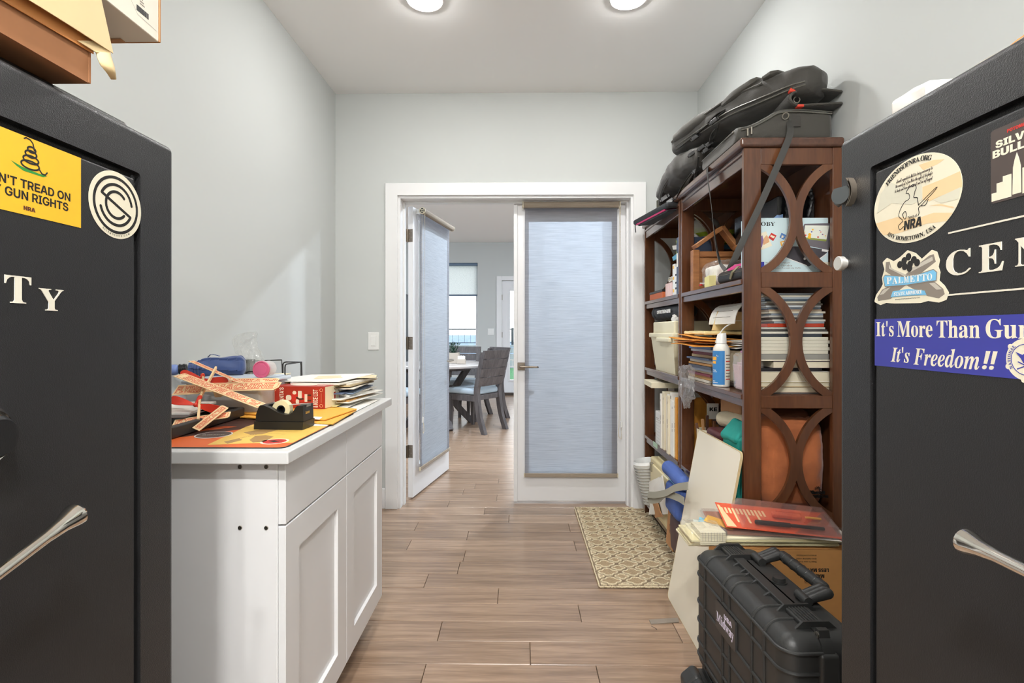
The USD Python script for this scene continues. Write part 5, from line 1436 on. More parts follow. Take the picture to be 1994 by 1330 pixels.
# ---- far bookcase, second shelf
t = T('storage_bin', 'cream plastic bin with a rolled rim on the second shelf by the doorway', 'bin', (0.915, 2.845, Z2))


def tub(w0, d0, w1, d1, h, th=0.003):
    a, b = [np.array([(-w / 2, -d / 2, z), (w / 2, -d / 2, z), (w / 2, d / 2, z), (-w / 2, d / 2, z)]) for w, d, z in ((w0, d0, 0), (w1, d1, h))]
    inner = hull(np.vstack([a * (1 - 2 * th / w0) + (0, 0, th), b * (1 - 2 * th / w1) + (0, 0, 0.02)]))
    return cut(hull(np.vstack([a, b])), inner)


add(t, 'tub', tub(0.215, 0.37, 0.262, 0.445, 0.215), m_beige, smooth=False)
add(t, 'rim', cut(RB(-0.139, 0.139, -0.232, 0.232, 0.190, 0.216, 0.006, 1), box3(-0.129, 0.129, -0.22, 0.22, 0, 1)), m_beige)
add(t, 'front_lip', RB(-0.146, -0.128, -0.20, 0.05, 0.168, 0.192, 0.006, 1), m_beige)
t = T('storage_bin', 'cream plastic bin nested inside the lower bin, full of wadded paper', 'bin', (0.915, 2.845, Z2 + 0.218))
add(t, 'tub', cut(RB(-0.120, 0.120, -0.205, 0.205, -0.05, 0.062, 0.008, 1), RB(-0.116, 0.116, -0.201, 0.201, -0.046, 0.2, 0.008, 1)), m_beige)
for i, (x, y, r) in enumerate(((-0.075, -0.12, 0.032), (-0.04, -0.16, 0.036), (-0.06, -0.06, 0.03))):
    solo('crumpled_paper', 'wad of white paper on top of the nested bins', 'paper', crinkle(trimesh.creation.icosphere(3, r), 0.010, 45, i, 0), m_paper, (0.915 + x, 2.845 + y, Z2 + 0.218 + 0.062 + 0.008), group='wads of paper on the nested bins')
m_bagb = mat('black_nylon', '#25272a', 0.62, bump=(350, 0.4, 0.0006))
t = T('rolled_bag', 'black rolled-up bag with white lettering lying on the cream bins', 'bag', (0.865, 2.90, Z2 + 0.335))
add(t, 'roll', blob(tri(man(hull_balls([((0, 0.275, 0), 0.044), ((0, 0.20, 0.004), 0.050), ((0, -0.26, 0), 0.046)], 3)).refine_to_length(0.02)), 0.006, 14, 3), m_bagb)
add(t, 'end_flap', hull_balls([((-0.03, 0.22, -0.01), 0.022), ((-0.03, 0.22, 0.02), 0.022), ((-0.028, 0.27, 0.0), 0.02)], 2), m_bagb)
stamp(t, 'lettering', sa.rotate(fit(text('MY OIL BAG', 'bold'), -0.10, -0.011, 0.15, 0.009), 180, origin=(0.02, 0)), -0.0535, m_plastic_w, h=0.006)

# ---- far bookcase, third shelf
rr = np.random.default_rng(21)
y = 2.615
bx('envelope', 'orange envelope standing at the near end of the row of white files', 'envelope', 0.80, 1.02, y, y + 0.028, Z3, Z3 + 0.315, m_orange_env, c=0.002); y += 0.030
hts = [0.30, 0.29, 0.33, 0.31, 0.315, 0.30, 0.32, 0.305]
for i, hh in enumerate(hts):
    wv = [0.014, 0.042, 0.022, 0.036, 0.018, 0.040, 0.044, 0.026][i]
    t = T('file', ['white file, first beside the orange envelope', 'thick white file, second from the orange envelope', 'white file with a grey label sticking up from the row', 'thick white file in the middle of the row', 'thin white file right of the middle of the row', 'thick white file with vertical lettering', 'thickest white file near the far end of the row', 'last white file at the far end of the row'][i], 'file', (0.91 + float(rr.uniform(-0.012, 0.004)), y + wv / 2, Z3))
    add(t, 'cover', B(-0.11, 0.11, -wv / 2 + 0.001, wv / 2 - 0.001, 0, hh, 0.0015), m_cream if i % 3 == 0 else m_paper)
    stamp(t, 'spine_print', union_all([sg.box(-0.003, hh * a, 0.003, hh * b) for a, b in ((0.45, 0.5), (0.52, 0.6), (0.86, 0.9))]) if i != 2 else fit(text('anos', 'sans'), -0.009, hh * 0.9, 0.009, hh * 0.95), -0.1102, m_grey1)
    y += wv
t = T('box', 'white box with a printed form standing left of the row of files', 'box', (0.89, 2.955, Z3))
add(t, 'carton', B(-0.09, 0.09, -0.062, 0.062, 0, 0.19, 0.0015), m_plastic_w)
stamp(t, 'form_print', union_all([sg.box(-0.045, 0.02, 0.045, 0.13).difference(sg.box(-0.044, 0.021, 0.044, 0.129))] + [sg.box(-0.044, 0.02 + 0.018 * k, 0.044, 0.0206 + 0.018 * k) for k in range(6)] + [sg.box(-0.045, 0.15, 0.01, 0.153), sg.box(-0.045, 0.142, 0.03, 0.144)]), -0.0902, m_grey1)
bx('carton', 'grey carton standing on the white printed box', 'box', 0.84, 0.99, 2.90, 3.01, Z3 + 0.1905, Z3 + 0.295, mat('pale_grey_card', '#bfbdb6', 0.6))
bx('flat_box', 'flat cream box jutting out over the row of files', 'box', 0.755, 0.98, 2.90, 3.13, Z3 + 0.332, Z3 + 0.362, m_cream, rz=-4)
bx('pen_case', 'small box of pens behind the white box', 'box', 0.92, 1.05, 3.05, 3.18, Z3, Z3 + 0.331, mat('taupe_card', '#9a9389', 0.6))
solo('tag', 'pale green tag stuck on the front edge of the third shelf', 'tag', B(-0.001, 0.001, -0.045, 0.045, -0.016, 0.012, 0.0003), mat('pale_green', '#b4cfb5', 0.6), (BX0 - 0.0055, 2.99, Z3 - 0.006))

# ---- far bookcase, bottom shelf
t = T('case', 'beige plastic equipment case on the bottom shelf beside the blue tote', 'case', (0.935, 2.86, Z4))
add(t, 'shell', RB(-0.155, 0.155, -0.20, 0.20, 0, 0.315, 0.012, 1), mat('beige_case', '#dccda0', 0.5))
add(t, 'lid_panel', J(RB(-0.163, -0.150, -0.17, 0.17, 0.03, 0.285, 0.006, 1), RB(-0.12, 0.14, -0.17, 0.17, 0.31, 0.322, 0.005, 1)), mat('beige_case_panel', '#e3d6ae', 0.45))
add(t, 'clip', RB(-0.172, -0.150, 0.12, 0.15, 0.24, 0.29, 0.004, 1), m_grey1 if False else mat('dull_clip', '#8d8570', 0.5))
t = T('basket', 'off-white ribbed basket at the foot of the far bookcase by the doorway', 'basket', (0.815, 3.15, 0.105), ry=-9)
for i in range(13):
    zz = 0.01 + i * 0.019
    R = 0.045 + 0.026 * i / 12
    add(t, 'rib', mv(trimesh.creation.torus(R, 0.006, 28, 8), loc=(0, 0, zz)), mat('basket_weave', '#b9b7b0', 0.6) if i == 0 else LK + 'basket_weave', smooth=40)
add(t, 'lining', lathe([(0.001, 0.0), (0.042, 0.002), (0.068, 0.235), (0.076, 0.255), (0.067, 0.27), (0.058, 0.24), (0.036, 0.01), (0.001, 0.006)], 28), m_plastic_w)
for i, (px, lb, m_, zz) in enumerate((([(1264, 1002), (1266, 938), (1284, 928), (1282, 1002)], 'white folded sheet standing in front of the beige case', m_paper, 0.755), ([(1276, 1008), (1270, 968), (1276, 960), (1290, 1006)], 'kraft envelope corner hanging below the blue tote', m_kraft, 0.742), ([(1290, 1002), (1274, 950), (1288, 925), (1306, 1000)], 'white paper bag beside the tote handles', m_whcl, 0.748))):
    P = [at(x, y_, X=zz) for x, y_ in px]
    solo(['paper', 'envelope', 'paper_bag'][i], lb, ['paper', 'envelope', 'bag'][i], quad(P[0], P[1], P[2], P[3], 5, 5, lambda u, v: np.array((0.004 * math.sin(5 * u + 3 * v), 0, 0)), 0.004), m_, M=mat4(tuple(np.mean(P, 0))), world=True)
m_tote = mat('blue_tote_cloth', '#4c66ab', 0.75, bump=(400, 0.5, 0.0008))
t = T('tote_bag', 'blue cloth tote bag with grey handles stuffed into the lower shelf', 'bag', (0.80, 2.385, Z4 + 0.20))
add(t, 'body', soft(-0.10, 0.10, -0.105, 0.105, 0.0, 0.145, 0.03, 0.012, 11, 4, 0.018), m_tote)
add(t, 'rolled_flap', blob(tri(man(hull_balls([((-0.075, -0.10, 0.185), 0.030), ((-0.075, 0.10, 0.195), 0.034), ((-0.045, 0.10, 0.165), 0.028), ((-0.045, -0.1, 0.165), 0.028)], 2)).refine_to_length(0.018)), 0.006, 16, 2), m_tote)
hp = [at(x, y_, X=xx) for x, y_, xx in ((1340, 946, 0.69), (1315, 950, 0.685), (1296, 960, 0.68), (1275, 964, 0.68), (1262, 964, 0.68), (1266, 974, 0.685), (1284, 972, 0.685), (1296, 962, 0.685), (1318, 968, 0.69), (1332, 976, 0.695))]
hp = curve(hp, 40) - np.array((0.80, 2.385, Z4 + 0.20))
add(t, 'handle', strap(hp, np.array((0.004, 0.010, 0.030)), 0.002), mat('grey_webbing', '#a7a495', 0.8), smooth=60)
add(t, 'seam_stitching', J([B(-0.1055, -0.104, y_, y_ + 0.004, 0.168, 0.170, 0) for y_ in np.arange(-0.09, 0.09, 0.009)]), m_aqua, kind='stuff')
solo('pouch', 'dark maroon pouch sticking out of the bottom shelf under the blue tote', 'pouch', soft(-0.10, 0.10, -0.11, 0.11, 0, 0.195, 0.03, 0.006, 9, 6, 0.02), mat('dark_plum_cloth', '#4a3138', 0.5), (0.825, 2.383, Z4))
t = T('card_box', 'kraft card box with a round emblem and pink top edge under the tote', 'box', (0.745, 2.515, 0.105), ry=4)
add(t, 'carton', B(-0.012, 0.012, -0.055, 0.055, 0.0, 0.235, 0.001), m_kraft)
add(t, 'pink_edge', B(-0.0125, 0.0125, -0.056, 0.056, 0.22, 0.236, 0.001), mat('pink_card', '#c23c86', 0.5))
stamp(t, 'emblem_print', union_all([sg.Point(0.0, 0.09).buffer(0.022).difference(sg.Point(0, 0.09).buffer(0.0195)), sg.box(-0.004, 0.075, 0.004, 0.105), sg.box(-0.03, 0.16, 0.03, 0.163), sg.box(-0.02, 0.17, 0.02, 0.172)]), -0.0122, m_ink)

# ---- near bookcase, top shelf
m_honey = wood('honey_wood', '#8a5730', '#a86f40', '#bd8450', (3, 22, 22), 0.45, 0.05, 0.05)
t = T('wooden_rack', 'honey coloured wooden desk rack at the far end of the upper shelf', 'rack', (0.97, 2.40, Z1))
add(t, 'upright', B(-0.165, -0.135, -0.02, 0.02, 0, 0.19, 0.002), m_honey)
add(t, 'upright', B(0.12, 0.145, -0.02, 0.02, 0, 0.19, 0.002), m_honey)
add(t, 'top_rail', B(-0.135, 0.12, -0.012, 0.012, 0.158, 0.184, 0.002), m_honey)
add(t, 'back_board', B(-0.135, 0.12, 0.0, 0.008, 0.03, 0.158, 0.001), m_honey)
add(t, 'bottom_rail', B(-0.135, 0.12, -0.012, 0.012, 0.01, 0.035, 0.002), m_honey)
a, b, c = at(1352, 484, Y=2.39), at(1404, 447, Y=2.39), at(1434, 486, Y=2.37)
t = T('wooden_stand', 'honey wood folding stand forming a peak on top of the desk rack', 'stand', tuple((a + c) / 2), world=True)
for p, q, nm in ((a, b, 'arm'), (c, b, 'arm')):
    F = frame(p + (0, 0, 0.006), q - p, (0, 1, 0))
    add(t, nm, mv(B(0, np.linalg.norm(q - p), -0.03, 0.03, -0.009, 0.009, 0.002), F), m_honey)
add(t, 'peg', CYL(c + (-0.005, -0.05, 0.006), c + (-0.005, 0.0, 0.006), 0.014, n=14), m_honey)
t = T('plastic_bag', 'clear zip bag full of white tissue on the upper shelf', 'bag', (0.90, 2.27, Z1))
add(t, 'tissue', crinkle(RB(-0.06, 0.09, -0.06, 0.075, 0.008, 0.105, 0.03), 0.008, 28, 5, 0.016), m_whcl)
add(t, 'film', crinkle(RB(-0.075, 0.10, -0.072, 0.09, 0.0, 0.125, 0.04), 0.010, 26, 7, 0.016), m_film, smooth=20)
add(t, 'zip_strip', tube(curve([(-0.08, 0.06, 0.030), (-0.083, 0.0, 0.024), (-0.075, -0.07, 0.034)], 12), 0.0035, 6), m_milky)
add(t, 'red_tab', B(-0.088, -0.080, 0.03, 0.055, 0.016, 0.024, 0.001), m_red)
bx('pink_box', 'bright pink box behind the black glasses case on the upper shelf', 'box', 0.885, 1.06, 2.03, 2.18, Z1, Z1 + 0.085, mat('hot_pink', '#ee4f9a', 0.5), rz=6)
bx('sticky_note_pad', 'pale yellow pad of sticky notes on the front edge of the upper shelf', 'note pad', 0.806, 0.835, 2.17, 2.255, Z1, Z1 + 0.048, mat('pad_yellow', '#efe9a2', 0.7), rz=-8)
m_leather = mat('black_leather', '#1e1b18', 0.4, bump=(260, 0.4, 0.001))
t = T('glasses_case', 'black stitched leather case lying in front of the pink box', 'case', (0.848, 2.00, Z1 + 0.001), rz=4)
add(t, 'shell', soft(-0.034, 0.034, -0.115, 0.115, 0, 0.052, 0.024, 0.001, 20, 2, 0.012), m_leather)
add(t, 'stitching', J([mv(B(-0.001, 0.001, -0.002, 0.002, -0.0006, 0.0006, 0), loc=(-0.0335, y_, 0.034)) for y_ in np.arange(-0.095, 0.1, 0.0065)]), m_grey1, kind='stuff')
add(t, 'closing_strap', strap([(-0.037, -0.015, 0.012), (-0.037, -0.03, 0.036), (-0.018, -0.04, 0.057), (0.01, -0.045, 0.056)], np.array((0.0, 0.012, 0.004)), 0.003), mat('olive_strap', '#8a8262', 0.6))
bx('device', 'large black electronic device at the back of the near upper shelf', 'device', 0.985, 1.128, 1.965, 2.36, Z1 + 0.0, Z1 + 0.33, m_blackgloss, c=0.006)
# boxed disc player behind the fretwork end
t = T('player_box', 'pale blue box picturing a portable disc player behind the fretwork end of the upper shelf', 'box', (0.978, 1.905, Z1))
add(t, 'carton', B(-0.145, 0.145, -0.030, 0.030, 0, 0.2245, 0.001), mat('pale_blue_card', '#cfe4e8', 0.45))
pc = lambda x, y_: (at(1470 + x * 0.1203, 410 + y_ * 0.1203, Y=1.875)[0] - 0.978, at(1470 + x * 0.1203, 410 + y_ * 0.1203, Y=1.875)[2] - Z1)
PP = lambda pts: sg.Polygon([pc(*p) for p in pts]).buffer(0)
Y0 = -0.0302
pr = lambda nm, poly, m_, k=0: stamp(t, nm, poly, Y0 - 0.00012 * k, m_, side='y', h=0.0001 if k < 3 else 0.00015)
pr('lettering', fit(text('COBY', 'serif'), pc(20, 0)[0], pc(0, 250)[1], pc(325, 0)[0], pc(0, 185)[1]), m_ink)
pr('device_print', PP([(760, 300), (800, 215), (1220, 205), (1225, 560), (1190, 640), (850, 570)]), mat('player_grey', '#6f6a70', 0.4))
pr('device_print', PP([(360, 690), (620, 580), (860, 590), (1190, 640), (1150, 700), (900, 890), (870, 905), (370, 715)]), mat('player_dark', '#4a474c', 0.35))
pr('screen_print', PP([(815, 240), (1205, 245), (1150, 500), (775, 455)]), mat('screen_pale', '#e9ecdf', 0.4), 1)
pr('screen_print', PP([(780, 430), (1165, 470), (1150, 500), (775, 457)]), mat('meadow_print', '#8f9a4a', 0.5), 2)
pr('balloon_print', union_all([sg.Point(pc(x, y_)).buffer(r * 0.00021) for x, y_, r in ((935, 310, 14), (885, 390, 26), (880, 430, 28), (805, 350, 8), (1140, 410, 10))]), m_yel, 3)
pr('balloon_print', union_all([sg.Point(pc(x, y_)).buffer(r * 0.00021) for x, y_, r in ((1065, 348, 9), (1020, 430, 14), (820, 400, 12), (1100, 388, 8))]), m_red, 3)
pr('balloon_print', union_all([sg.Point(pc(x, y_)).buffer(r * 0.00021) for x, y_, r in ((918, 345, 12), (1050, 325, 9), (1090, 385, 9))]), m_blue, 3)
pr('tile_print', PP([(265, 360), (350, 405), (295, 495), (215, 440)]), m_red, 1)
pr('tile_print', PP([(430, 360), (508, 400), (470, 475), (400, 435)]), mat('tile_blue', '#4f7fc0', 0.5), 1)
pr('tile_print', PP([(405, 505), (480, 485), (500, 560), (425, 578)]), m_gold, 1)
pr('icon_print', union_all([PP([(258, 390), (330, 420), (300, 455), (240, 420)]).buffer(-0.0006), PP([(435, 385), (445, 405), (490, 410), (455, 425), (465, 450), (445, 440), (425, 445)]), PP([(430, 515), (468, 508), (475, 545), (440, 552)])]), m_stick, 2)
pr('photo_print', PP([(60, 380), (180, 335), (280, 570), (105, 640), (60, 560)]), m_stick, 1)
pr('photo_print', union_all([PP([(125, 520), (150, 440), (185, 400), (215, 430), (235, 510), (190, 530), (140, 560)])]), mat('skin_tone_print', '#d9a57a', 0.5), 2)
pr('photo_print', PP([(85, 430), (120, 400), (140, 480), (110, 600), (85, 580)]), mat('violet_print', '#8a6a9a', 0.5), 2)
pr('ring_print', union_all([ellipse(*pc(945, 718), 0.0085, 0.0045).difference(ellipse(*pc(945, 718), 0.005, 0.0022)), sg.Point(pc(805, 780)).buffer(0.0045), PP([(1085, 620), (1195, 640), (1180, 675), (1080, 660)]), PP([(500, 755), (840, 885), (840, 900), (500, 770)]), PP([(960, 840), (1150, 695), (1155, 710), (1010, 825)])]), m_plastic_w, 2)
pr('blue_print', PP([(60, 830), (150, 830), (150, 950), (60, 950)]), m_blue, 1)
for i, s in enumerate(('Portable DVD Player', 'Lector DVD Portable', 'Reproductor Port\u00e1til de DVD')):
    x1 = (570, 600, 735)[i]
    pr('lettering', fit(text(s, 'sans').simplify(0.02), pc(175, 0)[0], pc(0, 865 + i * 43)[1], pc(x1, 0)[0], pc(0, 832 + i * 43)[1]), m_grey1)
pr('small_print', union_all([sg.box(pc(1105, 0)[0], pc(0, 850 + 16 * k)[1], pc(1215, 0)[0], pc(0, 842 + 16 * k)[1]) for k in range(8)]), m_peach)
p = at(1517, 420, Y=1.92)
solo('paper', 'torn blue printed paper sticking up behind the disc player box', 'paper', mv(prism(sg.Polygon([(-0.03, -0.03), (0.022, -0.03), (0.024, 0.012), (0.010, 0.008), (0.002, 0.009), (-0.008, 0.0), (-0.02, -0.006)]), 0.001), frame((0, 0, 0), (1, 0, 0), (0, 0, 1))), mat('torn_blue', '#7f9cc4', 0.6), (p[0], 1.9385, p[2] - 0.002))
t = T('cable', 'coiled braided black cable hanging behind the fretwork', 'cable', (1.00, 1.95, Z1 + 0.33))
add(t, 'cord', J(tube(curve([(0.02, 0.0, 0.03), (0.015, -0.005, -0.06), (0.02, 0.0, -0.13), (0.045, 0.0, -0.18), (0.08, 0.0, -0.12), (0.105, 0.0, -0.02), (0.09, 0.0, 0.04)], 60), 0.008 + 0.0025 * np.sin(np.arange(60) * 2.0), 8)), m_black)

# ---- near bookcase, second shelf
pile = [('#e9e2d2', 0.9), ('#c99a5a', 0.6), ('#8d3a4a', 0.5), ('#d8c9b0', 0.8), ('#a9b4c6', 0.5), ('#5c6274', 0.5), ('#d9a25a', 0.6), ('#e4ddd0', 0.8), ('#53607c', 0.5), ('#c9b18a', 0.7), ('#7a2430', 0.5), ('#d3d6da', 0.5), ('#4a74b4', 0.5)]
pl_lb = ['cream sheaf at the bottom of the paper pile', 'tan folder second from the bottom of the paper pile', 'wine red folder low in the paper pile', 'buff sheaf low in the paper pile', 'pale blue folder in the lower half of the paper pile', 'slate grey folder in the paper pile', 'amber envelope in the middle of the paper pile', 'off-white sheaf above the amber envelope', 'dark blue folder in the upper half of the paper pile', 'khaki folder in the upper half of the paper pile', 'dark red folder near the top of the paper pile', 'silvery sleeve near the top of the paper pile', 'bright blue folder just under the orange envelopes']
rr = np.random.default_rng(8)
z = Z2
for i, (cc, ro) in enumerate(pile):
    th = 0.0125 + float(rr.uniform(-0.003, 0.003))
    w = 0.245 + float(rr.uniform(-0.02, 0.03))
    ox = float(rr.uniform(-0.012, 0.02))
    yn_ = 2.20 + float(rr.uniform(-0.02, 0.03))
    G = np.array([[(0.818 + ox + w * v, yn_ + (2.485 - yn_) * u, z + th / 2 + 0.004 * math.sin(3 * v + i) * (1 - v) ** 2 * (0.3 if i else 0)) for v in np.linspace(0, 1, 6)] for u in np.linspace(0, 1, 4)])
    solo('folder', pl_lb[i], 'folder', sheet(G, th * 0.9), mat('pile_%d' % i, cc, ro), M=mat4((0.93, 2.34, z)), world=True)
    z += th
zo = z + 0.001
oe_lb = ['lowest orange envelope jutting out over the shelf edge', 'second orange envelope from the bottom of the bundle', 'third orange envelope, splayed open', 'fourth orange envelope in the jutting bundle', 'fifth orange envelope in the jutting bundle', 'topmost orange envelope in the jutting bundle']
for i in range(6):
    x0 = 0.715 + 0.012 * ((i * 3) % 4)
    y0 = 2.12 + 0.02 * ((i * 2) % 3)
    G = np.array([[(x0 + 0.33 * v, y0 + 0.30 * u - 0.03 * v, zo + 0.0085 * i * (0.45 + 0.55 * (1 - v)) + 0.010 * (1 - v) ** 2 * math.sin(2.5 * u + i) * 0.8 + 0.004) for v in np.linspace(0, 1, 8)] for u in np.linspace(0, 1, 8)])
    solo('envelope', oe_lb[i], 'envelope', sheet(G, 0.0035), m_orange_env, M=mat4((0.88, 2.27, zo + 0.0085 * i)), world=True)
zo2 = zo + 0.052
solo('mailer', 'clear and cream plastic mailer lying over the orange envelopes', 'mailer', crinkle(RB(-0.13, 0.15, -0.13, 0.14, 0, 0.016, 0.007), 0.004, 25, 3, 0.02), mat('cream_mailer', '#e8d49a', 0.3), (0.905, 2.29, zo2))
# cream carton with a tape line, and a curled magazine on it
t = T('carton', 'cream cardboard carton with a slanted end on the second shelf', 'box', (0.95, 2.285, zo2 + 0.018), rz=-24)
add(t, 'body', hull([(-0.085, -0.10, 0), (0.11, -0.10, 0), (0.11, 0.11, 0), (-0.085, 0.11, 0), (-0.06, -0.10, 0.085), (0.11, -0.10, 0.075), (0.11, 0.11, 0.075), (-0.06, 0.11, 0.085)]), mat('cream_carton', '#dfc28c', 0.7))
add(t, 'tape_line', mv(B(-0.06, 0.112, -0.1004, -0.0998, 0.040, 0.043, 0), loc=(0, 0, 0)), m_paper, smooth=False)
t = T('magazine', 'open black and white magazine curled over the cream carton', 'magazine', (0.95, 2.12, zo2 + 0.10), world=True)
G = []
for u in np.linspace(0, 1, 7):
    row = []
    for v in np.linspace(0, 1, 14):
        a = math.pi * 0.5 * min(1, v / 0.35)
        x = 0.845 + (0.06 * (1 - math.cos(a)) if v < 0.35 else 0.06 + 0.27 * (v - 0.35))
        zz = Z2 + 0.255 + (0.085 * math.sin(a) if v < 0.35 else 0.085 + 0.006 * (v - 0.35))
        row.append((x, 2.02 + 0.27 * u, zz))
    G.append(row)
G = np.array(G)
pg = add(t, 'pages', sheet(G, 0.003), m_paper, smooth=60)
N_ = G[:, :, :] - np.array((0.0022, 0, 0.0))
add(pg, 'picture_print', J([sheet(G[a:b, 6:10] + (0, -0.0, -0.0022), 0.0004) for a, b in ((1, 4), (4, 7))] + [sheet(G[1:3, 10:13] + (0, 0, -0.0022), 0.0004)]), m_ink, smooth=60)
add(pg, 'text_print', J([sheet(G[1:6, k:k + 2][:, :, :] * 1.0 + (-0.0022, 0, -0.0004), 0.0003)[0:0] if False else tube(G[1:6, k] + (-0.0024, 0, 0.0), 0.0008, 4) for k in (1, 2, 3, 4)]), m_grey1, kind='stuff')
# canned air duster
dx, dy, dz = 0.826, 2.105, Z2
t = T('air_duster', 'blue and white compressed air can with a white nozzle on the shelf edge', 'can', (dx, dy, dz), rz=-20)
add(t, 'can', lathe([(0.001, 0.001), (0.030, 0.0), (0.033, 0.003), (0.033, 0.145), (0.031, 0.158), (0.024, 0.170), (0.020, 0.174), (0.001, 0.174)], 40), mat('white_can', '#e4e2da', 0.3))
a = np.linspace(math.radians(150), math.radians(292), 24)
add(t, 'blue_label', sheet(np.array([[(0.0332 * math.cos(q), 0.0332 * math.sin(q), z_) for q in a] for z_ in (0.010, 0.146)]), 0.0004), mat('duster_blue', '#3f86c6', 0.3))
rg = lambda q0, q1, z0, z1, m_, nm='label_print', R=0.0336: add(t, nm, sheet(np.array([[(R * math.cos(q), R * math.sin(q), z_) for q in np.linspace(math.radians(q0), math.radians(q1), 8)] for z_ in (z0, z1)]), 0.0003), m_)
rg(196, 236, 0.108, 0.122, m_gold); rg(200, 232, 0.094, 0.104, m_gold)
for q0, q1, z0, z1 in ((204, 232, 0.066, 0.069), (204, 240, 0.060, 0.062), (204, 226, 0.022, 0.025), (204, 246, 0.016, 0.0185), (236, 240, 0.125, 0.130), (244, 248, 0.122, 0.127)):
    rg(q0, q1, z0, z1, m_plastic_w)
for k in range(9):
    rg(300, 345, 0.030 + 0.012 * k, 0.034 + 0.012 * k, m_grey1 if k % 3 else m_red, 'small_print', 0.0334)
noz = add(t, 'nozzle_cap', hull(np.vstack([np.c_[0.021 * np.cos(np.linspace(0, 6.28, 16)), 0.021 * np.sin(np.linspace(0, 6.28, 16)), np.full(16, 0.175)], np.array([(-0.014, -0.010, 0.215), (-0.014, 0.010, 0.215), (0.018, -0.010, 0.219), (0.018, 0.010, 0.219)])])), m_plastic_w)
add(noz, 'straw', tube(curve([(-0.008, 0, 0.212), (0.012, -0.01, 0.240), (0.045, -0.03, 0.262)], 10), 0.0026, 8), m_plastic_w)
add(noz, 'trigger', hull([(-0.024, -0.007, 0.178), (-0.024, 0.007, 0.178), (-0.014, -0.009, 0.214), (-0.014, 0.009, 0.214), (-0.017, 0, 0.176)]), m_plastic_w)
# hanging film bag, zip bag, pad
t = T('plastic_bag', 'clear crumpled plastic bag hanging down over the shelf edge', 'bag', (0.766, 2.365, Z2 - 0.03))
add(t, 'film', crinkle(hull_balls([((0.0, 0.02, 0.075), 0.025), ((0.0, -0.06, 0.085), 0.020), ((-0.004, 0.03, -0.02), 0.024), ((-0.002, -0.06, -0.03), 0.022), ((0, -0.01, -0.085), 0.014)], 3), 0.014, 40, 5, 0.010), m_film, smooth=15)
t = T('zip_bag', 'pinkish clear zip bag of slips standing by the corner post', 'bag', (0.855, 1.93, Z2))
add(t, 'slips', J([mv(B(-0.0025, 0.0025, -0.04, 0.04, 0.008, 0.10 + 0.008 * i, 0.0008), loc=(-0.024 + 0.011 * i, 0, 0), ry=-6 + 2 * i) for i in range(5)]), mat('pinkish_slip', '#e0c2c4', 0.6), kind='stuff')
add(t, 'film', crinkle(RB(-0.038, 0.040, -0.05, 0.05, 0.004, 0.145, 0.014), 0.006, 30, 1, 0.014), m_film, smooth=20)
add(t, 'zip_strip', B(-0.004, 0.004, -0.052, 0.052, 0.143, 0.151, 0.001), mat('violet_zip', '#b879b0', 0.4))
solo('tray', 'white rimmed shallow tray with a pink liner under the zip bag', 'tray', cut(RB(-0.055, 0.09, -0.06, 0.06, 0, 0.012, 0.005, 1), RB(-0.05, 0.085, -0.055, 0.055, 0.003, 0.1, 0.004, 1)), m_plastic_w, (0.865, 1.94, Z2 - 0.0) if False else (0.850, 2.00, Z2), 0) if False else None
solo('notebook', 'spiral notebook with a dark cover behind the air duster', 'notebook', B(-0.10, 0.10, -0.12, 0.12, 0, 0.016, 0.002), m_dkpur, (0.97, 2.04, Z2 + 0.002), 8)
bx('ream', 'block of cream paper beneath the white printer sheets', 'paper', 0.885, 1.10, 2.02, 2.165, Z2 + 0.019, Z2 + 0.145, m_cream)
for i in range(4):
    solo('paper_sheet', 'white sheet slumped across the cream paper block', 'paper', quad((-0.10, -0.06, -0.004 * i), (0.12, -0.08, 0.012), (0.12, 0.09, 0.012), (-0.10, 0.08, -0.004 * i), 6, 6, lambda u, v: np.array((0, 0, 0.014 * math.sin(2.6 * u + 0.5 * i))), 0.003), m_paper, (0.97, 2.09, Z2 + 0.156 + 0.009 * i), 6 * i - 8, group='white sheets slumped on the second shelf')
t = T('dust_mask_box', 'white plastic box at the end of the white sheets on the second shelf', 'box', (1.00, 2.04, Z2 + 0.205))
add(t, 'shell', RB(-0.07, 0.08, -0.05, 0.06, 0, 0.035, 0.006, 1), m_plastic_w)
add(t, 'clip', RB(-0.074, -0.066, -0.012, 0.012, 0.01, 0.04, 0.002, 1), m_plastic_w)

# discs and books behind the fretwork end
LY0, LY1 = 1.872, 2.000
zy = lambda y_: at(1550, y_, Y=1.875)[2]
xx = lambda x_: at(x_, 650, Y=1.875)[0]
cdc = ['#8d98a0', '#c9c6bd', '#4c4a48', '#b4b2aa', '#7d8894', '#d2cbb8', '#a8937c', '#56606a', '#c0c4c4', '#6f6a62', '#b8b4a4', '#44525c', '#9aa4aa', '#d6d0be', '#7a7f84']
cdm = [mat('disc_case_%d' % i, c_, 0.22, spec=0.6) for i, c_ in enumerate(cdc)]
rr = np.random.default_rng(31)
layers = [(748, 766, 1, 1480, 1615, '#3d2a28', 'dark brown book at the bottom of the stack behind the fretwork'), (757.5, 0, 0, 0, 0, '', ''), ]
z = Z2


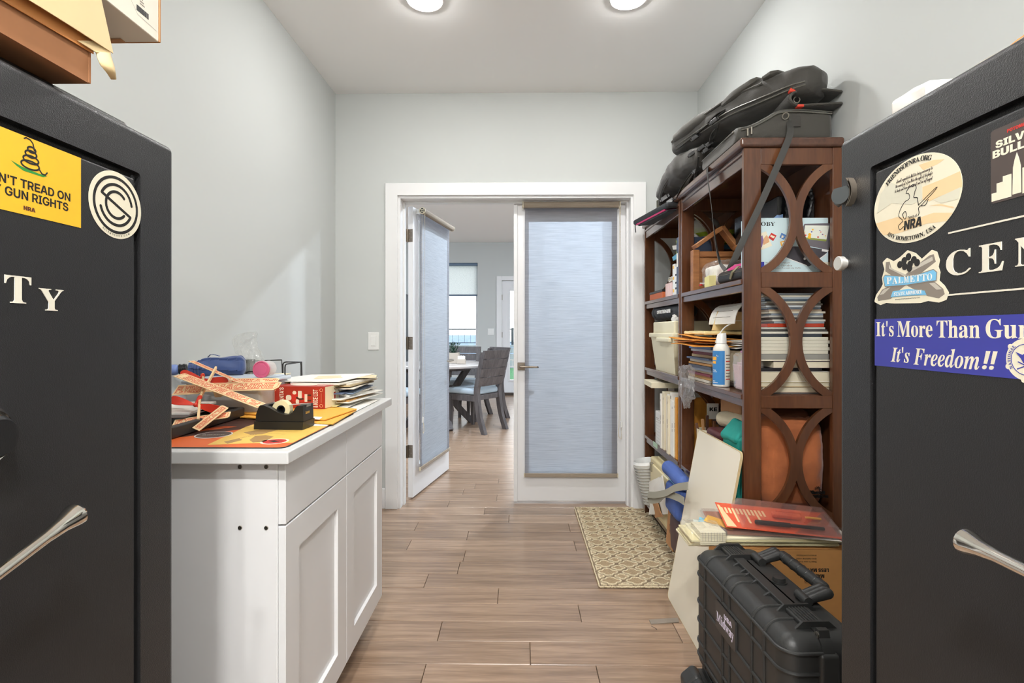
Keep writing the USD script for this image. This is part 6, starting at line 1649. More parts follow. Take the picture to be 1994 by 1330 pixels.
def layer(y_top, x0, x1, cc, label, name='book', cat='book', ro=0.5, group=None, cap=True, dep=0.0):
    global z
    z1 = max(z + 0.003, zy(y_top))
    t_ = T(name, label, cat, ((xx(x0) + xx(x1)) / 2, (LY0 + LY1) / 2, z), group=group)
    w_ = (xx(x1) - xx(x0)) / 2
    d_ = (LY1 - LY0) / 2 + dep
    h_ = z1 - z - 0.0004
    m_ = cc if not isinstance(cc, str) or cc.startswith('/') else mat('spine_' + cc[1:], cc, ro) if not stage.GetPrimAtPath(LK + 'spine_' + cc[1:]) else LK + 'spine_' + cc[1:]
    if cap and h_ > 0.008:
        add(t_, 'cover', J(B(-w_, w_, -d_, d_, 0, 0.0016, 0.0004), B(-w_, w_, -d_, d_, h_ - 0.0016, h_, 0.0004)), m_)
        add(t_, 'pages', B(-w_ + 0.002, w_ - 0.002, -d_ + 0.002, d_ - 0.002, 0.0016, h_ - 0.0016, 0), m_cream if name == 'book' else m_, smooth=False)
    else:
        add(t_, 'case', B(-w_, w_, -d_, d_, 0, h_, 0.0006), m_)
    z = z1


layer(765, 1480, 1612, '#8f8f90', 'grey flat folder at the very bottom behind the fretwork', 'folder', 'folder')
layer(752, 1476, 1525, '#4a2328', 'dark maroon notebook low in the stack behind the fretwork', 'notebook', 'notebook', cap=False) if False else None
layer(753, 1484, 1616, '#b08a68', 'tan covered book second in the stack behind the fretwork')
layer(744, 1479, 1616, '#e2d2a4', 'cream book with a red tab in the stack behind the fretwork')
layer(723, 1479, 1616, '#efeae0', 'thick white book in the lower stack behind the fretwork')
layer(717, 1479, 1600, '#2b2b2e', 'black disc case above the thick white book', 'disc_case', 'disc case', 0.25, cap=False)
layer(703, 1505, 1616, '#4b3a4c', 'dark purple picture book in the stack behind the fretwork')
layer(700, 1479, 1616, '#efe8d2', 'thin ivory booklet above the purple book')
layer(689, 1479, 1614, '#9c9a92', 'grey disc box set in the middle of the stack', 'disc_case', 'disc case', 0.3, cap=False)
for i in range(5):
    layer(689 - 6.6 * (i + 1), 1479, 1612 + (i % 2) * 3, '#dfdac8', 'ivory disc case in the pale middle block of the stack', 'disc_case', 'disc case', 0.3, 'ivory disc cases behind the fretwork', cap=False)
layer(650, 1479, 1600, '#3c4148', 'thin dark disc case over the ivory block', 'disc_case', 'disc case', 0.25, cap=False)
layer(645.5, 1479, 1612, '#d8d4c6', 'pale disc case over the thin dark one', 'disc_case', 'disc case', 0.3, cap=False)
for i in range(2):
    layer(645.5 - 4.2 * (i + 1), 1480 + i, 1610 - 4 * i, cdm[2 + i], ['smoky disc case under the red case', 'silvery disc case right under the red case'][i], 'disc_case', 'disc case', cap=False)
layer(630, 1494, 1604, '#b2402a', 'bright red disc case in the stack behind the fretwork', 'disc_case', 'disc case', 0.25, cap=False)
for i in range(15):
    s_ = i / 14.0
    layer(630 - 3.95 * (i + 1), 1504 - 20 * s_ + float(rr.uniform(-3, 3)), 1608 - 15 * s_ + float(rr.uniform(-4, 4)), cdm[i], 'slim disc case in the leaning upper stack behind the fretwork', 'disc_case', 'disc case', group='leaning stack of disc cases', cap=False)

# ---- near bookcase, third shelf
bx('carton', 'brown cardboard carton high at the back of the third shelf', 'box', 0.90, 1.12, 2.09, 2.30, Z3 + 0.235, Z3 + 0.375, m_kraft)
bx('storage_case', 'large dark blue-black case filling the back of the third shelf', 'case', 0.93, 1.125, 2.08, 2.47, Z3, Z3 + 0.2345, mat('night_blue_case', '#1a2430', 0.4))
t = T('label_card', 'white card printed KE leaning in the dark back corner of the third shelf', 'card', (0.925, 2.455, Z3 + 0.2345))
add(t, 'card', B(-0.03, 0.025, -0.002, 0.002, 0, 0.075, 0.0004), m_paper)
stamp(t, 'lettering', fit(text('KE', 'black'), -0.018, 0.038, 0.018, 0.056), -0.0022, m_ink, side='y')
t = T('pencil_cup', 'pale card cup of wooden combs and pencils on the third shelf', 'cup', (0.872, 2.39, Z3))
add(t, 'cup', cut(CYL((0, 0, 0), (0, 0, 0.20), 0.045, n=24), CYL((0, 0, 0.005), (0, 0, 0.3), 0.042, n=24)), m_cream)
for i, (x, y_, h_) in enumerate(((-0.025, -0.01, 0.25), (-0.01, -0.02, 0.27), (0.005, 0.01, 0.285), (0.02, -0.01, 0.265), (0.025, 0.015, 0.25))):
    solo('comb', ['short brown comb at the front of the card cup', 'rounded tan comb in the card cup', 'tall dark comb in the middle of the card cup', 'slanted brown comb in the card cup', 'tan pencil at the back of the card cup'][i], 'comb', J(RB(-0.007, 0.007, -0.003, 0.003, 0, h_ - 0.03, 0.0028, 1)), mat('comb_%d' % i, ['#6b4630', '#b98a5c', '#4a2e22', '#7a4f33', '#a9784a'][i], 0.5), (0.872 + x * 0.7, 2.39 + y_ * 0.7, Z3 + 0.007), 0, 4 * (i - 2), 3 * (i - 2))
solo('scarf', 'cream cloth roll lying in front of the brown carton', 'cloth', blob(tri(man(hull_balls([((0, 0.10, 0), 0.034), ((0.02, -0.09, 0.012), 0.040)], 2)).refine_to_length(0.016)), 0.005, 22, 4), mat('cream_cloth', '#e4d6b8', 0.85), (0.90, 2.16, Z3 + 0.27))
solo('pouch', 'maroon zip pouch beside the teal bag on the third shelf', 'pouch', soft(-0.05, 0.05, -0.09, 0.09, 0, 0.235, 0.02, 0.004, 12, 3, 0.018), m_maroon, (0.872, 2.185, Z3))
m_teal = mat('teal_cloth', '#178f84', 0.7, bump=(300, 0.4, 0.0008))
t = T('teal_bag', 'teal cloth bag with folds behind the front post of the third shelf', 'bag', (0.838, 1.965, Z3))
add(t, 'body', soft(-0.034, 0.030, -0.085, 0.085, 0, 0.27, 0.026, 0.007, 14, 2, 0.014), m_teal)
add(t, 'folded_top', blob(tri(man(hull_balls([((-0.024, -0.05, 0.25), 0.016), ((-0.024, 0.07, 0.245), 0.015), ((0.012, 0.06, 0.29), 0.018), ((0.012, -0.06, 0.30), 0.018)], 2)).refine_to_length(0.014)), 0.007, 20, 6), m_teal)
add(t, 'ring', mv(trimesh.creation.torus(0.012, 0.0018, 18, 6), frame((-0.038, 0.06, 0.20), (0, 1, 0), (0, 0.2, 1))), m_chrome)
m_suede = mat('orange_suede', '#b96a3c', 0.85, var=(9, 0.16), bump=(240, 0.3, 0.001), sheen=0.3)
t = T('suede_bag', 'orange-brown suede bag with a black printed crest behind the fretwork', 'bag', (1.002, 1.935, Z3))
b_ = crinkle(soft(-0.128, 0.122, -0.070, 0.072, 0, 0.345, 0.065, 0.010, 8, 5, 0.014), 0.006, 13, 8, 0)
add(t, 'body', b_, m_suede)
add(t, 'gathered_neck', blob(tri(man(hull_balls([((-0.05, 0, 0.33), 0.03), ((0.05, 0, 0.335), 0.03), ((0.0, 0.02, 0.345), 0.03)], 2)).refine_to_length(0.012)), 0.008, 30, 3), mat('dark_suede', '#6d3c22', 0.85))
gx, gz = 0.074, 0.066
add(t, 'crest_print', mv(prism(union_all([fit(text('Marriott', 'serif'), gx - 0.026, gz, gx + 0.026, gz + 0.013), fit(text('VACATION CLUB', 'sans'), gx - 0.037, gz - 0.013, gx + 0.037, gz - 0.004)] + [sg.Polygon([(gx + 0.013 * math.cos(a) * k, gz + 0.015 + 0.013 * math.sin(a) * k) for k, a in ((0.45, a0 - 0.14), (1.0, a0), (0.45, a0 + 0.14))]) for a0 in np.linspace(0.3, 2.84, 6)]), 0.006), frame((0, -0.0700, 0), (1, 0, 0), (0, 0, 1))), m_ink, smooth=False)
# ================================================================ ON TOP OF THE BOOKCASES
ZT = 1.8465
m_nyl = mat('dark_nylon', '#413e38', 0.68, bump=(420, 0.5, 0.0007), sheen=0.2)
m_nyl2 = mat('black_pack_cloth', '#383530', 0.66, bump=(300, 0.5, 0.0008), sheen=0.2)
m_web = mat('black_webbing', '#3a3936', 0.6, bump=(700, 0.5, 0.0006))
m_zip = mat('grey_zip', '#6f6d66', 0.4, 0.3)
m_buckle = mat('black_buckle', '#1b1b1b', 0.28)
m_flag = mat('red_tag', '#e0442f', 0.6)

t = T('camera_bag', 'dark grey padded camera bag with a shoulder strap on the near bookcase', 'bag', (0.95, 2.02, ZT))
xs0, xs1, ya, yb = -0.165, 0.185, -0.160, 0.20


def bag_ring(f, y0_, y1_, top):
    return None


sect = [(-0.165, 0.050), (-0.150, 0.056), (-0.110, 0.064), (-0.055, 0.092), (-0.010, 0.116), (0.06, 0.120), (0.14, 0.116), (0.182, 0.110)]
SC_ = curve([(a_, b_, 0) for a_, b_ in sect], 36)
rings = []
for i_, (x, h_, _) in enumerate(SC_):
    r_ = 0.018
    k = (0.012, 0.005, 0.001)[min(i_, 35 - i_)] if min(i_, 35 - i_) < 3 else 0.0
    prof_ = rrect(ya + k, 0.0, yb - k, h_ - k * 0.5, r_, 4).exterior
    pts_ = np.array([prof_.interpolate(s_, normalized=True).coords[0] for s_ in np.linspace(0, 1, 40, endpoint=False)])
    rings.append(np.c_[np.full(40, x), pts_])
bag = trimesh.Trimesh(*(lambda m: (m.vertices, m.faces))(loft(rings)), process=True)
add(t, 'body', blob(tri(man(bag if bag.volume > 0 else trimesh.Trimesh(bag.vertices, bag.faces[:, ::-1])).refine_to_length(0.02)), 0.003, 10, 2), m_nyl, smooth=50)
zl = curve([(sect[1][0], ya - 0.002, 0.040), (-0.110, ya - 0.003, 0.050), (-0.055, ya - 0.003, 0.078), (-0.012, ya - 0.003, 0.101), (0.06, ya - 0.003, 0.105), (0.175, ya - 0.002, 0.097)], 40)
add(t, 'zip', J(tube(zl, 0.0028, 6), tube(zl + (0, 0, 0.007), 0.0016, 6)), m_zip)
add(t, 'zip', tube(curve([(-0.168, -0.14, 0.041), (-0.169, 0.0, 0.041), (-0.168, 0.18, 0.041)], 20), 0.0026, 6), m_zip)
z0_ = add(t, 'zip_pull', J(B(-0.118, -0.112, ya - 0.010, ya - 0.004, 0.022, 0.05, 0.001), B(-0.132, -0.126, ya - 0.010, ya - 0.004, 0.016, 0.044, 0.001)), m_nickel)
add(t, 'patch', mv(B(0.020, 0.062, ya - 0.0055, ya - 0.002, 0.050, 0.090, 0.001), loc=(0, 0, 0)), m_nyl2)
add(t, 'strap_ring', mv(trimesh.creation.torus(0.011, 0.0022, 18, 6), frame((0.006, ya - 0.008, 0.087), (1, 0, 0), (0, -0.5, 1))), m_nickel)
sp = [at(1536, 236, Y=1.845), at(1538, 262, Y=1.808), at(1515, 320, Y=1.805), at(1480, 400, Y=1.803), at(1446, 470, Y=1.805), at(1425, 515, Y=1.812), at(1412, 526, Y=1.822)]
sp2 = [at(1412, 526, Y=1.822), at(1401, 508, X=0.772), at(1392, 460, X=0.772), at(1385, 400, X=0.772), at(1378, 345, X=0.772), at(1377, 330, X=0.776)]
A1 = curve(sp, 34); W1_ = np.array([np.array((0.030, -0.002, 0.012)) * (0.5 + 0.5 * min(1, i / 8)) for i in range(34)])
W1_[26:] = [np.array((0.030, -0.002, 0.012)) * (1 - (i / 8)) + np.array((0.020, 0.026, 0.016)) * (i / 8) for i in range(8)]
A2 = curve(sp2, 30); W2_ = np.array([np.array((0.020, 0.026, 0.016)) * (1 - s_) + np.array((0.004, 0.030, 0.0)) * s_ for s_ in np.linspace(0, 1, 30)])
off = np.array((0.95, 2.02, ZT))
add(t, 'shoulder_strap', strap(A1 - off, W1_, 0.0022), m_web, smooth=60)
add(t, 'shoulder_strap', strap(np.vstack([A2, curve([A2[-1], A2[-1] + (0.012, 0.02, 0.016), A2[-1] + (0.05, 0.05, 0.016)], 8)[1:]]) - off, np.vstack([W2_, np.repeat([[0.004, 0.030, 0.0]], 7, 0)]), 0.0022), m_web, smooth=60)

# zipped portfolio binder, folded open, on the camera bag
t = T('portfolio', 'black zip portfolio folded in half with red corner tags on the camera bag', 'portfolio', (1.055, 1.935, ZT + 0.121))
out_ = curve([(0.098, 0.010), (0.02, 0.006), (-0.055, 0.004), (-0.082, 0.020), (-0.078, 0.044), (-0.050, 0.054), (0.02, 0.060), (0.098, 0.052)], 40)
add(t, 'cover', mv(prism(sg.LineString(out_).buffer(0.0055, quad_segs=3), 0.17), frame((0, 0.085, 0), (1, 0, 0), (0, 0, 1))), m_nyl2, smooth=40)
add(t, 'piping', J(tube(np.c_[out_[:, 0], np.full(40, -0.087), out_[:, 1]], 0.0042, 8)), m_nyl)
add(t, 'ring_binder', J([mv(trimesh.creation.torus(0.011, 0.0018, 18, 6), frame((-0.052, y_, 0.03), (1, 0, 0), (0, 0, 1))) for y_ in (-0.07, 0.0, 0.06)]), m_nickel)
add(t, 'red_tag', B(-0.085, -0.060, -0.0905, -0.070, 0.050, 0.064, 0.002), m_flag)
add(t, 'red_tag', B(-0.060, -0.036, -0.0915, -0.07, -0.004, 0.006, 0.002), m_flag)


def pack(stations, wdir, n=28, amp=0.010, freq=9, seed=1, p=3.2):
    """a soft loft: (px, py, Y, thickness, width) along its length; superellipse sections"""
    P = np.array([at(a, b, Y=y) for a, b, y, _, _ in stations])
    k = 5 * len(P)
    Q = curve(P, k)
    th = np.interp(np.linspace(0, 1, k), np.linspace(0, 1, len(P)), [s_[3] for s_ in stations])
    wd = np.interp(np.linspace(0, 1, k), np.linspace(0, 1, len(P)), [s_[4] for s_ in stations])
    wdir = np.array(wdir, float); wdir /= np.linalg.norm(wdir)
    tg = np.gradient(Q, axis=0)
    rings = []
    a = np.linspace(0, 2 * np.pi, n, endpoint=False)
    ca, sa_ = np.sign(np.cos(a)) * np.abs(np.cos(a)) ** (2 / p), np.sign(np.sin(a)) * np.abs(np.sin(a)) ** (2 / p)
    for i in range(k):
        e = min(1.0, 0.55 + 0.45 * min(i, k - 1 - i) / 2.0)
        nrm = np.cross(tg[i], wdir); nrm /= np.linalg.norm(nrm)
        if nrm[2] < 0:
            nrm = -nrm
        rings.append(Q[i] + e * (ca[:, None] * wdir * wd[i] / 2 + sa_[:, None] * nrm * th[i] / 2))
    m = loft(rings)
    m = trimesh.Trimesh(m.vertices, m.faces, process=True)
    if m.volume < 0:
        m = trimesh.Trimesh(m.vertices, m.faces[:, ::-1], process=True)
    return blob(tri(man(m).refine_to_length(0.025)), amp, freq, seed), Q, rings


WD = (0.80, 0.60, 0)
st_ = [(1326, 298, 2.60, 0.075, 0.20), (1352, 282, 2.50, 0.11, 0.24), (1400, 252, 2.32, 0.13, 0.26), (1450, 222, 2.16, 0.135, 0.26), (1510, 195, 2.01, 0.135, 0.24), (1568, 168, 1.90, 0.115, 0.19), (1606, 152, 1.835, 0.088, 0.10)]
bm, Q, rings = pack(st_, WD, seed=3)
t = T('backpack', 'large dark backpack slumped lengthwise over the camera bag', 'backpack', tuple(Q[len(Q) // 2]), world=True)
add(t, 'body', bm, m_nyl2)
side = lambda f, k: np.array([r[int(len(r) * k) % len(r)] for r in rings])
nrmv = np.array((-0.6, -0.75, 0.15)); nrmv /= np.linalg.norm(nrmv)
R = np.array(rings)
for k_, dz_ in ((15, 0.0), (16, 0.0)):
    L_ = R[4:-2, k_] + nrmv * 0.004
    add(t, 'zip', J(tube(curve(L_[::3], 50), 0.0026, 6)), m_zip)
L_ = R[2:-9, 13] + nrmv * 0.003
add(t, 'piping', tube(curve(L_[::3], 40), 0.0045, 6), m_nyl)
tp = [at(1455, 215, Y=2.05), at(1490, 178, Y=1.97), at(1500, 160, Y=1.96), at(1538, 148, Y=1.90)]
fl2, _, _ = pack([(1418, 222, 2.20, 0.03, 0.18), (1452, 196, 2.10, 0.045, 0.20), (1486, 174, 2.03, 0.045, 0.20), (1500, 160, 2.00, 0.02, 0.16)], WD, amp=0.003, seed=5)
add(t, 'front_pocket', fl2, m_nyl)
fl3, _, _ = pack([(1498, 168, 1.99, 0.025, 0.16), (1520, 154, 1.95, 0.03, 0.16), (1536, 146, 1.93, 0.015, 0.12)], WD, amp=0.002, seed=6)
add(t, 'flap', fl3, m_nyl)
pk2, _, _ = pack([(1322, 282, 2.55, 0.03, 0.16), (1352, 262, 2.42, 0.06, 0.20), (1392, 236, 2.29, 0.06, 0.2), (1412, 226, 2.24, 0.03, 0.16)], WD, amp=0.005, seed=8)
add(t, 'small_pocket', pk2, m_nyl)


def webb(par, pts, w, name='strap', wv=(0.6, 0.5, 0.4), m=m_web, n=16):
    wv = np.array(wv, float); wv /= np.linalg.norm(wv)
    add(par, name, strap(curve(pts, n), wv * w, 0.0025), m, smooth=60)


def buckle(par, px, py, Y, s=0.016):
    p = at(px, py, Y=Y - 0.10)
    F = frame(p, (0.75, -0.6, 0.5), (0.1, 0.3, 1))
    add(par, 'buckle', mv(J(RB(-s, s, -s * 0.7, s * 0.7, -0.003, 0.004, 0.003, 1), B(-s * 1.4, -s, -s * 0.4, s * 0.4, -0.002, 0.002), B(s, s * 1.5, -s * 0.5, s * 0.5, -0.002, 0.002)), F), m_buckle)


for pts in (((1318, 292, 2.54), (1352, 264, 2.40), (1398, 226, 2.24), (1412, 215, 2.2)), ((1330, 306, 2.52), (1372, 288, 2.38), (1392, 262, 2.30), (1402, 240, 2.26)), ((1380, 290, 2.33), (1386, 262, 2.29), (1394, 250, 2.26)), ((1378, 240, 2.30), (1396, 222, 2.24), (1412, 213, 2.2))):
    webb(t, [at(a, b, Y=y - 0.10) for a, b, y in pts], 0.02)
for a, b, y in ((1354, 268, 2.38), (1390, 236, 2.24), (1382, 280, 2.31), (1366, 252, 2.36), (1376, 292, 2.33)):
    buckle(t, a, b, y)
# second pack, beneath, with padded shoulder straps
bm, Q, rings = pack([(1300, 392, 2.90, 0.05, 0.18), (1322, 362, 2.72, 0.10, 0.24), (1352, 330, 2.52, 0.13, 0.26), (1385, 312, 2.36, 0.11, 0.24), (1398, 305, 2.30, 0.06, 0.2)], (0.9, 0.42, 0), seed=11, amp=0.014, freq=12)
t = T('backpack', 'smaller black backpack with padded straps lying under the large one', 'backpack', tuple(Q[len(Q) // 2]), world=True)
add(t, 'body', bm, m_nyl2)
sp = [at(1290, 396, Y=2.86), at(1294, 372, Y=2.72), at(1308, 346, Y=2.58), at(1330, 328, Y=2.48), at(1345, 318, Y=2.43)]
C_ = curve(sp, 20)
sm = trimesh.Trimesh(*(lambda m: (m.vertices, m.faces))(strap(C_, np.array((0.045, 0.03, 0.022)), 0.018)), process=True)
add(t, 'shoulder_pad', sm, m_nyl2, smooth=50)
add(t, 'piping', J(tube(C_ + np.array((0.022, 0.015, 0.011)), 0.004, 6), tube(C_ - np.array((0.022, 0.015, 0.011)), 0.004, 6)), m_nyl)
sp = [at(1340, 372, Y=2.50), at(1346, 345, Y=2.44), at(1362, 326, Y=2.36), at(1385, 316, Y=2.28)]
add(t, 'shoulder_pad', strap(curve(sp, 16), np.array((0.04, 0.03, 0.03)), 0.016), m_nyl, smooth=50)
for pts in (((1288, 400, 2.86), (1300, 392, 2.78), (1318, 386, 2.66)), ((1318, 385, 2.66), (1330, 360, 2.55), (1346, 338, 2.46)), ((1352, 350, 2.43), (1358, 322, 2.38), (1360, 305, 2.36)), ((1325, 380, 2.60), (1340, 372, 2.52), (1356, 362, 2.45)), ((1276, 412, 2.92), (1290, 404, 2.84), (1308, 400, 2.74))):
    webb(t, [at(a, b, Y=y - 0.10) for a, b, y in pts], 0.018)
for a, b, y, s_ in ((1294, 386, 2.78, 0.02), (1356, 332, 2.40, 0.016), (1366, 288, 2.36, 0.016), (1347, 300, 2.40, 0.015), (1305, 392, 2.72, 0.02), (1357, 346, 2.41, 0.012)):
    buckle(t, a, b, y, s_)
p = at(1340, 346, Y=2.47)
add(t, 'red_logo', mv(prism(union_all([sg.box(-0.016 + 0.008 * i, 0, -0.011 + 0.008 * i, 0.006 + 0.003 * (i % 2)) for i in range(4)]), 0.001), frame(p - (0.006, 0.01, 0), (0.6, -0.7, 0.35), (0, 0, 1))), m_flag, smooth=False)
p = at(1336, 308, Y=2.45)
add(t, 'red_loop', hull_balls([(p, 0.009), (p + (0.01, -0.01, -0.014), 0.008)], 1), m_flag)
solo('cloth', 'olive cloth edge tucked under the smaller backpack', 'cloth', mv(hull_balls([((0, 0.10, 0), 0.018), ((0.02, -0.07, 0.004), 0.022), ((0.12, 0, 0), 0.02)], 2), loc=(0, 0, 0)), mat('olive_cloth', '#7d7a56', 0.8), (0.83, 2.50, ZT + 0.018))
# flat pouch at the far end
a, b = at(1236, 436, X=0.70), at(1296, 404, X=0.745)
t = T('pouch', 'flat black pouch with pink lining jutting out over the far bookcase', 'pouch', tuple(a), world=True)
d = (b - a); Ln = np.linalg.norm(d)
F = frame(a + (0.055, 0.0, -0.002), d, (1, 0.12, 0.12))
add(t, 'shell', mv(RB(-0.02, Ln + 0.02, -0.06, 0.16, 0.0, 0.032, 0.013, 2), F), m_bagb)
add(t, 'pink_lining', mv(RB(0.02, Ln - 0.02, -0.056, 0.12, -0.006, 0.004, 0.003, 1), F), mat('pink_lining', '#d83a78', 0.6))
add(t, 'under_flap', mv(RB(0.04, Ln, -0.05, 0.12, -0.014, -0.004, 0.004, 1), F), m_bagb)
add(t, 'pull_cord', tube(curve([a + (0.0, -0.01, -0.004), a + (0.0, -0.012, -0.03), a + (0.003, -0.014, -0.055)], 8), 0.003, 6), m_black)
p = at(1288, 400, X=0.79)
solo('block', 'small dark olive carton beside the far pouch', 'box', B(-0.045, 0.05, -0.05, 0.05, 0, 0.075, 0.002), mat('olive_carton', '#4b4a3c', 0.6), (0.852, 2.95, ZT), 12)
bx('block', 'pale wooden block under the far pouch', 'block', 0.785, 0.86, 3.10, 3.25, ZT, ZT + 0.022, m_cream)

# ================================================================ ON TOP OF THE SAFES
m_brownc = mat('brown_card', '#a4704a', 0.8, var=(20, 0.05))
t = T('carton', 'flat brown cardboard box resting on the left safe, overhanging its edge', 'box', (-0.76, 0.53, 1.5075), world=True)
bxo = box3(-0.92, -0.603, 0.33, 0.708, 1.5078, 1.560)
add(t, 'tray', cut(bxo, box3(-0.915, -0.608, 0.335, 0.70, 1.512, 1.7)), m_brownc, smooth=False)
add(t, 'end_flap', B(-0.92, -0.6025, 0.7085, 0.7125, 1.5085, 1.560, 0.0005), m_brownc)
add(t, 'lid', B(-0.921, -0.6015, 0.329, 0.7082, 1.560, 1.5625, 0.0005), m_brownc)
E0 = [at(30, 0, X=-0.597), at(186, 101, X=-0.597), at(214, 104, X=-0.60), at(181, 0, X=-0.607)]
t = T('envelope', 'large cream envelope with a curled flap hanging beside the brown box on the left safe', 'envelope', tuple(E0[1]), world=True)
nr = E0[0] - (E0[1] - E0[0]) * 0.9
top_n = E0[3] - (E0[1] - E0[0]) * 1.6 + (0, 0, 0.05)
add(t, 'front_sheet', quad(nr + (0.004, 0, 0), E0[2] + (0.004, 0.0, 0.0), E0[3] + (0.0, 0, 0.05), top_n + (0, 0, 0.06), 8, 5, lambda u, v: np.array((0.004 * math.sin(3.0 * u), 0, 0)), 0.0012), m_manila, smooth=60)
add(t, 'back_sheet', quad(nr + (-0.003, 0, -0.012), E0[1] + (-0.003, 0.0, -0.003), E0[1] + (-0.008, 0.0, 0.06), nr + (-0.010, 0, 0.06), 6, 4, None, 0.0012), mat('orange_envelope_inside', '#cf8848', 0.7), smooth=60)
add(t, 'fold_corner', quad(at(150, 79, X=-0.5985), at(187, 102, X=-0.5955), at(216, 106, X=-0.5955), at(206, 80, X=-0.5985), 4, 4, None, 0.0012), m_manila, smooth=60)
fl_pts = [(at(186, 101, X=-0.598), at(214, 104, X=-0.599)), (at(190, 114, X=-0.594), at(219, 120, X=-0.594)), (at(196, 128, X=-0.590), at(223, 132, X=-0.589)), (at(208, 142, X=-0.592), at(223, 143, X=-0.591)), (at(216, 154, X=-0.597), at(220, 155, X=-0.597))]
add(t, 'curled_flap', sheet(np.array([[a_ * (1 - s_) + b_ * s_ + np.array((0.006 * math.sin(math.pi * s_), 0, 0)) for s_ in np.linspace(0, 1, 6)] for a_, b_ in fl_pts]), 0.0012), m_manila, smooth=60)
bx('carton', 'dark carton standing on the left safe behind the brown box', 'box', -1.15, -0.93, 0.30, 0.80, 1.5075, 1.645, mat('charcoal_carton', '#3c3934', 0.7))
t = T('mailer_box', 'long off-white cardboard box with a barcode, high on the stack over the left safe', 'box', (-0.80, 0.60, 1.6455), world=True)
pa, pb = at(205, 1, X=-0.605), at(309, 77, X=-0.605)
Yf = pb[1]
add(t, 'carton', B(-0.94, -0.605, 0.33, Yf, 1.6455, 1.722, 0.001), mat('offwhite_card', '#e6dfd0', 0.7))
add(t, 'end_flap', B(-0.941, -0.604, Yf, Yf + 0.0045, 1.6460, 1.7225, 0.001), m_kraft)
add(t, 'tuck_flap', B(-0.72, -0.66, Yf - 0.012, Yf - 0.001, 1.6435, 1.6455, 0.0005), m_kraft)
bp = [PLX for PLX in (at(266, 14, X=-0.605), at(288, 32, X=-0.605))]
ys = np.linspace(bp[0][1], bp[1][1], 24)
rr = np.random.default_rng(6)
zc_ = (bp[0][2] + bp[1][2]) / 2
add(t, 'barcode', J([B(-0.6051, -0.6047, y_, y_ + float(rr.choice([0.0004, 0.0008, 0.0013])), zc_ - 0.0045, zc_ + 0.0045, 0) for y_ in ys]), m_ink, kind='stuff', smooth=False)
add(t, 'small_print', mv(prism(union_all([sg.box(ys[6], zc_ + 0.010 + 0.004 * i, ys[16] - 0.002 * i, zc_ + 0.0113 + 0.004 * i) for i in range(3)]), 0.0003), FL(-0.0049)), m_grey1, smooth=False)
add(t, 'press_line', mv(prism(sg.LineString([(ys[0] - 0.012, zc_ + 0.004), (ys[2], zc_ - 0.010), (ys[-1] + 0.02, zc_ - 0.012)]).buffer(0.0003), 0.0002), FL(-0.0049)), m_grey2, smooth=False)

# right safe
a, b = at(1745, 200, X=0.66), at(1815, 170, X=0.66)
t = T('tissue_pack', 'crumpled white tissue pack on top of the right safe', 'tissue', (0.70, (a[1] + b[1]) / 2, 1.4785))
add(t, 'pack', crinkle(RB(-0.05, 0.07, -0.045, 0.045, 0, 0.088, 0.012), 0.006, 30, 2, 0.014), m_whcl)
solo('bubble_wrap', 'clear sheet of bubble wrap lying along the top of the right safe', 'plastic sheet', crinkle(RB(-0.06, 0.08, -0.07, 0.06, 0, 0.062, 0.012), 0.006, 24, 4, 0.02), m_film, (0.70, 0.685, 1.4785), smooth=20)
p = at(1915, 108, X=0.64)
solo('coil', 'coil of orange-brown cord peeping over the top of the right safe', 'coil', J([mv(trimesh.creation.torus(0.030 + 0.006 * i, 0.0028, 32, 6), frame((0, 0, 0.03), (0, 1, 0), (0.25, 0, 1))) for i in range(4)]), mat('orange_cord', '#d98a32', 0.5), (0.70, p[1] + 0.015, 1.4985))
a = at(1945, 60, X=0.62)
t = T('paper_stack', 'white booklet standing open and tilted on the right safe', 'booklet', (0.66, 0.56, 1.479))
add(t, 'cover', hull([(-0.03, 0.035, 0.03), (-0.034, -0.12, 0.03), (-0.03, -0.03, 0.135), (-0.034, -0.16, 0.16), (0.0, 0.03, 0.03), (0.0, -0.12, 0.03), (0.0, -0.03, 0.135), (0.0, -0.16, 0.16)]), m_whcl, smooth=False)
add(t, 'grey_page', hull([(-0.036, 0.010, 0.032), (-0.038, -0.14, 0.032), (-0.036, -0.05, 0.100), (-0.038, -0.16, 0.13), (-0.034, 0.010, 0.032), (-0.034, -0.14, 0.032), (-0.034, -0.05, 0.10), (-0.034, -0.16, 0.13)]), mat('grey_page', '#a59a97', 0.6), smooth=False)
add(t, 'base_block', B(-0.02, 0.05, -0.14, 0.03, 0, 0.03, 0.002), m_paper)

# ================================================================ ON THE FLOOR
# rug with a trellis pattern; its pile is woven in geometry as raised cream lines
RX0, RX1, RY0, RY1 = 0.365, 0.828, 2.318, 3.352
# dark lattice lines between cells; each cell a sculpted concave diamond with a raised cream outline
rugn = {'geo': ('texture_coordinate', {}), 'n': ('noise_texture', {'scale': 260.0, 'detail': 2.0}), 'n2': ('noise_texture', {'scale': 9.0}), 'mr': ('map_range', {'from_min': 0.3, 'from_max': 0.7, 'to_min': 0.72, 'to_max': 1.2}), 'b': ('bump', {'strength': 0.9, 'distance': 0.003}), 'p': ('principled_bsdf', {'roughness': 0.95, 'specular_ior_level': 0.1}), 'hs': ('hsv', {})}


def pile(name, col, k=1.0):
    nd = {a_: (b_[0], dict(b_[1])) for a_, b_ in rugn.items()}
    nd['hs'] = ('hsv', {'color': C(col)})
    return usdkit.material(stage, LK + name, nd, [('geo.object', 'n.vector'), ('n.fac', 'mr.value'), ('mr.result', 'hs.value'), ('hs.color', 'p.base_color'), ('n.fac', 'b.height'), ('b.normal', 'p.normal')], surface='p.BSDF')


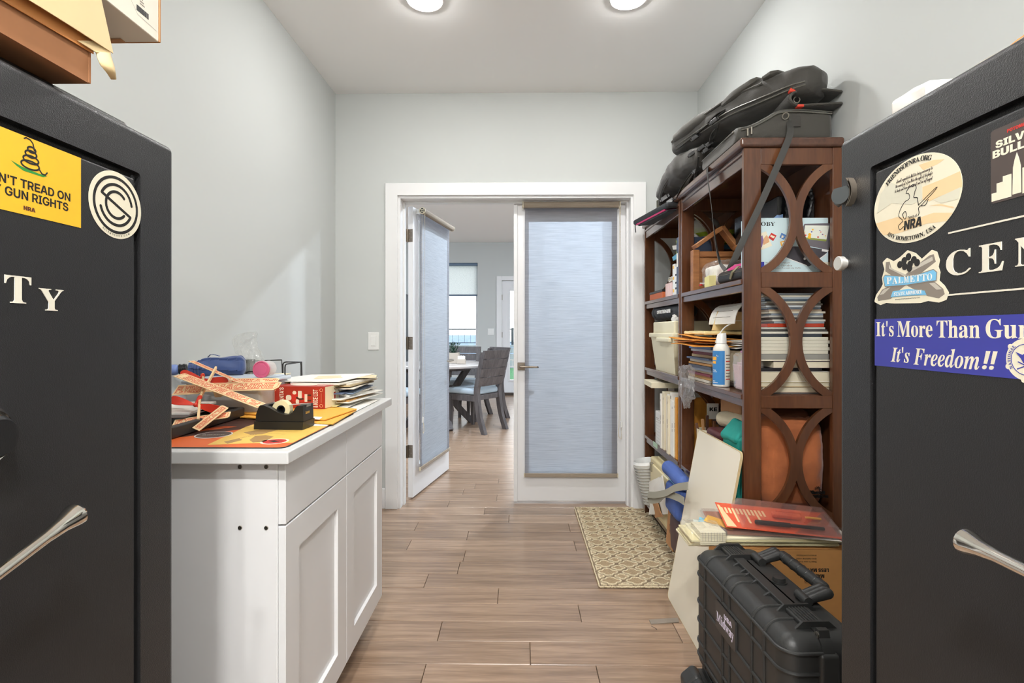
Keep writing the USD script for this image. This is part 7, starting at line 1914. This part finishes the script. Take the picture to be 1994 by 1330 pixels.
m_rg0, m_rg1, m_rg2 = pile('rug_lattice', '#8d7c68'), pile('rug_field', '#b09a7c'), pile('rug_line', '#e2d3b4')
t = T('rug', 'beige shaggy rug with a cream diamond trellis pattern by the closed door', 'rug', ((RX0 + RX1) / 2, (RY0 + RY1) / 2, 0), world=True)
ro = sg.box(RX0, RY0, RX1, RY1)
rr = np.random.default_rng(14)
edge = [(x + rr.uniform(-0.003, 0.003), y + rr.uniform(-0.003, 0.003)) for x, y in [ro.exterior.interpolate(s_).coords[0] for s_ in np.arange(0, ro.length, 0.011)]]
add(t, 'backing', mv(prism(sg.Polygon(edge).buffer(0), 0.010), mat4((0, 0, 0.0005))), m_rg0, smooth=False)
nx, ny = 4, 12
cw, ch = (RX1 - RX0) / nx, (RY1 - RY0) / ny
field, lines = [], []


def cell(cx, cy, a_, b_):
    """a diamond with stepped, quatrefoil-like corners"""
    pts = []
    for q in range(48):
        th = 2 * math.pi * q / 48
        r = 1.0 / (abs(math.cos(th)) + abs(math.sin(th)))
        r *= 1 - 0.10 * math.cos(8 * th) * 0.8 - 0.05
        pts.append((cx + a_ * r * math.cos(th), cy + b_ * r * math.sin(th)))
    return sg.Polygon(pts).buffer(0)


box_ = sg.box(RX0 + 0.006, RY0 + 0.006, RX1 - 0.006, RY1 - 0.006)
for i in range(-1, nx + 1):
    for j in range(-1, ny + 1):
        for ox, oy, s_ in ((0, 0, 1.0), (0.5, 0.5, 0.72 if (i + j) % 1 == 0 else 1)):
            cx, cy = RX0 + (i + 0.5 + ox) * cw, RY0 + (j + 0.5 + oy) * ch
            g = cell(cx, cy, cw * 0.50 * s_, ch * 0.50 * s_).intersection(box_)
            if g.area < 2e-5:
                continue
            field.append(g.buffer(-0.0055))
            lines.append(g.difference(g.buffer(-0.0062)))
lg = union_all(lines); fg = union_all([f_ for f_ in field if f_.area > 0])
add(t, 'pile_field', mv(prism(fg, 0.0035), mat4((0, 0, 0.010))), m_rg1, smooth=False, kind='stuff')
add(t, 'pile_line', mv(prism(lg, 0.0065), mat4((0, 0, 0.009))), m_rg2, smooth=False, kind='stuff')
fr = []
for s_ in np.arange(0, ro.length, 0.0052):
    p_ = ro.exterior.interpolate(s_).coords[0]
    c_ = ro.centroid.coords[0]
    d_ = np.array((np.sign(p_[0] - c_[0]) if abs(abs(p_[0] - c_[0]) - (RX1 - RX0) / 2) < 1e-6 else rr.uniform(-0.3, 0.3), np.sign(p_[1] - c_[1]) if abs(abs(p_[1] - c_[1]) - (RY1 - RY0) / 2) < 1e-6 else rr.uniform(-0.3, 0.3)))
    fr.append(mv(trimesh.creation.icosphere(0, 0.0045), loc=(p_[0] + d_[0] * 0.002, p_[1] + d_[1] * 0.002, 0.0075 + rr.uniform(-0.001, 0.002))))
add(t, 'fringe', J(fr), m_rg2, kind='stuff')

# leaning white board
m_board = mat('ivory_board', '#f1e9d6', 0.45)
p0, p1, p2 = np.array((0.648, 2.25, 0.001)), np.array((0.648, 1.815, 0.001)), np.array((0.7835, 2.25, 0.733))
F = frame(p0, p1 - p0, p2 - p0)
Hb = np.linalg.norm(p2 - p0)
t = T('board', 'ivory board with rounded corners leaning against the near bookcase', 'board', tuple(p0), world=True)
add(t, 'panel', mv(prism(rrect(0, 0, 0.435, Hb, 0.022, 6), 0.0075), F @ mat4((0, 0, -0.0075))), m_board)
add(t, 'edge_band', mv(prism(rrect(-0.0008, -0.0002, 0.4358, Hb + 0.0008, 0.022, 6).difference(rrect(0.0012, 0.0012, 0.4338, Hb - 0.0012, 0.021, 6)), 0.0085), F @ mat4((0, 0, -0.0080))), mat('board_edge', '#cdb98d', 0.6), smooth=False)
P = [at(1264, 1208, Z=0.001), at(1268, 1216, Z=0.001), at(1322, 1212, Z=0.001), at(1320, 1204, Z=0.001)]
solo('strip', 'short grey strip of trim lying on the floor at the foot of the board', 'strip', hull([tuple(p_[:2]) + (z_,) for p_ in P for z_ in (0.0005, 0.004)]), m_grey1, M=mat4(tuple(np.mean(P, 0))), world=True)
solo('thread', 'dark thread curled on the floor beside the grey strip', 'thread', tube(curve([at(1268, 1219, Z=0.001), at(1274, 1222, Z=0.001), at(1279, 1225, Z=0.001), at(1277, 1226, Z=0.0015)], 10) - at(1273, 1222, Z=0.001), 0.0007, 4), m_black, tuple(at(1273, 1222, Z=0.0015)))

# hard cases
m_case = mat('hard_case_plastic', (0.028, 0.028, 0.027), 0.42, spec=0.45, bump=(900, 0.25, 0.0005))
m_casel = mat('case_badge', (0.035, 0.034, 0.033), 0.35)
m_lilac = mat('lilac_lettering', '#d8cfe2', 0.5)
CL, CTK, CH = 0.495, 0.196, 0.362
th = math.atan(0.051)
MC = frame((0.550, 1.613, 0.1262), (0.051, -0.9987, 0), (0.9987, 0.051, 0))
t = T('hard_case', 'black ribbed hard plastic case with a lettered badge, standing with its handle up', 'hard case', M=MC)
h2 = CTK / 2
half = lambda y0_, y1_: hull(np.vstack([sphere_pts(3) * r_ + np.array((x, y, z_)) for (y, r_) in ((y0_, 0.034), (y1_, 0.034)) for x in (0.036, CL - 0.036) for z_ in (0.036, CH - 0.036)]))
full = RB(0, CL, 0, CTK, 0, CH, 0.038, 3)
lowh = cut(full, box3(-1, 1, h2 - 0.001, 1, -1, 1))
hih = cut(full, box3(-1, 1, -1, h2 + 0.001, -1, 1))
add(t, 'lid', lowh, m_case)
add(t, 'base', hih, m_case)
rim = cut(prism(rrect(-0.004, -0.004, CL + 0.004, CH + 0.004, 0.040, 6), 0.026).apply_transform(frame((0, h2 + 0.013, 0), (1, 0, 0), (0, 0, 1))), prism(rrect(0.02, 0.02, CL - 0.02, CH - 0.02, 0.02, 4), 0.1).apply_transform(frame((0, h2 + 0.05, 0), (1, 0, 0), (0, 0, 1))))
add(t, 'seam_rim', rim, m_case)
prof = lambda k: [(0.040 * 0 - k, 0.0), ]


def wrap_rib(coords, w=0.0042):
    return tube(coords, w, 8)


R_ = 0.038


def vrib(x):
    """a rib up the lid's face and over its top edge to the seam"""
    pts = [(x, -0.0005, 0.03)] + [(x, -0.0005, z_) for z_ in np.linspace(0.06, CH - R_, 6)] + [(x, R_ - (R_ + 0.0005) * math.cos(a_), CH - R_ + (R_ + 0.0005) * math.sin(a_)) for a_ in np.linspace(0.15, math.pi / 2, 8)] + [(x, h2 - 0.012, CH + 0.0005)]
    return wrap_rib(pts)


def hrib(z_):
    """a rib along the lid's face and round both its ends"""
    pts = [(-0.0005, h2 - 0.012, z_)] + [(R_ - (R_ + 0.0005) * math.cos(a_), R_ - (R_ + 0.0005) * math.sin(a_), z_) for a_ in np.linspace(0.0, math.pi / 2, 8)] + [(CL - R_ + (R_ + 0.0005) * math.sin(a_), R_ - (R_ + 0.0005) * math.cos(a_), z_) for a_ in np.linspace(0.0, math.pi / 2, 8)] + [(CL + 0.0005, h2 - 0.012, z_)]
    return wrap_rib(pts)


for x in (0.078, 0.196, 0.236, 0.355, 0.412):
    add(t, 'rib', vrib(x), m_case)
for z_ in (0.333, 0.288, 0.205, 0.148, 0.085, 0.045):
    add(t, 'rib', hrib(z_), m_case)
Fd = frame((0, 0, 0), (1, 0, 0), (0, 0, 1))      # looks to local -y
bd = add(t, 'badge', mv(prism(rrect(0.162, 0.202, 0.280, 0.282, 0.008), 0.0055), Fd), m_casel)
add(bd, 'lettering', mv(prism(union_all([fit(text('Midway', 'serif'), 0.170, 0.218, 0.272, 0.252), fit(text('USA', 'black'), 0.216, 0.255, 0.262, 0.268)]), 0.0004), Fd @ mat4((0, 0, 0.0055))), m_lilac, smooth=False)


def latch(x0, x1):
    l = add(t, 'latch_housing', J([hull([(x, h2 - 0.062, CH - 0.014), (x + 0.006, h2 - 0.062, CH - 0.014), (x, h2 - 0.030, CH + 0.016), (x + 0.006, h2 - 0.030, CH + 0.016), (x, h2 + 0.030, CH + 0.016), (x + 0.006, h2 + 0.030, CH + 0.016), (x, h2 + 0.062, CH - 0.012), (x + 0.006, h2 + 0.062, CH - 0.012)]) for x in (x0, x1 - 0.006)]), m_case)
    add(l, 'latch', J(RB(x0 + 0.008, x1 - 0.008, h2 - 0.030, h2 + 0.026, CH - 0.002, CH + 0.011, 0.004, 1), [RB(x0 + 0.010, x1 - 0.010, h2 - 0.024 + 0.0075 * i, h2 - 0.0205 + 0.0075 * i, CH + 0.010, CH + 0.0135, 0.0012, 1) for i in range(6)]), m_case)


latch(0.025, 0.105)
latch(0.372, 0.452)
for x in (0.008, CL - 0.032):
    e = add(t, 'padlock_tab', hull([(x, h2 - 0.012, CH - 0.012), (x + 0.024, h2 - 0.012, CH - 0.03), (x, h2 + 0.014, CH - 0.012), (x + 0.024, h2 + 0.014, CH - 0.03), (x + 0.004, h2 - 0.011, CH + 0.012), (x + 0.016, h2 - 0.011, CH + 0.012), (x + 0.004, h2 + 0.012, CH + 0.012), (x + 0.016, h2 + 0.012, CH + 0.012)]), m_case)
    add(e, 'eyelet', mv(lathe([(0.003, 0), (0.0075, 0), (0.0075, 0.003), (0.003, 0.003), (0.003, 0)], 20), frame((x + 0.010, h2 - 0.0112, CH - 0.001), (1, 0, 0), (0, 0, 1))), m_nickel)
add(t, 'corner_guard', RB(CL - 0.012, CL + 0.010, h2 - 0.022, h2 + 0.022, CH - 0.14, CH - 0.028, 0.008, 1), m_case)
add(t, 'handle_plate', RB(0.112, 0.366, h2 + 0.004, h2 + 0.070, CH - 0.004, CH + 0.004, 0.003, 1), m_casel)
add(t, 'lip_bar', RB(0.108, 0.368, h2 - 0.026, h2 + 0.004, CH - 0.004, CH + 0.010, 0.003, 1), m_case)
for x in (0.135, 0.175, 0.196, 0.236, 0.300):
    add(t, 'gusset', hull([(x, h2 - 0.026, CH + 0.008), (x + 0.006, h2 - 0.026, CH + 0.008), (x, h2 - 0.044, CH - 0.002), (x + 0.006, h2 - 0.044, CH - 0.002), (x, h2 - 0.026, CH - 0.004), (x + 0.006, h2 - 0.026, CH - 0.004)]), m_case)
add(t, 'valve_knob', J(CYL((0.245, h2 + 0.032, CH + 0.004), (0.245, h2 + 0.032, CH + 0.018), 0.017, 0.0155, 24), CYL((0.245, h2 + 0.032, CH + 0.003), (0.245, h2 + 0.032, CH + 0.007), 0.020, n=24)), m_case)
hd = add(t, 'handle', tri(man(hull_balls([((0.150, h2 + 0.098, CH + 0.030), 0.0145), ((0.328, h2 + 0.098, CH + 0.030), 0.0145)], 2))), m_case)
for x in (0.118, 0.332):
    add(hd, 'handle_arm', J([hull_balls([((x + dx, h2 + 0.038, CH + 0.014), 0.009), ((x + dx, h2 + 0.066, CH + 0.022), 0.010), ((x + dx, h2 + 0.090, CH + 0.030), 0.013)], 1) for dx in (0.0, 0.013, 0.026)]), m_case)
    add(hd, 'pivot', CYL((x - 0.008, h2 + 0.036, CH + 0.014), (x + 0.036, h2 + 0.036, CH + 0.014), 0.0115, n=16), m_case)
for i in range(5):
    add(hd, 'grip_ring', mv(lathe([(0.0146, -0.0012), (0.0158, 0.0), (0.0146, 0.0012), (0.0136, 0.0)], 20), frame((0.170 + 0.034 * i, h2 + 0.098, CH + 0.030), (0, 1, 0), (0, 0, 1))), m_casel)
# the flat case under it
t = T('hard_case', 'second black hard case lying flat under the standing one', 'hard case', (0.68, 1.34, 0), rz=-2)
add(t, 'shell', RB(-0.165, 0.175, -0.28, 0.285, 0.0005, 0.104, 0.022, 2), m_case)
add(t, 'seam_rim', RB(-0.172, 0.182, -0.287, 0.292, 0.045, 0.060, 0.004, 1), m_case)
for y in (0.215, 0.155, -0.05, -0.20):
    l = add(t, 'latch_lug', hull_balls([((-0.168, y, 0.085), 0.020), ((-0.168, y + 0.034, 0.085), 0.020), ((-0.150, y, 0.104), 0.018), ((-0.150, y + 0.034, 0.104), 0.018), ((-0.170, y, 0.03), 0.012), ((-0.170, y + 0.034, 0.03), 0.012)], 2), m_case)
add(t, 'top_pad', RB(-0.12, 0.16, -0.26, 0.26, 0.100, 0.1255, 0.004, 1), m_case)

# cardboard box behind the case
t = T('carton', 'brown shipping carton printed upside down, standing behind the hard case', 'box', (0.90, 1.72, 0), world=True)
m_ship = mat('shipping_card', '#d69a5a', 0.75, var=(18, 0.05))
KB = 1.635
add(t, 'body', B(0.665, 1.135, KB, 1.808, 0.0005, 0.470, 0.002), m_ship)
add(t, 'top_flap', B(0.665, 1.135, KB - 0.001, 1.72, 0.470, 0.4735, 0.001), m_ship)
add(t, 'tape', B(0.9, 1.135, 1.66, 1.808, 0.4735, 0.4739, 0), mat('dark_tape', '#5b4636', 0.35), smooth=False)
add(t, 'torn_flap', hull([(1.075, KB - 0.004, 0.375), (1.125, KB - 0.004, 0.380), (1.085, KB - 0.004, 0.30), (1.125, KB - 0.004, 0.29), (1.075, KB - 0.001, 0.375), (1.125, KB - 0.001, 0.38), (1.085, KB - 0.001, 0.30), (1.125, KB - 0.001, 0.29)]), mat('shipping_card_edge', '#e4b277', 0.8), smooth=False)
kb = lambda x, y_: (at(1330 + x * 0.15547, 960 + y_ * 0.15547, Y=KB)[0], at(1330 + x * 0.15547, 960 + y_ * 0.15547, Y=KB)[2])
txts = []
for s, f, x0, x1, y0_, y1_ in (('LESS MATERIAL', 'black', 1400, 1825, 945, 988), ('MADE WITH', 'black', 1470, 1770, 1018, 1062), ('THIS BOX IS', 'sans', 1520, 1752, 1098, 1130), ('amazon.com/thisbox', 'sans', 1420, 1672, 772, 795), ('less material used', 'sans', 1420, 1672, 815, 836), ('Scan to see how', 'sans', 1450, 1672, 852, 874)):
    a_, b_ = kb(x0, y1_), kb(x1, y0_)
    txts.append(sa.rotate(fit(text(s, f).simplify(0.01), a_[0], a_[1], b_[0], b_[1]), 180))
add(t, 'lettering', mv(prism(union_all(txts), 0.0003), frame((0, KB, 0), (1, 0, 0), (0, 0, 1))), m_ink, smooth=False)
# papers, sticks and blister packs on the carton
rr = np.random.default_rng(17)
z = 0.4745
for i in range(5):
    y_ = 1.70 + float(rr.uniform(-0.012, 0.012))
    x_ = 0.785 + float(rr.uniform(-0.015, 0.015))
    solo('form_bundle', ['lowest sheaf of cream forms on the shipping carton', 'second sheaf of cream forms on the shipping carton', 'middle sheaf of cream forms, ends fanned', 'fourth sheaf of cream forms on the shipping carton', 'topmost sheaf of cream forms under the blister packs'][i], 'paper', B(-0.235, 0.235, -0.065, 0.065, 0, 0.0068, 0.001), mat('form_cream_%d' % (i % 2), ('#efe6c6', '#e8dcae')[i % 2], 0.7) if i < 2 else LK + 'form_cream_%d' % (i % 2), (x_, y_, z), float(rr.uniform(-2, 2)))
    z += 0.0070
zf = z
t = T('zip_bag', 'clear bag of ruled cream slips at the left end of the forms', 'bag', (0.575, 1.665, 0.487))
add(t, 'slips', J([B(-0.005, 0.075, -0.045, 0.045, 0.006 * i, 0.006 * i + 0.005, 0.0005) for i in range(7)]), m_cream, kind='stuff')
add(t, 'ruling', J([B(0.002 + 0.009 * i, 0.003 + 0.009 * i, -0.0455, -0.0448, 0.012, 0.040, 0) for i in range(8)]), m_grey1, kind='stuff', smooth=False)
add(t, 'film', crinkle(RB(-0.045, 0.085, -0.055, 0.055, -0.004, 0.05, 0.02), 0.007, 34, 3, 0.014), m_film, smooth=20)
t = T('card', 'white printed card with a red and black corner on the cream forms', 'card', (0.925, 1.665, zf + 0.0008), rz=-14, ry=0)
add(t, 'sheet', B(-0.115, 0.115, -0.05, 0.05, 0, 0.0012, 0.0003), m_paper)
add(t, 'print', mv(prism(sg.Polygon([(0.055, 0.049), (0.095, 0.049), (0.114, -0.03), (0.114, -0.049), (0.10, -0.049)]), 0.0002), mat4((0, 0, 0.0012))), m_ink, smooth=False)
add(t, 'red_print', mv(prism(sg.Polygon([(0.040, 0.049), (0.053, 0.049), (0.098, -0.049), (0.088, -0.049)]), 0.0002), mat4((0, 0, 0.0012))), m_red, smooth=False)
for lb, cc, (a_, b_), r_ in (('pale blue card sticking out under the blister packs', '#7fc3da', (1366, 1022), 25), ('yellow card beside the pale blue one', '#f2b93a', (1378, 1018), 32), ('white card with a green edge at the left of the blister packs', '#e9efe4', (1358, 1026), 15)):
    p = at(a_, b_, Y=1.70)
    solo('card', lb, 'card', B(-0.03, 0.06, -0.012, 0.05, 0, 0.0012, 0.0003), mat('card_' + cc[1:], cc, 0.6), (p[0] + 0.02, 1.70, p[2]), -r_, 0, 8)
m_blis = film_mat('blister_plastic', (0.99, 0.985, 0.98), 0.05, 0.05, 0.05)
m_coral = mat('coral_card', '#dd5a3a', 0.5)
FB = frame((0.835, 1.70, zf + 0.030), (0.972, -0.12, -0.055), (0.11, 0.97, 0.2))
t = T('blister_pack', 'clear blister pack with a coral card, on top of the forms on the carton', 'blister pack', M=FB)
add(t, 'backing_card', B(-0.165, 0.185, -0.075, 0.075, 0.0, 0.0022, 0.0004), m_coral)
add(t, 'print', mv(prism(union_all([sg.box(-0.155 + 0.012 * i, 0.01 - 0.05 * (i % 3 == 0), -0.148 + 0.012 * i, 0.045) for i in range(12)] + [sg.Polygon([(-0.16, -0.07), (-0.13, -0.07), (-0.155, 0.06), (-0.162, 0.06)])]), 0.0002), mat4((0, 0, 0.0022))), m_peach, smooth=False)
sh = hull([(-0.115, -0.070, 0.003), (0.18, -0.070, 0.003), (-0.115, 0.068, 0.003), (0.18, 0.068, 0.003), (-0.10, -0.060, 0.036), (0.172, -0.060, 0.030), (-0.10, 0.058, 0.036), (0.172, 0.058, 0.030)])
add(t, 'blister_shell', cut(sh, hull((np.array(sh.vertices) - sh.centroid) * 0.975 + sh.centroid - (0, 0, 0.001))), m_blis, smooth=False)
tl = add(t, 'tool', J(RB(-0.07, 0.04, -0.052, -0.038, 0.006, 0.018, 0.004, 1), RB(0.04, 0.14, -0.050, -0.040, 0.007, 0.016, 0.003, 1)), m_black)
add(tl, 'tool_grip', J(RB(0.0, 0.09, 0.0, 0.022, 0.006, 0.02, 0.005, 1), RB(0.02, 0.10, 0.03, 0.044, 0.006, 0.018, 0.005, 1)), m_coral)
add(tl, 'brass_tip', RB(0.105, 0.155, 0.012, 0.019, 0.008, 0.014, 0.002, 1), m_gold)
t = T('blister_pack', 'second clear blister pack underneath, its edges sticking out at the left and right', 'blister pack', M=frame((0.82, 1.70, zf + 0.012), (0.985, -0.10, 0.0), (0.10, 0.98, 0.15)))
add(t, 'backing_card', B(-0.19, 0.17, -0.07, 0.075, 0.0, 0.002, 0.0004), mat('dull_coral_card', '#c9856a', 0.5))
sh = hull([(-0.205, -0.082, 0.002), (0.215, -0.082, 0.002), (-0.205, 0.08, 0.002), (0.215, 0.08, 0.002), (-0.195, -0.075, 0.014), (0.205, -0.075, 0.014), (-0.195, 0.073, 0.014), (0.205, 0.073, 0.014)])
add(t, 'blister_shell', cut(sh, hull((np.array(sh.vertices) - sh.centroid) * 0.97 + sh.centroid)), m_blis, smooth=False)
